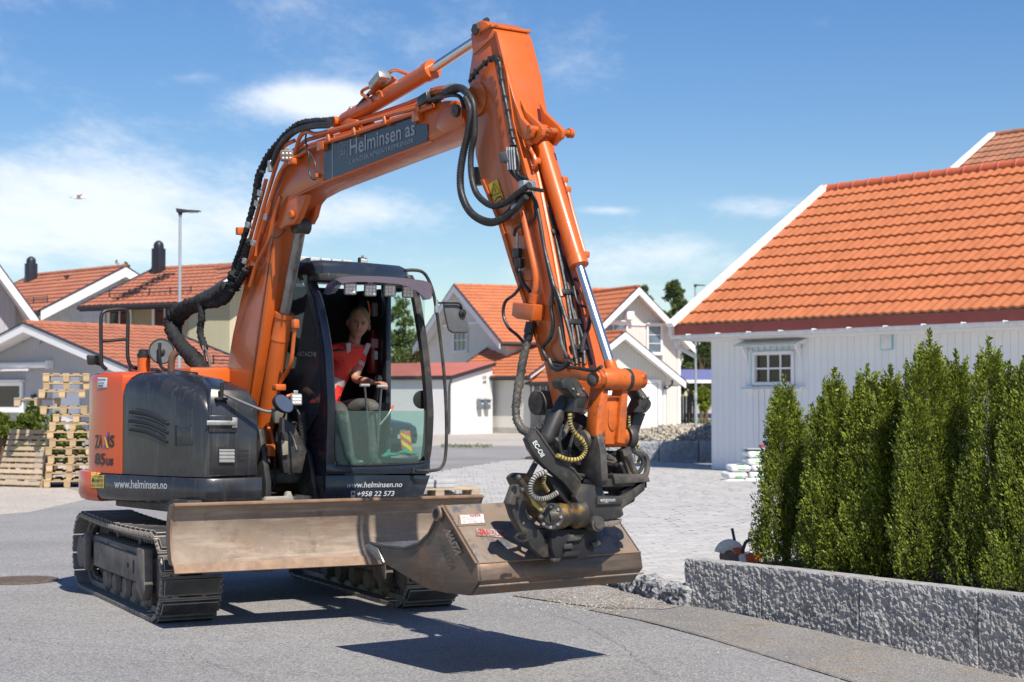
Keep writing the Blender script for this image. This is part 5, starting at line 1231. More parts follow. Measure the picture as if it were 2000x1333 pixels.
# counterweight (orange) round the tail
cwf = bez([(-1.103, .115), (-1.155, .34), (-1.15, .64), (-1.02, .90), (-.76, 1.09), (-.38, 1.22), (0, 1.27), (.38, 1.22), (.72, 1.06), (.95, .86), (1.08, .62), (1.1, .46)], 3)
cwfoot = cwf + [(.9, .45), (-.9, .115)]
czt = [1.795] * (len(cwf)) + [1.795, 1.795]
cw = body(cwfoot, 1.005, czt, [(0, .10), (.008, .05), (.03, .015), (.07, 0)], 'counterweight', m_orred, EX)
# skirt: black on the right side, orange round the tail
def skirtpiece(foot_outer, name, mat, zb=.795, zt_=.998, d=.0, curl=.0):
    n = len(foot_outer); ou = [Vector((x, y, 0)) for x, y in foot_outer]
    def off(k, q):
        a = ou[max(0, k - 1)]; b = ou[min(n - 1, k + 1)]; t = (b - a).normalized(); nn = Vector((-t.y, t.x, 0))
        if nn.dot(-ou[k]) < 0: nn = -nn
        return ou[k] + nn * q
    secs_ = [(.012, zt_), (0, zt_ - .012), (0, zb + .05), (.02, zb + .012), (.05, zb), (.22, zb), (.22, zt_)]
    rings = [[off(k, q) + Vector((0, 0, z)) for q, z in secs_] for k in range(n)]
    return MB().loft(rings).build(name, mat, EX, angle=45)
sk1 = bez([(-.425, -.90), (-.60, -.885), (-.835, -.835), (-.93, -.70), (-1.02, -.45), (-1.10, -.10), (-1.16, .2), (-1.185, .40)], 4)
sk2 = bez([(-1.187, .405), (-1.215, .60), (-1.16, .84), (-.98, 1.05), (-.66, 1.16), (-.3, 1.28), (0, 1.31), (.3, 1.28), (.66, 1.16), (.95, .95), (1.12, .62), (1.13, .45)], 4)
skirt = skirtpiece(sk1, 'side_skirt', m_hood)
sk2o = skirtpiece(sk2, 'tail_skirt', m_orred, zb=.78, zt_=1.01)
side = caster(EF, [hood, tank, cw]); skc = caster(EF, [skirt, sk2o])
# seam groove between hood and tank box and the frame ends
# louvres: three curved grooves
for (a, b, c_) in (((254, 805), (292, 812), (329, 829)), ((252, 822), (290, 829), (328, 846)), ((254, 839), (290, 846), (327, 864))):
    pts = [Vector(p + (0,)) for p in (a, b, c_)]; pp = [side(q.x, q.y) for q in spline(pts, 6)]
    MB().tube([h[0] + h[1] * .0 for h in pp], lambda t: .013, 8).build('louvre_groove', m_int, hood)
    pp = [side(q.x, q.y - 6) for q in spline(pts, 6)]
    MB().tube([h[0] - h[1] * .006 for h in pp], lambda t: .018 * min(1, 6 * t + .25, 6 * (1 - t) + .25), 10).build('louvre_rib', m_hood, hood)
def rect_on(name, u0, v0, u1, v1, mat, par, pr, off=.002, thick=.01, bev=.003, r=0):
    a = [pr(u0, v1), pr(u1, v1), pr(u1, v0), pr(u0, v0)]; nrm = sum((x[1] for x in a), Vector()).normalized()
    return MB().prism([x[0] + nrm * off for x in a], nrm * thick).build(name, mat, par, bevel=bev, seg=2)
rect_on('recess', 342, 831, 375, 871, m_int, hood, side, .0, .001, 0); rect_on('recess_panel', 346, 834, 377, 870, m_hood, hood, side, .0005, .006, .004)
rect_on('badge_seam', 411.5, 792, 413.5, 926, m_int, tank, side, -.001, .003, 0)
# front of tank box: handle, lamp, slots, mirror bracket
rect_on('handle_recess', 407, 812, 461, 845, m_hood, tank, side, 0, .012, .008)
rect_on('handle', 405, 822, 461, 831, m_zinc, tank, side, .02, .016, .004); rect_on('handle_end', 452, 816, 462, 836, m_zinc, tank, side, .012, .014, .003)
rect_on('lamp_recess', 425.5, 874, 461, 907, m_int, tank, side, 0, .002, 0)
tl_ = rect_on('tail_lamp', 427, 878, 457, 905, M('lamp_lens_grey', (.30, .30, .29), .15), tank, side, .004, .014, .004)
for k in range(4): rect_on('lens_bar', 427, 878.5 + k * 7, 457, 882 + k * 7, MATS['lamp_lens_grey'], tl_, side, .018, .004, .001)
for k in range(3): rect_on('vent_slot', 468, 879 + k * 7.6, 486, 883.5 + k * 7.6, m_int, tank, side, 0, .002, 0)
h0 = side(430, 782)
MB().box(h0[0] + Vector((0, -.02, .01)), (.09, .05, .02)).build('mirror_bracket', m_lblk, tank, bevel=.004)
MB().tube([h0[0] + Vector((0, -.02, .0)), h0[0] + Vector((0, -.03, .13))], .016, 8).build('mirror_post', m_lblk, tank)
pb = [U(437, 770, y=-.86), U(480, 789, y=-.92), U(520, 804, y=-.98), U(538, 801, y=-1.0), U(545, 793, y=-1.02)]
arm_ = MB().tube(pb, .012, 8, sub=4).build('mirror_arm', m_mirback, EX)
mc_ = U(553, 789, y=-1.05)
def oval(c, ax, a, b, th, name, mat, par, rim=None, tiltv=(0, 0, 1)):
    ax = Vector(ax).normalized(); e1 = ax.cross(Vector(tiltv)).normalized(); e2 = ax.cross(e1); n = 28
    rings = [[Vector(c) + ax * z + (e1 * math.cos(2 * math.pi * k / n) * a + e2 * math.sin(2 * math.pi * k / n) * b) * s for k in range(n)] for z, s in ((th, .55), (th * .7, .9), (0, 1.0), (-.012, 1.0), (-.012, .93))]
    o = MB().loft(rings).build(name, mat, par); f = [Vector(c) + ax * -.0135 + (e1 * math.cos(2 * math.pi * k / n) * a + e2 * math.sin(2 * math.pi * k / n) * b) * .92 for k in range(n)]
    MB().add(f, [tuple(range(n))]).build('mirror_glass', m_mirror, o, recalc=False, smooth=False); return o
oval(mc_, (-.12, .8, -.22), .088, .062, .05, 'round_mirror', m_lblk, EX, tiltv=(.6, .2, 1))
# upper round mirror, pipe, hand rail, lamp, orange filter can on the hood top
mr = U(315.5, 687, y=.20)
o = MB().lathe(mr, (-.25, -.9, .12), [(-.05, .05), (-.03, .09), (-.005, .102), (.004, .104), (.004, .094), (.001, .09)], 32).build('round_mirror', m_lblk, EX)
MB().lathe(mr, (-.25, -.9, .12), [(-.0, .092), (.0015, .091)], 32).build('mirror_back', m_mirback, o)
MB().lathe(mr, (-.25, -.9, .12), [(.0, .03), (.02, .026), (.024, .01)], 16).build('mirror_hub', m_lblk, o)
MB().tube([U(312, 670, y=.16), U(312, 700, y=.16), U(318, 720, y=.16), U(350, 727, y=.05), U(385, 731, y=-.1)], .014, 8, sub=4).build('mirror_arm', m_lblk, EX)
hr_ = MB()
hr_.tube([U(*p, y=.45) for p in ((208, 722), (200, 714), (198, 700), (197, 640), (198, 618), (203, 609), (215, 606), (237, 604.5), (247, 608), (250, 620), (249, 680), (251, 705), (260, 718), (285, 721))], .016, 8, sub=4)
hr_.tube([U(198, 667, y=.45), U(249, 663, y=.45)], .013, 8); hr_.build('hand_rail', m_lblk, EX)
rr = U(184, 705, y=.62); MB().prism([rr + Vector(p) for p in ((-.05, -.03, -.035), (.05, -.03, -.03), (.055, -.03, .04), (-.06, -.03, .045))], (0, .06, 0)).build('work_lamp', m_lblk, EX, bevel=.012)
MB().tube([U(190, 712, y=.6), U(203, 716, y=.5)], .008, 6).build('lamp_bracket', m_lblk, EX)
ca = U(281, 718, y=.35); MB().lathe(ca, (0, 0, 1), [(-.04, .05), (.075, .052), (.08, .045)], 20).build('filter_can', m_or, EX); MB().lathe(ca + Vector((0, 0, .08)), (0, 0, 1), [(0, .055), (.03, .055), (.035, .045), (.06, .042), (.065, .02)], 20).build('can_lid', m_lblk, EX)
ex_ = U(336, 700, y=-.05); MB().tube([ex_ + Vector((0, .02, -.12)), ex_ + Vector((0, 0, .0)), ex_ + Vector((.03, -.02, .05))], .028, 12, sub=3).build('exhaust_pipe', M('rusty_pipe', (.14, .07, .045), .7), EX)
lid = [U(340, 742, y=-.35), U(450, 742, y=-.5), U(425, 722, y=0), U(320, 722, y=.05)]
MB().box((-.35, .15, 1.62), (.5, .35, .42)).build('rear_cover', m_or, EX, bevel=.03)
# lettering and stickers on the body
text_on('lettering', 'www.helminsen.no', [(224, 954), (327, 955.5), (327, 940), (224, 936.5)], m_wtext, skirt, skc, .012)
t1 = [(186, 875), (223.5, 874), (223.5, 850), (186, 849)]
text_on('lettering', 'ZA', [(185.5, 876), (200, 875.5), (201, 850), (186.5, 849.5)], m_btext, cw, side, .03); text_on('lettering', 'IS', [(211, 875), (223.5, 874), (224, 850), (212, 850)], m_btext, cw, side, .03)
poly_on('letter_stroke', [(203, 875), (206.5, 875), (214, 844), (210.5, 844)], M('violet_print', (.10, .07, .35), .4), cw, side, .003); poly_on('letter_stroke', [(204.5, 853), (207.5, 856), (213, 875), (209, 875)], m_yelw, cw, side, .0045)
text_on('lettering', '85', [(185, 908), (206, 909), (206.5, 886), (186, 885)], m_btext, cw, side, .03); text_on('lettering', 'us', [(207.5, 909), (221.5, 909.5), (222, 896), (208, 895)], m_btext, cw, side, .03)
st_ = grid_on('sticker', [(191.5, 758), (210, 757), (210.5, 738.5), (192, 738)], m_wstick, cw, side, .004)
for k in range(3): rect_on('sticker_print', 193, 741 + k * 6, 208 - 3 * k, 743.5 + k * 6, [M('teal_print', (.05, .25, .2), .5), m_gtext, m_btext][k], st_, side, .006, .0005, 0)
st_ = grid_on('warning_sticker', [(178.5, 953), (204, 954), (204, 924.5), (178.5, 923)], m_ystick, skirt, skc, .004)
for k, tx in enumerate(('ADVARSEL', 'KLEMFARE', 'HOLD AVSTAND')): text_on('lettering', tx, [(186 if k < 2 else 179.5, 933 + k * 9), (203, 933.3 + k * 9), (203, 927.3 + k * 9), (186 if k < 2 else 179.5, 926.8 + k * 9)], m_btext, st_, skc, .01, off=.007)
poly_on('warning_triangle', [(180, 941), (186, 941), (183, 931)], m_btext, st_, skc, .007)

# ---- cab
CB = MB().box((.61, -.2, .965), (.98, 1.2, .07)).build('cab', m_int, EX)           # the cab: floor with everything on it
def P_(l): return [Vector(p) for p in l]
rp = [(645, 925), (651.5, 870), (652, 800), (650, 749), (645, 675), (632, 590), (620, 550)]
rpl = [(634, 925), (634.5, 870), (637, 800), (636, 770), (629.5, 675), (614, 590), (598, 545)]
# right front pillar: a lofted post between its two edges
def post(edgeA, edgeB, xa, xb, dep, name, mat, par, inward=(0, 1, 0)):
    rings = []
    A_ = spline([U(*p, x=xa) if not isinstance(p, Vector) else p for p in edgeA], 3); B_ = spline([U(*p, x=xb) if not isinstance(p, Vector) else p for p in edgeB], 3)
    for a, b in zip(A_, B_): rings.append([a, b, b + Vector(inward) * dep, a + Vector(inward) * dep])
    return MB().loft(rings).build(name, mat, par, bevel=.012, seg=2, angle=40)
# right pillar seen on its flat flank: front strip at the corner plus flank going back
strip = []
fr_edge = [U(*p, x=.12) for p in ((636, 925), (638, 870), (640, 800), (638, 749), (633, 675), (617, 590), (603, 548))]
rings = []
for p in spline(fr_edge, 4): rings.append([p + Vector(q) for q in ((0, .10, 0), (0, .0, 0), (.012, -.012, 0), (.055, -.014, 0), (.07, .0, 0), (.07, .05, 0), (.03, .10, 0))])
MB().loft(rings).build('front_pillar', m_cab, CB, angle=40)
fl_edge = [U(*p, x=1.10) for p in ((834, 925), (843, 880), (846.5, 830), (846.5, 792), (839, 698), (826, 610), (816, 560), (806, 538))]
rings = []
for p in spline(fl_edge, 4): rings.append([p + Vector(q) for q in ((0, .07, 0), (0, .0, 0), (-.012, -.012, 0), (-.045, -.014, 0), (-.06, .0, 0), (-.06, .05, 0))])
lp = MB().loft(rings).build('front_pillar', m_frame, CB, angle=40)
q1, q2 = U(636, 925, x=.12), U(835, 925, x=1.10)
# right flank: lower panel, window surround and window
ywB = .30
win = [(560, 848), (594, 847), (607, 843), (617, 820), (626, 773), (626, 700), (620, 650), (605, 590), (590, 540), (580, 524), (560, 520)]
wpts = [U(*p, x=.10) for p in win]
def wprof(z):     # front edge of the flank at height z
    e = sorted((p.z, p.y) for p in fr_edge); return float(np.interp(z, [a for a, b in e], [b for a, b in e]))
fl = MB()
zs = [1.0, 1.1, 1.2, 1.28, 1.30]
fl.prism([(.115, wprof(z) + .01, z) for z in zs] + [(.115, ywB, 1.30), (.115, ywB, 1.0)], (.03, 0, 0)); fl.build('flank_panel', m_cab, CB)
# surround: ring between pillar and window outline
inn = spline([U(*p, x=.115) for p in ((594, 847), (607, 843), (617, 820), (626, 773), (627, 700), (621, 650), (606, 590), (591, 540), (578, 524), (562, 521))], 3); m = MB()
out_ = []
for p in inn: out_.append(Vector((.115, min(wprof(p.z) + .02, p.y - .02), p.z if p.z < 2.5 else p.z + .05)))
rings = [[a, b, b + Vector((.03, 0, 0)), a + Vector((.03, 0, 0))] for a, b in zip(inn, out_)]
MB().loft(rings).build('window_surround', m_cab, CB)
MB().prism([(.128, U(594, 847, x=.12).y, 1.30), (.128, wprof(1.6) + .08, 1.55), (.128, wprof(2.0) + .05, 2.0), (.128, wprof(2.35) + .06, 2.35), (.128, wprof(2.5) + .2, 2.55), (.128, ywB, 2.55), (.128, ywB, 1.28)], (.006, 0, 0)).build('side_window', m_glassd, CB, smooth=False)
MB().box((.13, ywB + .03, 1.8), (.05, .09, 1.6)).build('rear_pillar', m_cab, CB, bevel=.01)
text_on('window_lettering', 'HITACHI', [(581, 696), (617, 697), (617, 688), (581, 687)], m_wtext, CB, plane_proj(EF, x=.127, n=(-1, 0, 0)), .0, off=.002)
# rear and left quarter, B pillar, roof
MB().box((.61, ywB + .05, 1.75), (.96, .05, 1.55)).build('rear_wall', m_int, CB, bevel=.01)
bp = U(753, 700, x=1.08)
MB().box((1.085, bp.y, 1.75), (.05, .09, 1.6)).build('door_pillar', m_cab, CB, bevel=.01)
MB().box((1.085, (bp.y + ywB) / 2 + .05, 1.75), (.03, ywB - bp.y, 1.5)).build('quarter_panel', m_int, CB)
MB().box((1.088, (bp.y - .85) / 2, 1.045), (.04, .85 + bp.y, .10)).build('door_sill', m_cab, CB, bevel=.008)
MB().box((1.088, (bp.y - .7) / 2, 2.50), (.05, .6, .08)).build('door_top_rail', m_cab, CB, bevel=.008)
MB().box((1.096, (bp.y - .84) / 2, 1.78), (.005, .72 + bp.y, 1.4)).build('door_glass', m_glassc, CB, smooth=False)
# roof
rf = [(.06, -.46), (.10, -.66), (.18, -.745), (.6, -.74), (1.02, -.62), (1.12, -.50), (1.13, .2), (1.05, .36), (.15, .36), (.06, .25)]
body(rf, 2.555, [2.665] * len(rf), [(0, .06), (.02, .02), (.06, .0)], 'roof', m_cab, CB)
MB().prism([(.12, -.72, 2.50), (.2, -.80, 2.50), (1.05, -.70, 2.50), (1.12, -.6, 2.50), (1.12, -.5, 2.5), (.12, -.55, 2.5)], (0, 0, .058)).build('roof_front_beam', m_frame, CB, bevel=.01)
# lower screen, its frame and the curved sill
def fp(u, v): return U(u, v, y=-.90) 
def fplane(u, v):
    """front plane of the cab: between the two pillars"""
    a, b = Vector((.16, -.925, 0)), Vector((1.06, -.885, 0)); n = Vector((a.y - b.y, b.x - a.x, 0)).normalized(); C, d = EF.ray(u, v); t = (a - C).dot(n) / d.dot(n); return C + d * t, -n if n.y > 0 else n
g = [fplane(*p)[0] for p in ((656, 803), (831, 803), (831, 868), (828, 890), (817, 903), (670, 909), (660, 903), (655, 890))]
MB().prism(g, (0, .006, 0)).build('lower_windscreen', m_glassg, CB, smooth=False)
e = [fplane(*p)[0] for p in ((655, 802), (655, 890), (660, 904), (671, 910), (817, 905), (829, 891), (832, 868), (832, 802))]
MB().tube(spline(e, 3), .008, 6).build('screen_seal', m_lblk, CB)
s_ = [fplane(*p)[0] for p in ((637, 926), (637, 905), (660, 909), (672, 913), (817, 908), (829, 900), (841, 900), (838, 926))]
MB().prism(s_, (0, .05, 0)).build('front_sill', m_cab, CB, bevel=.005)
# base panel with lettering
bpn = [fplane(*p)[0] + Vector((0, -.015, 0)) for p in ((634, 929), (634, 979), (822, 975), (838, 929))]
base = MB().prism(bpn, (0, .04, 0)).build('base_panel', m_cab, CB, bevel=.004)
sb_ = [U(u, v, x=.105) for u, v in ((634, 929), (634, 979), (578, 978), (562, 929))]
MB().prism(sb_, (.03, 0, 0)).build('base_side_panel', m_frame, CB, bevel=.004)
MB().prism([Vector((bpn[3].x, bpn[3].y, bpn[3].z)), Vector((bpn[2].x, bpn[2].y, bpn[2].z)), Vector((1.10, .2, bpn[2].z)), Vector((1.12, .2, bpn[3].z))], (-.03, 0, 0)).build('base_side_panel', m_frame, CB)
pjb = lambda u, v: (fplane(u, v)[0] + Vector((0, -.016, 0)), Vector((0, -1, 0)))
text_on('lettering', 'www.helminsen.no', [(675, 953), (783, 951.5), (783, 941), (675, 941.5)], m_wtext, base, pjb, .008, .25)
text_on('lettering', '+958 22 573', [(695, 970), (768, 969), (768, 959), (695, 960)], m_wtext, base, pjb, .012, .25)
poly_on('phone_symbol', [(683, 959), (691, 959), (691, 972), (683, 972)], m_wtext, base, pjb, .003); poly_on('phone_symbol', [(684.5, 962), (689.5, 962), (689.5, 967), (684.5, 967)], m_btext, base, pjb, .005)
rect_on('type_plate', 597.5, 935, 613, 955, M('type_plate_grey', (.2, .22, .23), .4), CB, lambda u, v: (U(u, v, x=.104), Vector((-1, 0, 0))), .001, .002, 0)
for k in range(3): rect_on('plate_print', 601, 939 + 5 * k, 609.5, 941 + 5 * k, m_wstick, CB, lambda u, v: (U(u, v, x=.104), Vector((-1, 0, 0))), .004, .0005, 0)
# front step and frame under the cab edge
MB().tube([U(*p, y=-.97) for p in ((791, 529), (806, 528), (824, 531), (836, 545), (846, 572), (853, 610), (862, 680), (869, 753), (872, 830), (871, 880), (867, 905), (857, 917), (835, 920), (812, 920))], .0135, 8, sub=3).build('guard_tube', m_frame, EX)
MB().tube([U(808, 914, y=-.94), U(808, 924, y=-.94)], .02, 8).build('guard_clamp', m_frame, EX)
ma = MB().tube([U(852, 592, y=-.97), U(880, 592, y=-.97), U(896, 593, y=-.97), U(902, 602, y=-.96), U(904, 618, y=-.95)], .008, 8, sub=4).build('mirror_arm', m_lblk, EX)
MB().cyl(U(852, 586, y=-.97), U(852, 611, y=-.97), .017, n=10).build('mirror_clamp', m_zinc, EX)
mm_ = [U(*p, y=-.95) for p in ((866, 588), (897, 586), (903, 594), (918, 640), (915, 651), (884, 651), (876, 645), (868, 610))]
mo = MB().prism(mm_, (.03, .06, 0)).build('side_mirror', m_mirback, EX, bevel=.014, seg=3)
MB().lathe(U(903, 612, y=-.955), (0, -1, 0), [(0, .034), (.012, .032), (.018, .014), (.03, .012)], 16).build('mirror_hub', m_lblk, mo)
# half-round mirror inside the left pillar
MB().lathe(U(824, 781, y=-.80), (-.3, -1, 0), [(-.02, .05), (0, .075), (.003, .06)], 20).build('round_mirror', m_lblk, CB)
# visor and work lights
vz = []
top = [(632, 574), (640, 556), (655, 547), (680, 541), (740, 541), (800, 546), (838, 552), (846, 566)]; bot = [(633, 574), (645, 574), (655, 560), (682, 552), (740, 552), (798, 560), (838, 586), (846, 566)]
vt_ = spline([U(u, v, y=-.98) for u, v in top], 3); vb_ = spline([U(u, v, y=-1.08) for u, v in bot], 3)
MB().loft([[a, b, b + Vector((0, .004, .004)), a + Vector((0, .004, .004))] for a, b in zip(vt_, vb_)]).build('sun_visor', m_visor, CB)
vl = [(632, 573), (640, 557), (655, 547), (672, 543), (664, 562), (655, 573), (640, 576)]; MB().prism([U(u, v, y=-1.02) for u, v in vl], (0, .004, 0)).build('sun_visor', m_visor, CB, smooth=False)
vr = [(815, 547), (838, 553), (847, 568), (838, 585), (826, 587), (820, 575)]; MB().prism([U(u, v, y=-.98) for u, v in vr], (0, .004, 0)).build('sun_visor', m_visor, CB, smooth=False)
MB().tube([U(672, 545, y=-.93), U(812, 553, y=-.86)], .018, 8).build('lamp_rail', m_frame, CB)
def worklamp(c, ax, s, name='work_lamp', par=CB, hm=m_lamph, nx=3, ny=3, lens=m_led, wfac=1.0):
    ax = Vector(ax).normalized(); Rm = basis(Vector((-ax.y, ax.x, 0)), -ax); ex, ey, ez = Rm.col[0], Rm.col[1], Rm.col[2]; c = Vector(c)
    o = MB().box(c, (s * wfac, s * .5, s), Rm).build(name, hm, par, bevel=s * .16, seg=3)
    l = MB().box(c - ey * s * .25, (s * wfac * .80, s * .04, s * .80), Rm).build('lens', lens, o, bevel=s * .05)
    m = MB()
    for i in range(nx):
        for j in range(ny): m.lathe(c - ey * s * .27 + ex * s * wfac * .8 * ((i + .5) / nx - .5) + ez * s * .8 * ((j + .5) / ny - .5), -ey, [(0, s * .11), (s * .03, s * .08), (s * .045, s * .02)], 8)
    m.build('led', M('led_white', (.75, .75, .7), .2), o)
    MB().box(c + ez * s * .62 + ey * s * .05, (s * .4, s * .1, s * .3), Rm).build('bracket', m_zinc, o, bevel=s * .04); return o
for u, v, y in ((684, 564, -1.0), (723, 567, -.985), (761, 567.5, -.965), (797, 570, -.94)): worklamp(U(u, v, y=y), (-.5, -1, -.25), .098)
# roof lights
for k in range(5):
    c_ = U(593 + k * 21, 507.5 + k * 1.6, y=-.25 - .0 * k); o = MB().box(c_, (.082, .05, .045), rotz(-2)).build('light_bar', M('bar_silver', (.6, .6, .58), .4), CB, bevel=.006)
    MB().box(c_ + Vector((0, -.027, 0)), (.066, .004, .03), rotz(-2)).build('lens', m_led, o)
worklamp(U(708, 512, y=-.45), (.3, -1, -.1), .07, hm=m_lblk, nx=3, ny=2, wfac=1.35)
# boom-side lamp next to the lower mirror
worklamp(U(578, 781, y=-1.0), (-.2, -1, 0), .09, par=EX)
MB().tube([U(560, 775, y=-.95), U(574, 771, y=-.97)], .014, 8).build('lamp_bracket', m_or, EX)
# interior
st_o = MB().box((.62, .02, 1.38), (.48, .46, .12)).build('seat', m_int, CB, bevel=.04, seg=3); MB().box((.62, .24, 1.78), (.46, .1, .72)).build('backrest', m_int, st_o, bevel=.04, seg=3); MB().box((.62, .0, 1.15), (.4, .4, .36)).build('seat_base', m_int, st_o)
for sx in (.34, .93): MB().box((sx, -.12, 1.5), (.15, .48, .1)).build('console', m_int, CB, bevel=.02)
for (u0_, v0_, u1_, v1_) in ((722, 866, 712, 753), (737, 862, 745, 755)):
    a = U(u0_, v0_, y=-.66); b = U(u1_, v1_, y=-.76); lv = MB().tube([a, b], .0095, 8).build('travel_lever', M('lever_steel', (.16, .17, .18), .35, metal=.5), CB)
    MB().tube([b + Vector((-.042, -.004, .0)), b + Vector((.042, 0, .0))], .0125, 10).build('lever_grip', M('grip_grey', (.34, .33, .32), .5), lv); 
jy = U(739, 743, y=-.53); MB().tube([jy + Vector((.01, .05, -.16)), jy + Vector((0, .01, -.03))], .014, 8).build('joystick', m_lblk, CB); MB().sphere(jy + Vector((0, 0, .01)), .034, sc=(.8, 1, 1.1)).build('joystick_knob', M('gloss_black', (.02, .02, .02), .15), CB)
fe_ = U(728, 690, y=-.05); o = MB().lathe(fe_ - Vector((0, 0, .17)), (0, 0, 1), [(0, .04), (.02, .05), (.28, .05), (.33, .02), (.36, .018)], 16).build('fire_extinguisher', M('extinguisher_red', (.16, .008, .012), .3), CB)
MB().box(fe_ + Vector((-.01, -.052, .08)), (.07, .006, .075)).build('label', M('pink_label', (.42, .20, .24), .5), o); MB().box(fe_ + Vector((.0, -.053, -.02)), (.03, .006, .07)).build('label', m_wstick, o)
p = U(731, 605, y=-.1); MB().box(p, (.055, .05, .12)).build('cab_lamp', M('plastic_grey', (.16, .16, .17), .5), CB, bevel=.015)
MB().tube([U(718, 588, y=-.2), U(722, 605, y=-.2), U(722, 618, y=-.2)], .006, 6).build('red_strap', m_red, CB)
MB().sphere(U(714, 600, y=.1), .07, sc=(1, .6, 1)).build('green_bag', M('cab_green', (.008, .06, .05), .6), CB)
pd = MB()
for dx in (-.09, .09): pd.box((.62 + dx, -.62, 1.05), (.09, .16, .02), Matrix.Rotation(-.5, 3, 'X'))
pd.build('pedal', m_zinc, CB)
MB().tube([U(742, 830, y=-.7), U(757, 812, y=-.72), U(764, 800, y=-.72)], .008, 8, sub=3).build('flexible_lamp', m_zinc, CB); MB().tube([U(764, 801, y=-.72), U(768, 793, y=-.72)], .009, 8).build('lamp_tip', m_red, CB)

# ---- boom
XN, XW = -.26, .28
def X(pts): return [U(u, v, x=XN) for u, v in pts]
back = X([(470, 878), (448, 860), (437, 800), (439, 742), (455, 650), (470, 585), (490, 500), (512, 425), (535, 355), (560, 308), (592, 284), (640, 266), (700, 250), (848, 203), (868, 197), (890, 196), (899, 202), (904, 215)])
fwd = X([(905, 232), (903, 247), (844, 275), (760, 307), (634, 356), (600, 370), (575, 384), (552, 412), (538, 445), (533, 500), (526, 560), (508, 680), (486, 790), (470, 850), (462, 878)])
nr_ = back + fwd; fr_b = [p + Vector((.17 + .11 * min(1, max(0, (p.z - 2.3) / .7)), 0, 0)) for p in nr_]
BM = MB().loft([nr_, fr_b]).build('boom', m_or, EX, bevel=.008)
# underside edge flange and knee bracket with cylinder lugs
kn = X([(560, 388), (600, 380), (592, 405), (585, 424), (577, 437), (562, 441), (550, 448), (541, 441), (538, 425), (546, 405)])
kf = [U(u, v, x=XN + XW) for u, v in ((600, 378), (628, 362), (655, 362), (634, 386), (627, 404), (622, 424), (614, 439), (598, 440), (596, 410))]
for pts_, x0, w in ((kn, XN - .010, .05), (kf, XN + XW - .045, .05)):
    MB().prism([Vector((x0, p.y, p.z)) for p in pts_], (w, 0, 0)).build('cylinder_lug', m_or, BM, bevel=.006)
for u, v, r_ in ((571, 420, .035), (893, 217, .042)): MB().lathe(U(u, v, x=XN - .012), (-1, 0, 0), [(0, r_), (.022, r_), (.026, r_ * .8), (.026, r_ * .3), (.02, .004)], 24).build('pin', m_oru if v > 300 else m_steel, BM)
fl_ = X([(868, 210), (903, 205), (908, 245), (870, 262), (855, 250), (857, 228)])
MB().prism(fl_, (-.014, 0, 0)).build('pivot_plate', m_or, BM, bevel=.004)
MB().tube([p + Vector((-.002, 0, 0)) for p in X([(568, 389), (600, 373), (634, 356), (760, 307), (844, 275)])], .010, 6).build('weld_edge', m_or, BM)
# side sign
sg_ = X([(635, 277), (816, 223.5), (816, 243), (837.5, 243), (837, 276), (634.5, 355)])
sign = MB().prism([p + Vector((-.004, 0, 0)) for p in sg_], (-.006, 0, 0)).build('name_plate', m_dplate, BM, bevel=.002, seg=1)
MB().prism([p + Vector((-.0105, 0, 0)) for p in X([(651, 271.5), (652.5, 271), (652.5, 348), (651, 348.7)])], (-.001, 0, 0)).build('plate_seam', m_gtext, sign)
pjn = plane_proj(EF, x=XN - .0105, n=(-1, 0, 0))
text_on('lettering', 'Helminsen as', [(684, 305), (811, 264), (811, 234), (684, 273)], m_gtext, sign, pjn, .012)
text_on('lettering', 'LANDSKAPSENTREPRENØR', [(684, 322), (809, 278.5), (809, 269.5), (684, 312.5)], m_gtext, sign, pjn, .0)
for pl in ([(663, 280), (679, 276), (679, 309), (663, 313)],):
    MB().tube([a for a in [pjn(*p)[0] + Vector((-.001, 0, 0)) for p in pl + pl[:1]]], .0022, 4).build('emblem', m_gtext, sign)
for st in ([(666, 305), (669, 296), (667, 290), (671, 284)], [(672, 302), (675, 294), (673, 286), (677, 280)], [(665, 296), (671, 294), (677, 297)], [(664, 308), (670, 300), (678, 303)]): MB().tube([pjn(*p)[0] + Vector((-.001, 0, 0)) for p in st], .0026, 4).build('emblem', m_gtext, sign)
for u, v in ((636, 285), (822, 229)):
    a = X([(u - 7, v - 9), (u + 6, v - 12), (u + 7, v + 8), (u - 6, v + 12)]); MB().prism(a, (-.05, 0, 0)).build('hook_block', m_or, BM, bevel=.006)
# steel pipes along boom: back/right edge
def pipe(pts, r_, mat=m_or, x=XN, name='pipe', par=BM, sub=4, n=8): return MB().tube([U(u, v, x=x) for u, v in pts], r_, n, sub=sub).build(name, mat, par)
for k, (pts, x) in enumerate([([(512, 455), (520, 425), (538, 360), (556, 325), (590, 300), (620, 283), (690, 262), (830, 213), (846, 205)], XN - .03),
                              ([(500, 500), (506, 465), (526, 400), (552, 330), (575, 300), (586, 268), (600, 258), (618, 262), (660, 252), (835, 205)], XN - .03),
                              ([(476, 555), (492, 490), (512, 415), (533, 345), (548, 300), (556, 285), (575, 275)], XN - .02),
                              ([(464, 560), (485, 480), (507, 400), (520, 350)], XN - .02),
                              ([(488, 560), (500, 520), (510, 500), (524, 470), (536, 420), (548, 385)], XN - .035),
                              ([(572, 296), (586, 286), (600, 274), (640, 262), (830, 200), (848, 196), (868, 190)], XN + .05),
                              ([(640, 258), (700, 236), (790, 205), (812, 196), (830, 190), (862, 186)], XN + .12)]): pipe(pts, .0165, x=x)
for u, v in ((508, 378), (502, 398), (485, 440), (520, 425), (478, 510), (495, 475)): MB().box(U(u, v, x=XN - .05), (.03, .055, .045), Matrix.Rotation(.3, 3, 'X')).build('pipe_clamp', m_zinc, BM, bevel=.006)
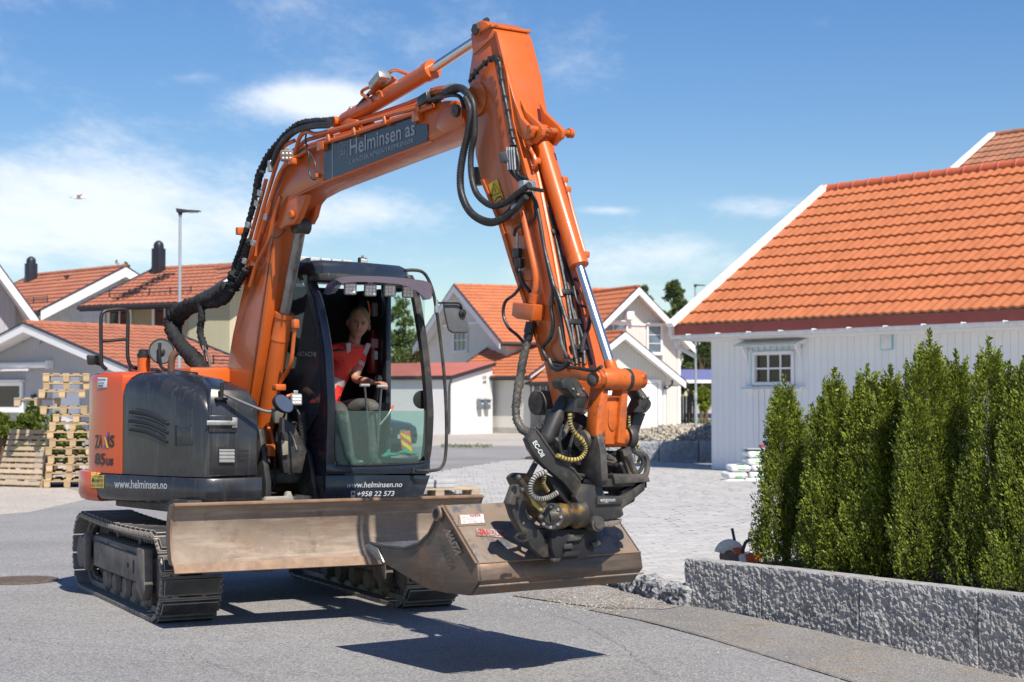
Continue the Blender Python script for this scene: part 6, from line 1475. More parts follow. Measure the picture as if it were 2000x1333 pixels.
for u, v in ((700, 262), (760, 240), (826, 214), (650, 275)): MB().box(U(u, v - 3, x=XN - .01), (.09, .03, .06), Matrix.Rotation(-.3, 3, 'X')).build('pipe_bracket', m_oru, BM, bevel=.004)
MB().prism(X([(478, 510), (503, 512), (504, 520), (478, 518)]), (-.03, 0, 0)).build('pipe_bracket', m_or, BM)
worklamp(U(561, 305, x=XN - .07), (-.75, -1, -.1), .085, par=BM, nx=3, ny=2, hm=m_lamph, wfac=1.2, lens=M('dirty_lens', (.16, .11, .08), .3)); MB().box(U(578, 316, x=XN - .03), (.1, .07, .045)).build('lamp_bracket', m_or, BM, bevel=.006)
pipe([(598, 262), (597, 278), (606, 300), (615, 318), (617, 335)], .007, m_rubber, XN - .04, 'hose'); pipe([(580, 300), (594, 290), (603, 300), (604, 335), (610, 350), (618, 350)], .007, m_rubber, XN - .045, 'hose')
MB().box(U(619, 344, x=XN - .02), (.04, .05, .03)).build('hose_block', m_or, BM, bevel=.004)
pipe([(528, 443), (530, 462), (545, 463), (558, 446)], .006, m_rubber, XN - .03, 'hose')
MB().box(U(470, 452, x=XN), (.07, .05, .06)).build('side_lug', m_oru, BM, bevel=.008)
# main black hose bundle
rb = random.Random(9)
def crinkle(pts, r_, x, name='hose_bundle', mat=m_sleeve, par=EX):
    P = spline([U(u, v, x=xx) for (u, v), xx in zip(pts, x if isinstance(x, (list, tuple)) else [x] * len(pts))], 14); n = 14; rings = []
    up = Vector((1, 0, 0))
    for i, p in enumerate(P):
        t = (P[min(i + 1, len(P) - 1)] - P[max(i - 1, 0)]).normalized(); e1 = t.cross(up).normalized(); e2 = t.cross(e1)
        rings.append([p + (e1 * math.cos(2 * math.pi * k / n) + e2 * math.sin(2 * math.pi * k / n)) * r_ * (1 + .16 * math.sin(i * 1.9 + 2 * math.sin(k * 1.3)) + .3 * noise.noise(Vector((i * .35, k * .7, r_ * 99)))) for k in range(n)])
    return MB().loft(rings).build(name, mat, par, angle=80)
XB = XN - .04
crinkle([(401, 744), (386, 712), (360, 682), (341, 655), (334, 628), (350, 605), (394, 589), (427, 577), (448, 562)], .055, [-.45, -.45, -.42, -.4, -.38, -.36, -.33, -.3, -.3])
crinkle([(412, 748), (398, 715), (376, 690), (352, 668), (346, 640), (362, 612), (400, 595), (436, 586), (456, 560)], .04, [-.4, -.4, -.38, -.35, -.33, -.33, -.32, -.3, -.3])
crinkle([(392, 595), (394, 620), (391, 650), (401, 682)], .027, -.36); crinkle([(455, 566), (459, 545), (462, 535)], .055, -.3)
for pts in ([(400, 680), (408, 700), (412, 740)], [(396, 676), (400, 700), (402, 744)]): pipe(pts, .010, m_spiral, -.38, 'hose', EX)
crinkle([(450, 560), (462, 545), (470, 520), (478, 500), (489, 470)], .030, -.30); crinkle([(466, 552), (474, 540), (480, 526)], .028, -.31); crinkle([(443, 560), (456, 548), (458, 520), (469, 490), (484, 440), (495, 400), (503, 360), (512, 335)], .022, -.28)
crinkle([(500, 385), (506, 345), (522, 310), (545, 280), (570, 255), (596, 241), (645, 238)], .030, -.24)
pipe([(533, 320), (548, 285), (575, 258), (610, 247), (642, 245)], .024, m_rubber, -.3, 'hose', EX); MB().box(U(530, 325, x=-.3), (.05, .05, .09)).build('hose_clamp', m_zinc, BM, bevel=.01)
MB().lathe(U(408, 742, x=-.4), (0, 0, 1), [(-.06, .05), (0, .05), (.01, .035), (.04, .03)], 16).build('hose_gland', m_zinc, EX)
# dog-leg lug on top + arm cylinder
lug = X([(648, 262), (652, 240), (664, 230), (680, 232), (690, 246), (694, 262)])
for x0 in (XN + .06, XN + .19): MB().prism([Vector((x0, p.y, p.z)) for p in lug], (.03, 0, 0)).build('cylinder_lug', m_oru, BM, bevel=.004)
a0, a1 = U(668, 240, x=-.12), U(846, 135, x=-.12); ad = (a1 - a0).normalized()
AC = MB().lathe(a0, ad, [(0, .03), (.0, .045), (.06, .058), ((a1 - a0).length - .07, .058), ((a1 - a0).length - .068, .068), ((a1 - a0).length, .068), ((a1 - a0).length, .05)], 28).build('arm_cylinder', m_or, EX)
MB().lathe(a0 - Vector((.08, 0, 0)), (1, 0, 0), [(0, .04), (.16, .04)], 16).build('cylinder_eye', m_oru, AC)
r1 = U(930, 80, x=-.12); MB().cyl(a1 - ad * .02, r1, .034, n=24).build('rod', m_chrome, AC)
hp_ = MB(); hp_.tube([U(u, v, x=-.12) for u, v in ((748, 155), (762, 141), (775, 138), (800, 147))], .013, 8, sub=4); hp_.tube([U(u, v, x=-.18) for u, v in ((735, 165), (710, 176), (707, 184), (716, 190), (728, 198))], .012, 8, sub=4); hp_.build('pipe', m_or, AC)
MB().box(U(742, 158, x=-.17), (.1, .16, .06), Matrix.Rotation(-.45, 3, 'X')).build('valve_block', m_zinc, AC, bevel=.01); MB().box(U(747, 168, x=-.14), (.12, .2, .02), Matrix.Rotation(-.5, 3, 'X')).build('valve_bracket', m_oru, AC); MB().box(U(686, 222, x=-.1), (.07, .12, .05), Matrix.Rotation(-.5, 3, 'X')).build('hose_fitting', m_zinc, AC, bevel=.01)
pipe([(728, 176), (700, 207), (690, 224)], .013, m_rubber, -.16, 'hose', AC); MB().tube([U(u, v, x=-.2) for u, v in ((735, 182), (742, 178), (747, 189), (738, 196))], .007, 6, sub=3).build('clamp', m_or, AC)
# ---- boom cylinder
c0, c1 = U(509, 888, x=-.13), U(556, 612, x=-.13); cd = (c1 - c0).normalized(); L_ = (c1 - c0).length
BC = MB().lathe(c0, cd, [(-.03, .045), (.0, .072), (.015, .078), (.02, .070), (L_ - .22, .070), (L_ - .218, .073), (L_ - .20, .073), (L_ - .19, .070), (L_ - .04, .070), (L_ - .035, .076), (L_, .076), (L_, .04)], 30).build('boom_cylinder', m_or, EX)
rt = U(588, 442, x=-.13); MB().cyl(c1 - cd * .02, rt, .042, n=24).build('rod', M('dull_rod', (.30, .29, .28), .3, metal=.6, var=.25, vs=5, streak=((1, 1, .3), 20, .45, .6, (.07, .06, .05), .6)), BC)
MB().lathe(rt + Vector((-.06, 0, 0)), (1, 0, 0), [(0, .06), (.12, .06)], 18).build('rod_eye', m_steel, BC); MB().lathe(c0 - cd * .06 + Vector((-.06, 0, 0)), (1, 0, 0), [(0, .07), (.12, .07)], 18).build('cylinder_eye', m_steel, BC)
pp = MB(); pp.tube([U(u, v, x=-.16) for u, v in ((577, 632), (573, 668), (569, 705), (560, 728), (550, 744), (546, 760))], .015, 8, sub=4); pp.build('pipe', m_or, BC); MB().tube([U(u, v, x=-.18) for u, v in ((522, 830), (530, 850), (533, 870), (531, 890))], .014, 8, sub=3).build('pipe', m_or, BC)
MB().box(U(577, 633, x=-.16), (.05, .05, .07)).build('pipe_joint', m_or, BC, bevel=.01); MB().box(U(545, 757, x=-.19), (.09, .07, .05)).build('pipe_joint', m_or, BC, bevel=.01); MB().box(U(527, 880, x=-.26), (.07, .06, .09)).build('pipe_joint', m_oru, BC, bevel=.01)
MB().box(U(545, 812, x=-.18), (.11, .07, .12)).build('valve_block', M('khaki_block', (.12, .12, .09), .6), BC, bevel=.012)
# dirty machinery between box and cab
MB().prism([Vector(p) for p in ((-.40, -.55, .80), (-.34, -.80, .80), (-.34, -.80, .95), (-.36, -.72, 1.35), (-.40, -.3, 1.5), (-.42, .2, 1.5), (-.42, .2, .8))], (.05, 0, 0)).build('boom_bracket', m_frame, EX, bevel=.01)
MB().prism([Vector(p) for p in ((.06, -.55, .80), (.06, -.85, .80), (.06, -.72, 1.15), (.06, -.3, 1.5), (.06, .2, 1.5), (.06, .2, .8))], (.04, 0, 0)).build('boom_bracket', m_frame, EX, bevel=.01)
MB().cyl((-.36, -.55, .98), (.08, -.55, .98), .06, n=18).build('pivot_pin', m_steel, EX)
MB().prism([U(u, v, y=-.90) for u, v in ((518, 978), (575, 978), (568, 960), (562, 962), (560, 970), (522, 971))], (0, .05, 0)).build('front_lip', M('pale_steel', (.34, .31, .26), .6), EX, bevel=.004)
MB().prism([U(u, v, y=-.86) for u, v in ((552, 815), (575, 830), (600, 880), (590, 925), (555, 925), (548, 880))], (0, .06, 0)).build('valve_cover', m_frame, EX, bevel=.01)
MB().prism([U(u, v, y=-.87) for u, v in ((548, 860), (560, 862), (561, 888), (550, 890))], (0, -.02, 0)).build('worn_patch', M('pale_steel2', (.3, .27, .2), .6), EX, bevel=.004)
crinkle([(588, 805), (589, 830), (591, 860), (588, 885), (578, 905)], .028, -.02); crinkle([(577, 825), (574, 850), (576, 870), (568, 890)], .026, -.05); crinkle([(562, 795), (553, 815), (545, 830)], .012, -.1, 'hose', m_rubber)
for pts in ([(540, 842), (538, 870), (537, 895), (534, 915)], [(560, 800), (548, 830), (541, 850), (541, 885)], [(536, 905), (538, 930), (533, 955)], [(575, 790), (580, 800), (586, 812)], [(552, 838), (566, 845), (574, 860), (580, 880)]): pipe(pts, .009, m_rubber, -.18, 'hose', EX)

# ---- arm (dipper)
ab = X([(922, 62), (930, 44), (939, 40), (947, 42), (968, 62), (989, 146), (1002, 240), (1018, 304), (1033, 356), (1065, 493), (1086, 577), (1112, 697), (1120, 745), (1108, 800), (1094, 806), (1080, 798), (1072, 760), (1062, 708), (1028, 603), (1002, 524), (973, 435), (939, 351), (928, 304), (922, 178), (913, 162), (922, 104)])
AR = MB().prism(ab, (XW, 0, 0)).build('arm', m_or, EX, bevel=.009)
MB().prism([p + Vector((-.002, 0, 0)) for p in X([(968, 62), (972, 62), (992, 146), (1005, 240), (1036, 356), (1068, 493), (1112, 697), (1106, 697), (1062, 493), (1030, 356), (1000, 240), (986, 146)])], (-.008, 0, 0)).build('edge_flange', m_or, AR)
MB().prism([p + Vector((0, 0, 0)) for p in X([(921, 66), (940, 70), (968, 64), (966, 72), (925, 108)])], (-.006, 0, 0)).build('head_plate', m_or, AR, bevel=.003)
MB().box(U(990, 70, x=XN + XW * .5) + Vector((0, .02, .03)), (XW + .03, .14, .02), Matrix.Rotation(-.12, 3, 'X')).build('head_cap', m_oru, AR, bevel=.004)
MB().lathe(U(931, 58, x=XN - .006), (-1, 0, 0), [(0, .038), (.018, .038), (.02, .02)], 6).build('pin', m_steel, AR); MB().tube([U(946, 44, x=-.1), U(951, 40, x=-.12)], .02, 8).build('grease_pin', m_lblk, AR)
MB().lathe(U(931, 195, x=XN - .001), (-1, 0, 0), [(0, .11), (.008, .11), (.009, .1)], 30).build('pivot_ring', m_or, AR)
MB().prism(X([(975, 437), (1001, 523), (1028, 603), (1061, 706), (1067, 706), (1034, 603), (1007, 523), (982, 437), (945, 351), (940, 352)]), (-.01, 0, 0)).build('edge_flange', m_oru, AR)
# cylinder ears on the front of the arm
ear = X([(1003, 190), (1014, 215), (1040, 240), (1048, 250), (1046, 264), (1036, 272), (1030, 280), (1020, 268), (1010, 255)])
for x0 in (XN + .045, XN + XW - .085): MB().prism([Vector((x0, p.y, p.z)) for p in ear], (.03, 0, 0)).build('cylinder_ear', m_or, AR, bevel=.005)
MB().lathe(U(1036, 252, x=XN - .0), (1, 0, 0), [(-.015, .022), (.29, .022), (.29, .03), (.32, .03)], 20).build('pin', m_oru, AR)
fe1 = X([(988, 130), (1000, 170), (1010, 205), (1040, 240), (1018, 225), (1000, 195)]); 
MB().prism([Vector((XN - .002, p.y, p.z)) for p in X([(984, 125), (990, 140), (1003, 190), (1018, 230), (1040, 255), (1036, 268), (1022, 275), (1004, 245)])], (.03, 0, 0)).build('ear_plate', m_or, AR, bevel=.004)
# warning sticker
stw = MB().prism([p + Vector((-.003, 0, 0)) for p in X([(955, 361), (972, 350), (984, 388), (966, 398)])], (-.001, 0, 0)).build('warning_sticker', M('yellow_label', (.75, .50, .04), .5), AR)
pw = plane_proj(EF, x=XN - .0045, n=(-1, 0, 0))
MB().tube([pw(*p)[0] for p in ((960, 383), (978, 376), (965, 359), (960, 383))], .003, 4).build('warning_triangle', m_btext, stw); MB().tube([pw(*p)[0] for p in ((966, 368), (968, 376))], .003, 4).build('warning_symbol', m_btext, stw)
MB().tube([pw(*p)[0] for p in ((966, 394), (972, 386), (978, 384), (981, 390))], .004, 4).build('warning_symbol', m_btext, stw)
# bucket cylinder
k0, k1 = U(1050, 255, x=-.12), U(1131, 520, x=-.12); kd_ = (k1 - k0).normalized(); Lk = (k1 - k0).length
KC = MB().lathe(k0, kd_, [(-.02, .03), (0, .045), (.04, .054), (Lk - .06, .054), (Lk - .055, .06), (Lk, .06), (Lk, .04)], 30).build('bucket_cylinder', m_or, EX)
k2 = U(1192, 712, x=-.12); MB().cyl(k1 - kd_ * .02, k2, .030, n=24).build('rod', m_chrome, KC); MB().lathe(k2 - kd_ * .0, kd_, [(-.02, .034), (.03, .036), (.05, .05), (.09, .055)], 20).build('rod_end', m_oru, KC)
MB().lathe(k0 - Vector((.09, 0, 0)), (1, 0, 0), [(0, .04), (.18, .04)], 18).build('cylinder_eye', m_oru, KC)
pp = MB(); pp.tube([U(u, v, x=-.22) for u, v in ((1031, 276), (1036, 292), (1043, 305), (1046, 318), (1042, 330))], .012, 8, sub=4); pp.tube([U(u, v, x=-.02) for u, v in ((1100, 350), (1108, 372), (1120, 420), (1143, 498))], .011, 8, sub=3); pp.build('pipe', m_or, KC)
for u, v, x in ((1033, 278, -.22), (1048, 315, -.2), (1101, 352, -.02), (1107, 371, -.02), (1143, 498, -.04)): MB().box(U(u, v, x=x), (.045, .045, .04)).build('pipe_joint', m_or, KC, bevel=.01)
# lower link: boom-side bar, bushing, H link
def barrel(c, r_, l, name, mat, par, n=26): return MB().lathe(Vector(c) - Vector((l / 2, 0, 0)), (1, 0, 0), [(0, r_ * .55), (0, r_ * .95), (.006, r_), (l - .006, r_), (l, r_ * .95), (l, r_ * .55)], n).build(name, mat, par)
j0 = U(1088, 727, x=-.12); j1 = U(1208, 742, x=-.12)
TL = barrel(j1, .064, .27, 'link_bushing', m_oru, EX)
for x0 in (XN - .03, .0): MB().prism([Vector((x0, p.y, p.z)) for p in (U(u, v, x=XN) for u, v in ((1078, 712), (1100, 716), (1160, 727), (1176, 722), (1186, 735), (1182, 752), (1166, 752), (1150, 745), (1090, 737), (1078, 733)))], (.035, 0, 0)).build('link_bar', m_oru, TL, bevel=.008)
for dx in (-.16, .155): barrel(j1 + Vector((dx, 0, 0)), .052, .05, 'pin_boss', m_oru, TL)
MB().lathe(j1 + Vector((-.19, 0, 0)), (-1, 0, 0), [(0, .04), (.015, .036), (.02, .02)], 18).build('pin', m_steel, TL); barrel(j1 + Vector((.055, 0, 0)), .067, .03, 'rubber_band', m_rubber, TL)
hl = MB(); b0 = U(1196, 865, x=-.12)
yy = (j1.y + b0.y) / 2
def HY(u, v, y): return U(u, v, y=y)
yh = j1.y - .02
for pts in ([(1178, 752), (1190, 756), (1187, 790), (1184, 860), (1168, 866), (1164, 850), (1168, 800)], [(1218, 750), (1229, 750), (1226, 800), (1222, 868), (1206, 866), (1212, 800), (1214, 775)]): hl.prism([HY(u, v, yh) for u, v in pts], (0, .10, 0))
HL = hl.build('h_link', m_oru, EX, bevel=.010, seg=2)
MB().prism([HY(u, v, yh + .03) for u, v in ((1182, 775), (1214, 774), (1212, 868), (1182, 868))], (0, .03, 0)).build('link_web', m_oru, HL, bevel=.004)
ov = [HY(1197 + 8.5 * math.cos(a) , 815 + (17 if math.sin(a) < 0 else 21) * math.sin(a) + (6 if math.sin(a) > 0 else -6), yh + .022) for a in [R(x) for x in range(0, 360, 18)]]
MB().prism(ov, (0, .02, 0)).build('link_boss', m_oru, HL, bevel=.004)
MB().tube([HY(u, v, yh + .02) for u, v in ((1182, 778), (1190, 775), (1206, 775), (1214, 778))], .009, 6).build('link_rib', m_oru, HL)
HB = barrel(b0 + Vector((0, .02, .03)), .058, .20, 'link_bushing', m_oru, EX); barrel(b0 + Vector((-.14, .02, .03)), .066, .05, 'pin_boss', m_steel, HB); barrel(b0 + Vector((.14, .02, .03)), .066, .05, 'pin_boss', m_steel, HB)
# arm-end boss (black round) and dark lower end of the arm
AB = barrel(U(1092, 787, x=-.12), .075, .36, 'arm_tip_boss', m_steel, EX)
# ---- tilt rotator
yt = b0.y
def TY(pts, y): return [U(u, v, y=y) for u, v in pts]
def plateY(name, pts, y, dep, mat, par, bev=.006): return MB().prism(TY(pts, y), (0, dep, 0)).build(name, mat, par, bevel=bev)
TR = plateY('tilt_rotator', [(1136, 945), (1176, 950), (1182, 968), (1217, 970), (1240, 955), (1262, 938), (1260, 958), (1236, 978), (1216, 995), (1219, 1006), (1212, 1012), (1150, 1022), (1142, 1008), (1124, 972)], yt - .06, .05, m_frame, EX)
lb = plateY('maker_plate', [(1168, 970), (1216, 972), (1216, 984), (1166, 986)], yt - .075, .012, m_steel, TR, .002)
text_on('lettering', 'engcon', [(1172, 982.5), (1201, 982), (1201, 974.5), (1172, 975)], m_wtext, lb, plane_proj(EF, y=yt - .0755, n=(0, -1, 0)), .01)
MB().lathe(U(1165, 1023, y=yt - .06), (-.1, -1, 0), [(-.1, .045), (0, .045), (.02, .043), (.022, .03), (.03, .028), (.03, .005)], 24).build('shaft_end', m_steel, TR)
plateY('lower_lip', [(1170, 1018), (1216, 1014), (1214, 1022), (1196, 1030), (1172, 1030)], yt - .05, .08, m_buck, TR)
# side plates reaching up to the pins
for x0, nm in ((-.30, 0),):
    P0 = [U(u, v, x=-.30) for u, v in ((1128, 850), (1140, 838), (1155, 838), (1166, 850), (1172, 880), (1176, 940), (1168, 950), (1158, 940), (1140, 930), (1128, 900))]
    sx_ = MB().prism([Vector((x0, p.y - .0, p.z)) for p in P0], (.05, 0, 0)).build('side_plate', m_steel, TR, bevel=.01)
    MB().lathe(Vector((x0 - .01, P0[2].y + .05, P0[2].z - .07)), (-1, 0, 0), [(0, .062), (.02, .058), (.025, .035), (.05, .033)], 22).build('pin_boss', m_steel, sx_)
plateY('side_wing', [(1216, 880), (1232, 872), (1248, 935), (1262, 950), (1262, 938), (1256, 960), (1236, 972), (1217, 985), (1215, 960), (1236, 950)], yt - .02, .06, m_steel, TR)
MB().prism([Vector(p) for p in [U(u, v, y=yt + .05) for u, v in ((1172, 925), (1240, 925), (1246, 940), (1176, 945))]], (0, -.12, .0)).build('hitch_body', m_steel, TR, bevel=.01)
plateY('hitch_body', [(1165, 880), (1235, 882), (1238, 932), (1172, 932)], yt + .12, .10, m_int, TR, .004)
plateY('cross_beam', [(1160, 936), (1240, 934), (1240, 950), (1160, 953)], yt - .05, .1, m_frame, TR)
MB().tube([U(u, v, y=yt - .02) for u, v in ((1224, 888), (1234, 910), (1245, 938))], .022, 10).build('brace', m_steel, TR)
MB().lathe(U(1187, 900, y=yt), (0, -.6, .8), [(0, .05), (.02, .05), (.02, .03), (.03, .03)], 8).build('grease_swivel', m_steel, TR)
MB().tube([U(u, v, y=yt + .02) for u, v in ((1238, 880), (1256, 886), (1264, 900), (1262, 925), (1250, 936), (1240, 930))], .017, 8, sub=4).build('hose', m_spiral, TR)
MB().tube([U(u, v, y=yt + .0) for u, v in ((1232, 880), (1250, 890), (1256, 905), (1250, 920), (1240, 926))], .012, 8, sub=4).build('hose', m_rubber, TR)
# long shield with lettering (left): bent plate
shp_ = [(1030, 858), (1048, 840), (1083, 890), (1120, 917), (1136, 937), (1133, 966), (1123, 970), (1101, 942), (1073, 919), (1054, 901), (1038, 879)]
ysh_ = yt - .02
SHD = MB().prism([U(u, v, y=ysh_) for u, v in shp_], (0, .05, 0)).build('shield', m_frame, TR, bevel=.005)
MB().tube([U(u, v, y=ysh_ - .002) for u, v in ((1048, 840), (1083, 890), (1120, 917), (1136, 937))], .007, 6).build('shield_rim', m_steel, SHD)
psd = plane_proj(EF, y=ysh_ - .001, n=(0, -1, 0)); text_on('lettering', 'EC-Oil', [(1039, 865), (1056, 894), (1064, 889), (1047, 860)], m_wstick, SHD, psd, .03)
# tilt cylinder with top bracket (left) and the twin on the right
for sgn, uv in ((0, [(1104, 778), (1066, 862)]), (1, [(1240, 812), (1236, 860)])):
    y_ = yt + (.12 if sgn == 0 else .1); a, b = U(*uv[0], y=y_), U(*uv[1], y=y_)
    if sgn == 0:
        tc_ = MB().lathe(b, (a - b), [(-.02, .03), (0, .046), (.02, .048), ((a - b).length * .86, .044), ((a - b).length, .036)], 24).build('tilt_cylinder', m_frame, TR)
        MB().prism([p + Vector((0, -.052, 0)) for p in TY([(1104, 777), (1111, 783), (1103, 803), (1095, 799)], y_)], (0, -.002, 0)).build('yellow_label', M('label_yellow2', (.62, .48, .03), .5), tc_)
        MB().cyl(U(1058, 882, y=y_), U(1030, 935, y=y_), .017, n=14).build('tilt_rod', m_steel, TR)
def bracket(pts, hole1, hole2, y, par):
    """boxy guard with two slots: faces us, with folded lower lip"""
    o = plateY('cylinder_guard', pts, y + .03, .10, m_frame, par, .012)
    for h in (hole1, hole2): plateY('guard_slot', h, y + .027, .004, m_int if h is not hole1 else m_steel, o, .001)
    return o
g1 = bracket([(1096, 745), (1104, 738), (1129, 739), (1137, 752), (1152, 775), (1146, 798), (1138, 808), (1118, 806), (1126, 780), (1108, 760), (1100, 760)], [(1118, 745), (1127, 746), (1145, 774), (1133, 777)], [(1130, 778), (1146, 777), (1141, 796), (1128, 797)], yt - .04, TR)
g2 = bracket([(1230, 757), (1246, 750), (1258, 764), (1274, 786), (1272, 797), (1262, 808), (1240, 806), (1252, 780), (1240, 764)], [(1240, 762), (1250, 760), (1266, 778), (1257, 781)], [(1254, 796), (1266, 784), (1267, 792), (1260, 801)], yt - .04, TR)
for gg, cc in ((g1, [(1139, 760), (1148, 771), (1128, 771), (1119, 760)]), (g2, [(1246, 764), (1255, 776), (1266, 777), (1250, 753)])):
    for u, v in cc: MB().lathe(U(u, v, y=yt - .012), (0, -1, 0), [(0, .008), (.008, .007), (.01, .002)], 8).build('bolt', m_zinc, gg)
plateY('guard_arm', [(1240, 806), (1262, 808), (1250, 840), (1240, 880), (1228, 880), (1232, 840)], yt + .05, .08, m_frame, TR)
# spiral-wrapped hoses
def spiral(pts, r_, y, mat, ring=m_lblk, n=26, par=TR):
    P = spline([U(u, v, y=(y if not isinstance(y, list) else yy_)) for (u, v), yy_ in zip(pts, y if isinstance(y, list) else [y] * len(pts))], 8)
    o = MB().tube(P, r_, 10).build('hose', mat, par); rg = MB()
    for k in range(1, n):
        i = k * (len(P) - 1) / n; a = P[int(i)].lerp(P[min(int(i) + 1, len(P) - 1)], i % 1); t = (P[min(int(i) + 1, len(P) - 1)] - P[int(i)]).normalized() + Vector((.2, 0, .1)); rg.lathe(a - t.normalized() * .004, t, [(0, r_ * .98), (.002, r_ * 1.12), (.006, r_ * 1.12), (.008, r_ * .98)], 10)
    rg.build('hose_ring', ring, o); return o
spiral([(1113, 808), (1114, 828), (1122, 845), (1140, 865), (1143, 882), (1132, 896), (1110, 898), (1088, 890)], .013, yt - .04, m_yhose)
spiral([(1066, 922), (1045, 932), (1036, 950), (1039, 968), (1054, 975), (1072, 972), (1088, 963)], .015, yt - .06, m_whose)
spiral([(1064, 925), (1062, 945), (1070, 960)], .012, yt - .03, m_yhose, n=10); spiral([(1228, 812), (1230, 835), (1240, 860), (1250, 885), (1246, 905)], .009, yt + .03, m_yhose, n=18)
# rotor: yellow body, hub disc
RT = MB().lathe(U(1080, 1010, y=yt + .02), (1, -.15, .10), [(-.04, .05), (0, .068), (.05, .074), (.10, .060), (.13, .085), (.19, .085), (.22, .055), (.25, .04)], 28).build('rotor', m_yrotor, TR)
hc = U(1077, 1010, y=yt + .0); dsk = MB().lathe(hc, (-.75, -.62, .05), [(-.10, .075), (-.02, .078), (0, .070), (.012, .068), (.012, .045), (.018, .04), (.018, .004)], 30).build('hub_disc', m_steel, RT)
ax_ = Vector((-.75, -.62, .05)).normalized(); e1 = ax_.cross(Vector((0, 0, 1))).normalized(); e2 = ax_.cross(e1)
for k in range(8): a = 2 * math.pi * k / 8; MB().lathe(hc + (e1 * math.cos(a) + e2 * math.sin(a)) * .058, ax_, [(0, .009), (.02, .009), (.022, .004)], 8).build('bolt', m_zinc, dsk)
plateY('rotor_case', [(1012, 934), (1024, 924), (1066, 930), (1100, 945), (1124, 975), (1138, 1000), (1140, 1028), (1120, 1038), (1090, 1035), (1060, 1010), (1030, 970)], yt + .10, .14, m_yrotor, TR, .02)
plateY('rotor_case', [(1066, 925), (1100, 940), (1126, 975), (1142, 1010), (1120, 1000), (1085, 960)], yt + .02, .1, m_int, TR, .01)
MB().tube([U(u, v, y=yt - .03) for u, v in ((1036, 966), (1044, 985), (1056, 996))], .012, 8).build('hose', m_yhose, TR)
for u, v in ((1058, 998), (1056, 1011), (1013, 933), (1020, 958)): MB().sphere(U(u, v, y=yt - .02), .017).build('hose_nut', m_steel, TR)
for pts in ([(1120, 935), (1095, 950), (1080, 955)], [(1092, 962), (1110, 975), (1120, 990)], [(1190, 962), (1215, 958), (1228, 955)], [(1180, 968), (1200, 966), (1226, 960)], [(1100, 830), (1092, 860), (1098, 890)], [(1120, 850), (1112, 880), (1116, 905)]): MB().tube([U(u, v, y=yt + .04) for u, v in pts], .011, 8, sub=3).build('hose', m_rubber, TR)
MB().tube([U(u, v, y=yt + .05) for u, v in ((1118, 800), (1112, 825), (1100, 850), (1086, 862))], .016, 8, sub=4).build('hose', m_spiral, TR)
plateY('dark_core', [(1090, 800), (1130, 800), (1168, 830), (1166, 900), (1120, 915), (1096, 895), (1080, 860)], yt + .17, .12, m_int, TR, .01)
plateY('neck_plate', [(1100, 815), (1120, 822), (1150, 838), (1166, 850), (1160, 862), (1130, 850), (1108, 838)], yt + .08, .06, m_steel, TR, .008)
# long grey spiral hose hanging left of the arm and small hoses down the arm
crinkle([(1035, 640), (1033, 655), (1022, 700), (1012, 760), (1007, 800), (1014, 830), (1030, 845), (1050, 838), (1070, 824)], .024, [-.3, -.3, -.33, -.35, -.36, -.36, -.35, -.33, -.3], 'hose', m_spiral)
MB().lathe(U(1037, 630, x=-.3), U(1030, 668, x=-.31) - U(1037, 630, x=-.3), [(0, .03), (.06, .034), (.07, .026), (.1, .03)], 12).build('hose_fitting', m_lblk, EX)
def hs(pts, r_=.011, x=XN - .03, mat=m_rubber, par=AR, name='hose'): return MB().tube([U(u, v, x=x) for u, v in pts], r_, 8, sub=4).build(name, mat, par)
hs([(1035, 570), (1020, 550), (1012, 530), (1008, 515)]); hs([(1016, 530), (1018, 555), (1005, 575), (987, 590), (983, 615), (993, 640), (1010, 655), (1022, 668)], .010)
bxo = MB().prism([p for p in X([(1024, 592), (1046, 594), (1066, 596), (1062, 628), (1032, 624), (1022, 618)])], (-.09, 0, 0)).build('junction_box', m_or, AR, bevel=.008)
pp = MB().tube([U(u, v, x=XN - .04) for u, v in ((1014, 382), (1018, 400), (1030, 460), (1045, 530), (1046, 560), (1043, 575))], .019, 10, sub=4).build('pipe', m_or, AR); MB().cyl(U(1043, 575, x=XN - .04), U(1040, 592, x=XN - .04), .026, n=14).build('pipe_joint', m_oru, AR)
MB().lathe(U(1014, 384, x=XN - .04), (0, 0, 1), [(-.02, .026), (.02, .026), (.03, .018)], 12).build('pipe_cap', m_or, AR)
# cable strip up the arm
cbp = [(917, 160), (930, 140), (955, 118), (967, 114), (975, 122), (980, 160), (990, 210), (1000, 265), (1006, 285)]
hs(cbp, .012); 
for k in range(1, 14):
    P = spline([Vector((*p, 0)) for p in cbp], 6); q = P[int(k * (len(P) - 1) / 14)]; MB().box(U(q.x, q.y, x=XN - .03), (.03, .02, .035)).build('cable_tie', m_lblk, AR)
for pts in ([(1004, 290), (1000, 300), (1000, 325), (1010, 345), (1030, 358)], [(1000, 285), (993, 300), (996, 330), (1005, 345), (1025, 365)], [(1008, 290), (1014, 320), (1012, 340), (1030, 350)]): hs(pts, .010)
mf = MB().prism(X([(988, 300), (1004, 297), (1008, 316), (991, 320)]), (-.06, 0, 0)).build('manifold', M('cast_grey', (.12, .12, .12), .5), AR, bevel=.006)
for k in range(4): MB().tube([U(990 + 4.5 * k, 288, x=XN - .05), U(993 + 4.5 * k, 332, x=XN - .05)], .007, 6).build('fitting', m_zinc, mf)
hs([(1034, 352), (1040, 378), (1048, 400), (1056, 440), (1064, 490), (1074, 540), (1080, 570), (1076, 600), (1080, 630), (1075, 660), (1060, 680), (1072, 705), (1095, 712)], .0115)
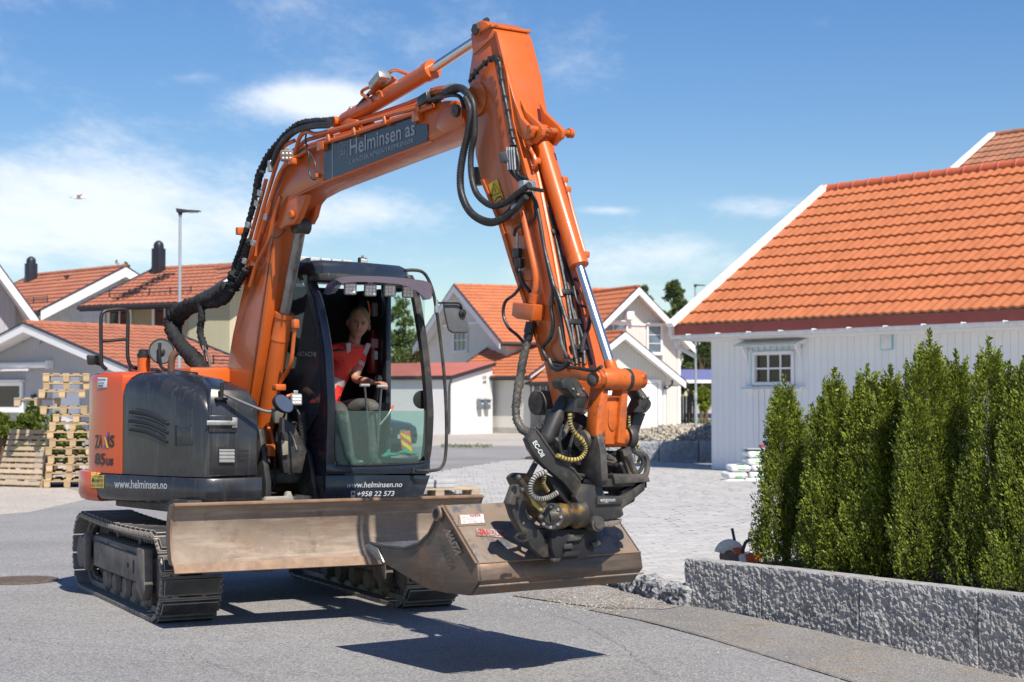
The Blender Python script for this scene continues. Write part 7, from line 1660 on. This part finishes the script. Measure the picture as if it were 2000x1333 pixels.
hs([(1040, 380), (1052, 420), (1062, 480), (1078, 545), (1090, 590), (1098, 640), (1106, 700)], .012); hs([(1044, 400), (1045, 425), (1030, 437), (1008, 446), (1004, 462)], .008)
hs([(1082, 560), (1090, 575), (1110, 640), (1124, 700)], .012, XN - .03); hs([(1085, 440), (1096, 500), (1112, 560), (1128, 640), (1140, 705)], .013, .0); hs([(1090, 430), (1104, 500), (1122, 570), (1136, 640), (1150, 700)], .013, .03); hs([(1098, 440), (1112, 500), (1128, 540), (1138, 600), (1146, 660)], .012, .06)
hs([(1125, 550), (1135, 580), (1152, 600), (1158, 625), (1150, 655), (1142, 680)], .011, .07); hs([(1130, 540), (1126, 560), (1136, 590), (1150, 596)], .010, .09)
MB().box(U(1114, 625, x=-.02), (.15, .05, .05)).build('hose_clamp', m_lblk, AR, bevel=.008)
for u, v in ((1010, 495), (1014, 515)): MB().box(U(u, v, x=XN - .03), (.04, .06, .06)).build('coupling', m_lblk, AR, bevel=.008)
hs([(1011, 455), (1010, 480), (1013, 505), (1015, 530)], .009, mat=m_zinc)
for u, v in ((1012, 448), (1033, 538)): MB().box(U(u, v, x=XN - .008), (.03, .1, .07)).build('pipe_lug', m_oru, AR, bevel=.006)
hs([(1075, 712), (1100, 716), (1130, 720), (1160, 724), (1175, 716)], .011, XN - .06); hs([(1072, 702), (1078, 716), (1090, 722), (1105, 715), (1112, 705)], .014, XN - .07)
# hoses on the front face of the arm, under and beside the bucket cylinder
fn_ = Vector((0, -.933, .36)).normalized(); fp0 = Vector((0, -3.856, 3.283))
def FF(u, v, off=.02):
    C, d = EF.ray(u, v); t = (fp0 + fn_ * off - C).dot(fn_) / d.dot(fn_); return C + d * t
def fh(pts, r_=.012, mat=m_rubber, name='hose', off=.018): return MB().tube([FF(u, v, off) for u, v in pts], r_, 8, sub=5).build(name, mat, AR)
fh([(1068, 395), (1080, 440), (1092, 500), (1104, 560), (1112, 610), (1120, 660), (1126, 712)]); fh([(1078, 420), (1092, 480), (1106, 540), (1116, 600), (1128, 650), (1134, 708)], .011); fh([(1086, 470), (1098, 520), (1112, 570), (1124, 620), (1138, 662), (1142, 712)], .012)
fh([(1100, 500), (1116, 545), (1128, 590), (1138, 640), (1150, 690), (1156, 712)], .010); fh([(1092, 640), (1098, 675), (1110, 700), (1120, 712)], .010, m_spiral)
fh([(1122, 545), (1134, 552), (1145, 580), (1153, 610), (1150, 640), (1141, 660), (1136, 690)], .011, off=.05); fh([(1120, 560), (1128, 590), (1145, 600), (1155, 592), (1150, 575), (1136, 560)], .008, off=.07)
for u, v in ((1092, 455), (1112, 572), (1122, 630), (1130, 680)): MB().box(FF(u, v, .02), (.12, .03, .035), Matrix.Rotation(-.4, 3, 'X')).build('hose_clamp', m_lblk, AR, bevel=.005)
fh([(1040, 300), (1052, 350), (1068, 430), (1082, 500), (1096, 580)], .016, m_or, 'pipe', .01)
for u, v in ((1088, 590), (1100, 655), (1116, 700)): MB().lathe(FF(u, v, -.002), fn_, [(0, .035), (.002, .03)], 9).build('grease_stain', m_int, AR)
# big corrugated hose loops between boom and arm
def corr(pts, r_, x, n=10):
    P = spline([U(u, v, x=x) for u, v in pts], 10); L__ = sum((b - a).length for a, b in zip(P[:-1], P[1:])); k = int(L__ / .0085)
    cum = [0]
    for a, b in zip(P[:-1], P[1:]): cum.append(cum[-1] + (b - a).length)
    Q = []
    for i in range(k + 1):
        s = L__ * i / k; j = min(len(P) - 2, max(0, np.searchsorted(cum, s) - 1)); Q.append(P[j].lerp(P[j + 1], (s - cum[j]) / max(1e-6, cum[j + 1] - cum[j])))
    return MB().tube(Q, lambda t: r_ * (1 if int(round(t * k)) % 2 else .82), n).build('corrugated_hose', m_rubber, EX, angle=70)
corr([(868, 182), (890, 172), (906, 176), (917, 192), (921, 220), (915, 260), (905, 300), (899, 345), (903, 385), (922, 418), (955, 435), (985, 425), (1010, 400), (1030, 378)], .026, XN - .05)
corr([(880, 176), (898, 172), (912, 182), (925, 205), (927, 260), (920, 300), (921, 345), (932, 380), (960, 402), (990, 395), (1015, 375), (1034, 362)], .021, XN - .09)
corr([(908, 190), (918, 215), (912, 260), (902, 310), (898, 350), (904, 385), (920, 415), (960, 432), (1000, 415), (1028, 385)], .018, XN - .12)
hs([(838, 196), (862, 190), (885, 186), (900, 192), (906, 215)], .013, XN - .05, par=BM); hs([(848, 200), (852, 190), (870, 186), (895, 178)], .012, XN - .02, par=BM); MB().box(U(838, 196, x=XN), (.12, .12, .07), Matrix.Rotation(-.2, 3, 'X')).build('hose_block', m_lblk, BM, bevel=.01)
pipe([(845, 180), (862, 176), (878, 174)], .03, m_oru, XN, 'pipe_end'); pipe([(874, 175), (888, 171)], .033, m_zinc, XN, 'hose_clamp')
MB().box(U(1030, 365, x=XN - .05), (.1, .06, .07)).build('hose_clamp', m_zinc, AR, bevel=.01); MB().box(U(1010, 405, x=XN - .05), (.06, .06, .05)).build('hose_clamp', m_zinc, AR, bevel=.01); MB().tube([U(1030, 367, x=XN - .05), U(1060, 373, x=XN - .05)], .012, 8).build('pipe_stub', m_lblk, AR)
MB().box(U(933, 345, x=0), (.09, .08, .12)).build('rear_lamp', m_lblk, AR, bevel=.02)

# ---- bucket
bx0, bx1 = -.93, .27
prf = [(857, 1003), (864, 987), (931, 1101), (935, 1135), (916, 1164), (868, 1158), (834, 1150), (776, 1116), (738, 1093), (713, 1066), (723, 1061), (752, 1068), (790, 1071), (818, 1062), (838, 1043), (849, 1020)]
pB = [U(u, v, x=bx0) for u, v in prf]
# centre the right-hand profile so that the long edges meet the photographed corners
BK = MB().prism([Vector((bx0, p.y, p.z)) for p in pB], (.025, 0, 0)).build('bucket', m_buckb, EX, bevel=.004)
MB().prism([Vector((bx1 - .02, p.y, p.z)) for p in pB], (.02, 0, 0)).build('side_plate', m_buckb, BK, bevel=.004)
def shell(idx, th, name, mat):
    P = [pB[i] for i in idx]; c = Vector((0, sum(p.y for p in pB) / len(pB), sum(p.z for p in pB) / len(pB))); Q = []
    for p in P:
        d = (Vector((0, c.y, c.z + .08)) - Vector((0, p.y, p.z))).normalized(); Q.append(Vector((0, p.y, p.z)) + d * th)
    return MB().prism([Vector((bx0 + .004, p.y, p.z)) for p in P] + [Vector((bx0 + .004, q.y, q.z)) for q in Q[::-1]], (bx1 - bx0 - .008, 0, 0)).build(name, mat, BK, bevel=.002, seg=1)
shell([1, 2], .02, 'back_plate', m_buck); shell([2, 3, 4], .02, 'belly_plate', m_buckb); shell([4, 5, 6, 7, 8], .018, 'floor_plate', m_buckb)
MB().prism([Vector((bx0 - .01, pB[i].y, pB[i].z)) for i in (8, 9, 10)] + [Vector((bx0 - .01, pB[10].y - .1, pB[10].z - .02)), Vector((bx0 - .01, pB[8].y - .08, pB[8].z - .012))], (bx1 - bx0 + .02, 0, 0)).build('cutting_edge', M('bright_edge', (.22, .21, .20), .35, metal=.6, var=.2, vs=12, dirt=((.12, .09, .07), .6, 9, .5, .65)), BK, bevel=.003)
MB().tube([Vector((bx0 - .004, pB[i].y, pB[i].z)) for i in (1, 2)], .005, 6).build('weld_edge', m_edge, BK); MB().tube([Vector((bx0 + .0, pB[2].y, pB[2].z)), Vector((bx1, pB[2].y, pB[2].z))], .005, 6).build('weld_edge', m_edge, BK)
MB().tube([Vector((x_, pB[3].y - .003, pB[3].z - .03)) for x_ in (bx0, bx1)], .006, 6).build('weld_edge', m_buck, BK)
MB().tube([Vector((bx0 + .0, pB[i].y, pB[i].z)) for i in (10, 11, 12, 13, 14, 15, 0)], .010, 6).build('rim', m_steel, BK)
ey_ = MB().lathe(Vector((bx0 - .02, pB[0].y, pB[0].z)), (1, 0, 0), [(0, .03), (0, .044), (.07, .044), (.07, .03)], 26).build('pivot_tube', m_buck, BK)
MB().lathe(Vector((bx0 - .0205, pB[0].y, pB[0].z)), (-1, 0, 0), [(0, .027), (.001, .026)], 20).build('tube_bore', m_int, ey_); MB().tube([Vector((bx0 + .03, pB[0].y, pB[0].z)), Vector((bx1 - .02, pB[0].y, pB[0].z))], .035, 14).build('top_tube', m_buck, BK)
bcast = caster(EF, [x for x in ALLCH(BK) if x.name.startswith('back_plate')] + [BK])
text_on('lettering', 'NASTA', [(866, 1034), (891, 1086), (906, 1084), (882, 1036)], m_rust, BK, plane_proj(EF, x=bx0 - .008, n=(-1, 0, 0)), .05, off=.004)
pl_ = [x for x in ALLCH(BK) if x.name.startswith('back_plate')][0]
o = poly_on('sticker_frame', [(895, 1029), (949, 1026), (946, 1004), (894, 1005)], m_edge, BK, caster(EF, [pl_]), .004, 0)
bc2 = caster(EF, [pl_])
sp2 = poly_on('type_sticker', [(900, 1026), (946, 1023), (943, 1006), (897, 1008)], M('worn_white', (.52, .52, .52), .5, dirt=((.25, .2, .18), .7, 40, .5, .62)), BK, bc2, .007)
text_on('lettering', 'NASTA', [(918, 1012), (938, 1011), (937, 1006.5), (917, 1007.5)], M('sticker_red', (.45, .05, .04), .5), sp2, bc2, .01, off=.010)
o = poly_on('worn_label', [(929, 1048), (991, 1052), (988, 1036), (929, 1034)], M('label_worn', (.40, .36, .34), .5, dirt=((.20, .14, .11), .97, 26, .40, .50)), BK, bc2, .005)
text_on('lettering', 'HARDOX', [(931, 1047), (989, 1050), (986, 1036), (930, 1034)], M('label_red', (.42, .04, .035), .5, dirt=((.4, .36, .34), .9, 25, .5, .6)), o, bc2, .03, off=.008)
for pts_ in ([(1130, 930), (1170, 945), (1168, 975), (1130, 985)], [(1110, 880), (1150, 880), (1165, 945), (1136, 950), (1112, 915)], [(1176, 900), (1236, 900), (1250, 945), (1230, 965), (1180, 960)], [(1226, 960), (1246, 950), (1240, 980), (1218, 992)]): plateY('inner_plate', pts_, yt + .10, .08, m_frame, TR, .006)
for pts in ([(1150, 880), (1165, 905), (1160, 935), (1172, 950)], [(1195, 905), (1215, 915), (1222, 940)], [(1100, 905), (1118, 925), (1140, 930)]): MB().tube([U(u, v, y=yt + .01) for u, v in pts], .013, 8, sub=3).build('hose', m_rubber, TR)
for u, v in ((1182, 890), (1196, 886), (1210, 908), (1152, 905), (1128, 905), (1175, 915), (1230, 925)): MB().lathe(U(u, v, y=yt + .0), (0, -1, .2), [(0, .014), (.02, .014), (.024, .007)], 6).build('bolt', m_steel, TR)
# coupler between rotor and bucket
cpy = yt + .03
CPL = plateY('coupler', [(996, 985), (1019, 950), (1030, 1000), (1050, 1030), (1073, 1060), (1081, 1075), (1076, 1088), (1062, 1090), (1040, 1072), (1020, 1040), (1004, 1010)], cpy + .02, .06, m_frame, TR, .008)
plateY('coupler_ear', [(992, 984), (1004, 950), (1014, 946), (1018, 965), (1006, 988)], cpy, .05, m_steel, CPL, .006)
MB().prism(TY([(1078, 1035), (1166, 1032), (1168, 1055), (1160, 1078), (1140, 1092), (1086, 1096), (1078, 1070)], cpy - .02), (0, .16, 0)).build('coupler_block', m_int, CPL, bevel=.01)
for pts, m_ in (([(1115, 1045), (1142, 1044), (1134, 1056), (1110, 1058)], m_steel), ([(1104, 1064), (1118, 1062), (1120, 1072), (1102, 1073)], m_steel), ([(1106, 1078), (1134, 1076), (1130, 1086), (1100, 1088)], m_lblk), ([(1156, 1060), (1172, 1057), (1175, 1064), (1160, 1070)], m_steel), ([(1080, 1092), (1096, 1091), (1092, 1098), (1080, 1098)], m_steel)): plateY('latch', pts, cpy - .04, .03, m_, CPL, .004)
MB().tube([U(u, v, y=cpy - .02) for u, v in ((1036, 1052), (1020, 1058), (1007, 1052), (1012, 1044), (1028, 1044))], .009, 8, sub=5).build('lifting_loop', m_lblk, CPL)
MB().lathe(U(1022, 1022, y=cpy + .018), (0, -1, 0), [(0, .009), (.004, .008)], 8).build('rivet', m_zinc, CPL)
# ------------------------------------------------------------------ the driver
PR = bpy.data.objects.new('person', None)
def skin(name, pts, edges, mat, root=0, sub=2):
    me = bpy.data.meshes.new(name); me.from_pydata([p[:3] for p in pts], edges, []); o = bpy.data.objects.new(name, me); COL.objects.link(o)
    mo = o.modifiers.new('s', 'SKIN'); mo.use_smooth_shade = True; s2 = o.modifiers.new('u', 'SUBSURF'); s2.levels = sub; s2.render_levels = sub
    for i, p in enumerate(pts):
        sv = me.skin_vertices[0].data[i]; sv.radius = (p[3], p[4] if len(p) > 4 else p[3]); sv.use_root = (i == root)
    dg = bpy.context.evaluated_depsgraph_get(); m2 = bpy.data.meshes.new_from_object(o.evaluated_get(dg)); bpy.data.objects.remove(o); m2.name = name
    m2.materials.clear(); m2.materials.append(mat); m2.polygons.foreach_set('use_smooth', [True] * len(m2.polygons)); return m2
m_skin = M('skin', (.42, .205, .135), .5, var=.06, vs=12); m_hair = M('hair_blond', (.25, .17, .075), .7, var=.2, vs=60, bump=.004, bs=120)
m_trous = M('work_trousers', (.06, .057, .052), .9, var=.25, vs=9, bump=.008, bs=25, dirt=[((.24, .23, .21), .5, 6, .55, .7), ((.06, .06, .06), .6, 5, .58, .68)])
m_vest = M('red_shirt', (.95, .05, .03), .7, var=.18, vs=9, bump=.03, bs=9); m_refl = M('reflective_band', (.42, .36, .36), .4); m_boot = M('work_boots', (.05, .05, .05), .7)
# joints in the excavator frame
pel = Vector((.56, -.02, 1.47)); che = U(664, 712, y=-.05); nk = U(690, 671, y=-.13); hd = U(700, 634, y=-.19)
shR, shL = U(618, 693, y=-.04), U(707, 684, y=-.12)
elR, haR = Vector((.36, -.10, 1.66)), Vector((.33, -.35, 1.60)); elL = U(692, 741, y=-.20); haL = U(733, 748, y=-.50)
kR, kL = Vector((.46, -.53, 1.50)), Vector((.76, -.55, 1.53)); fR, fL = Vector((.50, -.62, 1.10)), Vector((.70, -.64, 1.10))
pts = [(*pel, .13, .11), (*(pel.lerp(che, .5)), .135, .10), (*che, .18, .125), (*(che.lerp(nk, .55)), .15, .10), (*(nk + Vector((0, 0, -.01))), .056, .056), (*(nk.lerp(hd, .75)), .052, .052),
       (*shL, .07), (*shL.lerp(elL, .5), .056), (*elL, .037), (*elL.lerp(haL, .5), .034), (*haL.lerp(elL, .12), .023),
       (*shR, .07), (*elR, .045), (*elR.lerp(haR, .5), .034), (*haR, .023),
       (*(pel + Vector((-.09, -.08, -.02))), .10), (*kR.lerp(pel, .35), .085), (*kR, .066), (*kR.lerp(fR, .45), .058), (*fR, .042), (*(fR + Vector((0, -.11, -.04))), .035),
       (*(pel + Vector((.09, -.08, -.02))), .10), (*kL.lerp(pel, .35), .085), (*kL, .066), (*kL.lerp(fL, .45), .058), (*fL, .042), (*(fL + Vector((0, -.11, -.04))), .035)]
ed = [(0, 1), (1, 2), (2, 3), (3, 4), (4, 5), (3, 6), (6, 7), (7, 8), (8, 9), (9, 10), (3, 11), (11, 12), (12, 13), (13, 14), (0, 15), (15, 16), (16, 17), (17, 18), (18, 19), (19, 20), (0, 21), (21, 22), (22, 23), (23, 24), (24, 25), (25, 26)]
bme_ = skin('body', pts, ed, m_skin, 0, 2)
# clothing by region of the one continuous body surface
for mt in (m_trous, m_vest, m_refl, m_boot): bme_.materials.append(mt)
def dist_seg(p, a, b):
    ab = b - a; t = max(0, min(1, (p - a).dot(ab) / ab.dot(ab))); return (p - (a + ab * t)).length, t
bones = [(pel, che, 'v'), (che, nk, 'v'), (nk, hd, 's'), (nk.lerp(che, .2), shL, 'v'), (nk.lerp(che, .2), shR, 'v'), (shL, elL, 'aL'), (elL, haL, 's'), (shR, elR, 'aR'), (elR, haR, 's'),
         (pel, kR, 't'), (kR, fR, 't'), (pel, kL, 't'), (kL, fL, 't')]
bw_ = {'v': .13, 's': .036, 'aL': .05, 'aR': .05, 't': .075}
for pf in bme_.polygons:
    p = pf.center; best = None
    for a_, b_, kd2 in bones:
        d_, t_ = dist_seg(p, a_, b_); q_ = d_ / bw_[kd2] + (.25 if kd2 == 't' and p.z > 1.56 and t_ < .2 else 0)
        if best is None or q_ < best[0]: best = (q_, kd2, t_)
    k_, t_ = best[1], best[2]; torso = (p - pel).dot((nk - pel).normalized()); mi = 0
    if k_ == 't': mi = 4 if p.z < 1.14 else 1
    elif k_ == 'v': mi = 3 if (.17 < torso < .225 or .27 < torso < .30) else 2; mi = 1 if torso < .02 else mi; mi = 0 if (p - nk).dot((hd - nk).normalized()) > .0 and (p - nk).length < .2 else mi
    elif k_ in ('aL', 'aR'): mi = 2 if t_ < .66 else 0; mi = 3 if .36 < t_ < .56 else mi
    pf.material_index = mi
PR = obj('person', bme_, None); PR.location = EX.location; PR.rotation_euler = EX.rotation_euler
tag(PR, 'young fair-haired man in a red high-visibility shirt and grey work trousers sitting at the controls', 'person')
# braces / harness, collar
MB().tube([che + Vector((-.16, -.085, .10)), che + Vector((-.08, -.125, .115)), che + Vector((.02, -.115, .10)), che + Vector((.11, -.125, .115)), che + Vector((.14, -.12, .06)), che + Vector((.10, -.125, -.04))], .010, 6, sub=3).build('strap', m_lblk, PR)
for s_ in (-1, 1): 
    c_ = nk + Vector((s_ * .085, -.062, -.055)); MB().box(c_, (.045, .02, .12), Matrix.Rotation(s_ * .25, 3, 'Y') @ Matrix.Rotation(.35, 3, 'X')).build('shoulder_band', m_refl, PR, bevel=.006)
# head
def head_mesh(c, yaw, roll, s):
    n, m_ = 44, 34; V = []; tilt = Matrix.Rotation(yaw, 3, 'Z') @ Matrix.Rotation(roll, 3, 'Y')
    for j in range(1, m_):
        th = math.pi * j / m_
        for i in range(n):
            ph = 2 * math.pi * i / n; x, y, z = math.sin(th) * math.sin(ph), -math.sin(th) * math.cos(ph), math.cos(th)
            w = .73 * (1 - .22 * max(0, -z - .1)); d = .88; p = Vector((x * w, y * d, z * 1.1))
            if z < 0: p.x *= 1 - .28 * (-z) ** 1.3; p.y *= 1 - .10 * (-z); p.y += -.05 * (-z)
            if y < 0:                                              # face relief
                f = -y
                def bump(cx, cz, sx, sz, a): return a * math.exp(-((x - cx) / sx) ** 2 - ((z - cz) / sz) ** 2)
                r_ = bump(0, -.16, .10, .12, .20) + bump(0, -.02, .06, .16, .09) - bump(-.30, .06, .14, .09, .10) - bump(.30, .06, .14, .09, .10) + bump(-.28, .19, .2, .05, .035) + bump(.28, .19, .2, .05, .035)
                r_ += bump(0, -.47, .20, .045, .05) - bump(0, -.515, .24, .018, .045) + bump(0, -.57, .16, .04, .045) + bump(0, -.80, .18, .10, .08) + bump(-.4, -.22, .16, .16, .05) + bump(.4, -.22, .16, .16, .05)
                p.y -= r_ * f
            V.append(c + tilt @ (p * s))
    rings = [V[k * n:(k + 1) * n] for k in range(m_ - 1)]; return MB().loft(rings), tilt
hm_, tilt = head_mesh(hd, R(-27), R(11), .120); head = hm_.build('head', m_skin, PR, angle=80)
def hp3(x, y, z): return hd + tilt @ (Vector((x, y, z)) * .120)
for s_ in (-1, 1):
    MB().sphere(hp3(s_ * .76, .04, -.04), .026, sc=(.35, .75, 1.15)).build('ear', m_skin, head)
    MB().sphere(hp3(s_ * .28, -.80, .055), .0125, sc=(1.1, .6, .55)).build('eye', M('eye', (.10, .09, .09), .2), head)
    MB().tube([hp3(s_ * .12, -.93, .17), hp3(s_ * .28, -.93, .215), hp3(s_ * .45, -.82, .18)], .0035, 5).build('eyebrow', M('brow', (.18, .11, .05), .8), head)
MB().tube([hp3(-.27, -.88, -.46), hp3(-.13, -.96, -.51), hp3(0, -.99, -.525), hp3(.13, -.96, -.51), hp3(.27, -.88, -.46)], .0038, 5).build('mouth', M('lips', (.32, .12, .10), .5), head)
# hair: close cap
hv = []; n = 36
rings = []
for j in range(0, 15):
    th = R(2 + j * 6.6); ring = []
    for i in range(n):
        ph = 2 * math.pi * i / n; front = max(0, math.cos(ph)); lim = th
        mx = R(100) - R(56) * front ** 1.5 - R(14) * abs(math.sin(ph)) ** 8
        t_ = min(th, mx); x, y, z = math.sin(t_) * math.sin(ph), -math.sin(t_) * math.cos(ph), math.cos(t_)
        r_ = 1.06 if th < mx else .97; r_ += .06 * noise.noise(Vector((x * 9, y * 9, z * 9)))
        if z > .5: r_ += .03
        p = Vector((x * .74, y * .90, z * 1.12)) * r_; ring.append(hd + tilt @ (p * .120))
    rings.append(ring)
MB().loft(rings).build('hair', m_hair, PR, angle=80)
# hands
def hand(wr, dirv, up, name):
    dirv = Vector(dirv).normalized(); up = Vector(up).normalized(); sd = dirv.cross(up).normalized(); P = [(*(wr - dirv * .03), .022), (*(wr + dirv * .03), .026, .017), (*(wr + dirv * .065), .03, .016)]; E_ = [(0, 1), (1, 2)]
    for k, (o_, l) in enumerate(((-.028, .055), (-.010, .066), (.010, .062), (.026, .050))):
        b_ = len(P); q = wr + dirv * .075 + sd * o_
        P += [(*q, .0095), (*(q + dirv * l * .4 - up * l * .1), .0085), (*(q + dirv * l * .6 - up * l * .5), .008), (*(q + dirv * l * .45 - up * l * .85), .0075)]; E_ += [(2, b_), (b_, b_ + 1), (b_ + 1, b_ + 2), (b_ + 2, b_ + 3)]
    b_ = len(P); P += [(*(wr + dirv * .03 - sd * .03 - up * .005), .011), (*(wr + dirv * .06 - sd * .045 - up * .02), .0095), (*(wr + dirv * .08 - sd * .035 - up * .03), .008)]; E_ += [(1, b_), (b_, b_ + 1), (b_ + 1, b_ + 2)]
    return obj(name, skin(name, P, E_, m_skin, 1, 1), PR)
hand(haL, (.25, -1, -.05), (0, 0, 1), 'hand'); hand(haR, (-.1, -1, -.1), (0, 0, 1), 'hand')
# work gloves lying on the cab floor by the screen
m_glv = M('glove_green', (.01, .30, .20), .7, var=.2, vs=20, bump=.004, bs=60, dirt=((.35, .5, .42), .5, 14, .5, .65))
for lab, (u, v), a in (('left green work glove lying on the cab floor behind the glass', (745, 892), 20), ('right green work glove lying on the cab floor nearer the door', (778, 884), -15)):
    q = U(u, v, y=-.72); P = [(*(q), .03, .014)]; E_ = []
    d = Vector((math.cos(R(a)), 0, math.sin(R(a)) * .4)); P.append((*(q + d * .05), .034, .014)); E_.append((0, 1)); s_ = Vector((0, 1, 0))
    for k in range(4): b_ = len(P); P += [(*(q + d * .09 + s_ * (.03 * k - .045)), .011), (*(q + d * (.15 + .01 * (k % 2)) + s_ * (.034 * k - .05) + Vector((0, 0, -.005 * k))), .010)]; E_ += [(1, b_), (b_, b_ + 1)]
    b_ = len(P); P.append((*(q + d * .07 + Vector((0, -.02, .05))), .011)); E_.append((1, b_))
    o = obj('glove', skin('glove', P, E_, m_glv, 0, 1)); o.location = EX.location; o.rotation_euler = EX.rotation_euler; tag(o, lab, 'glove', 'gloves in the cab')
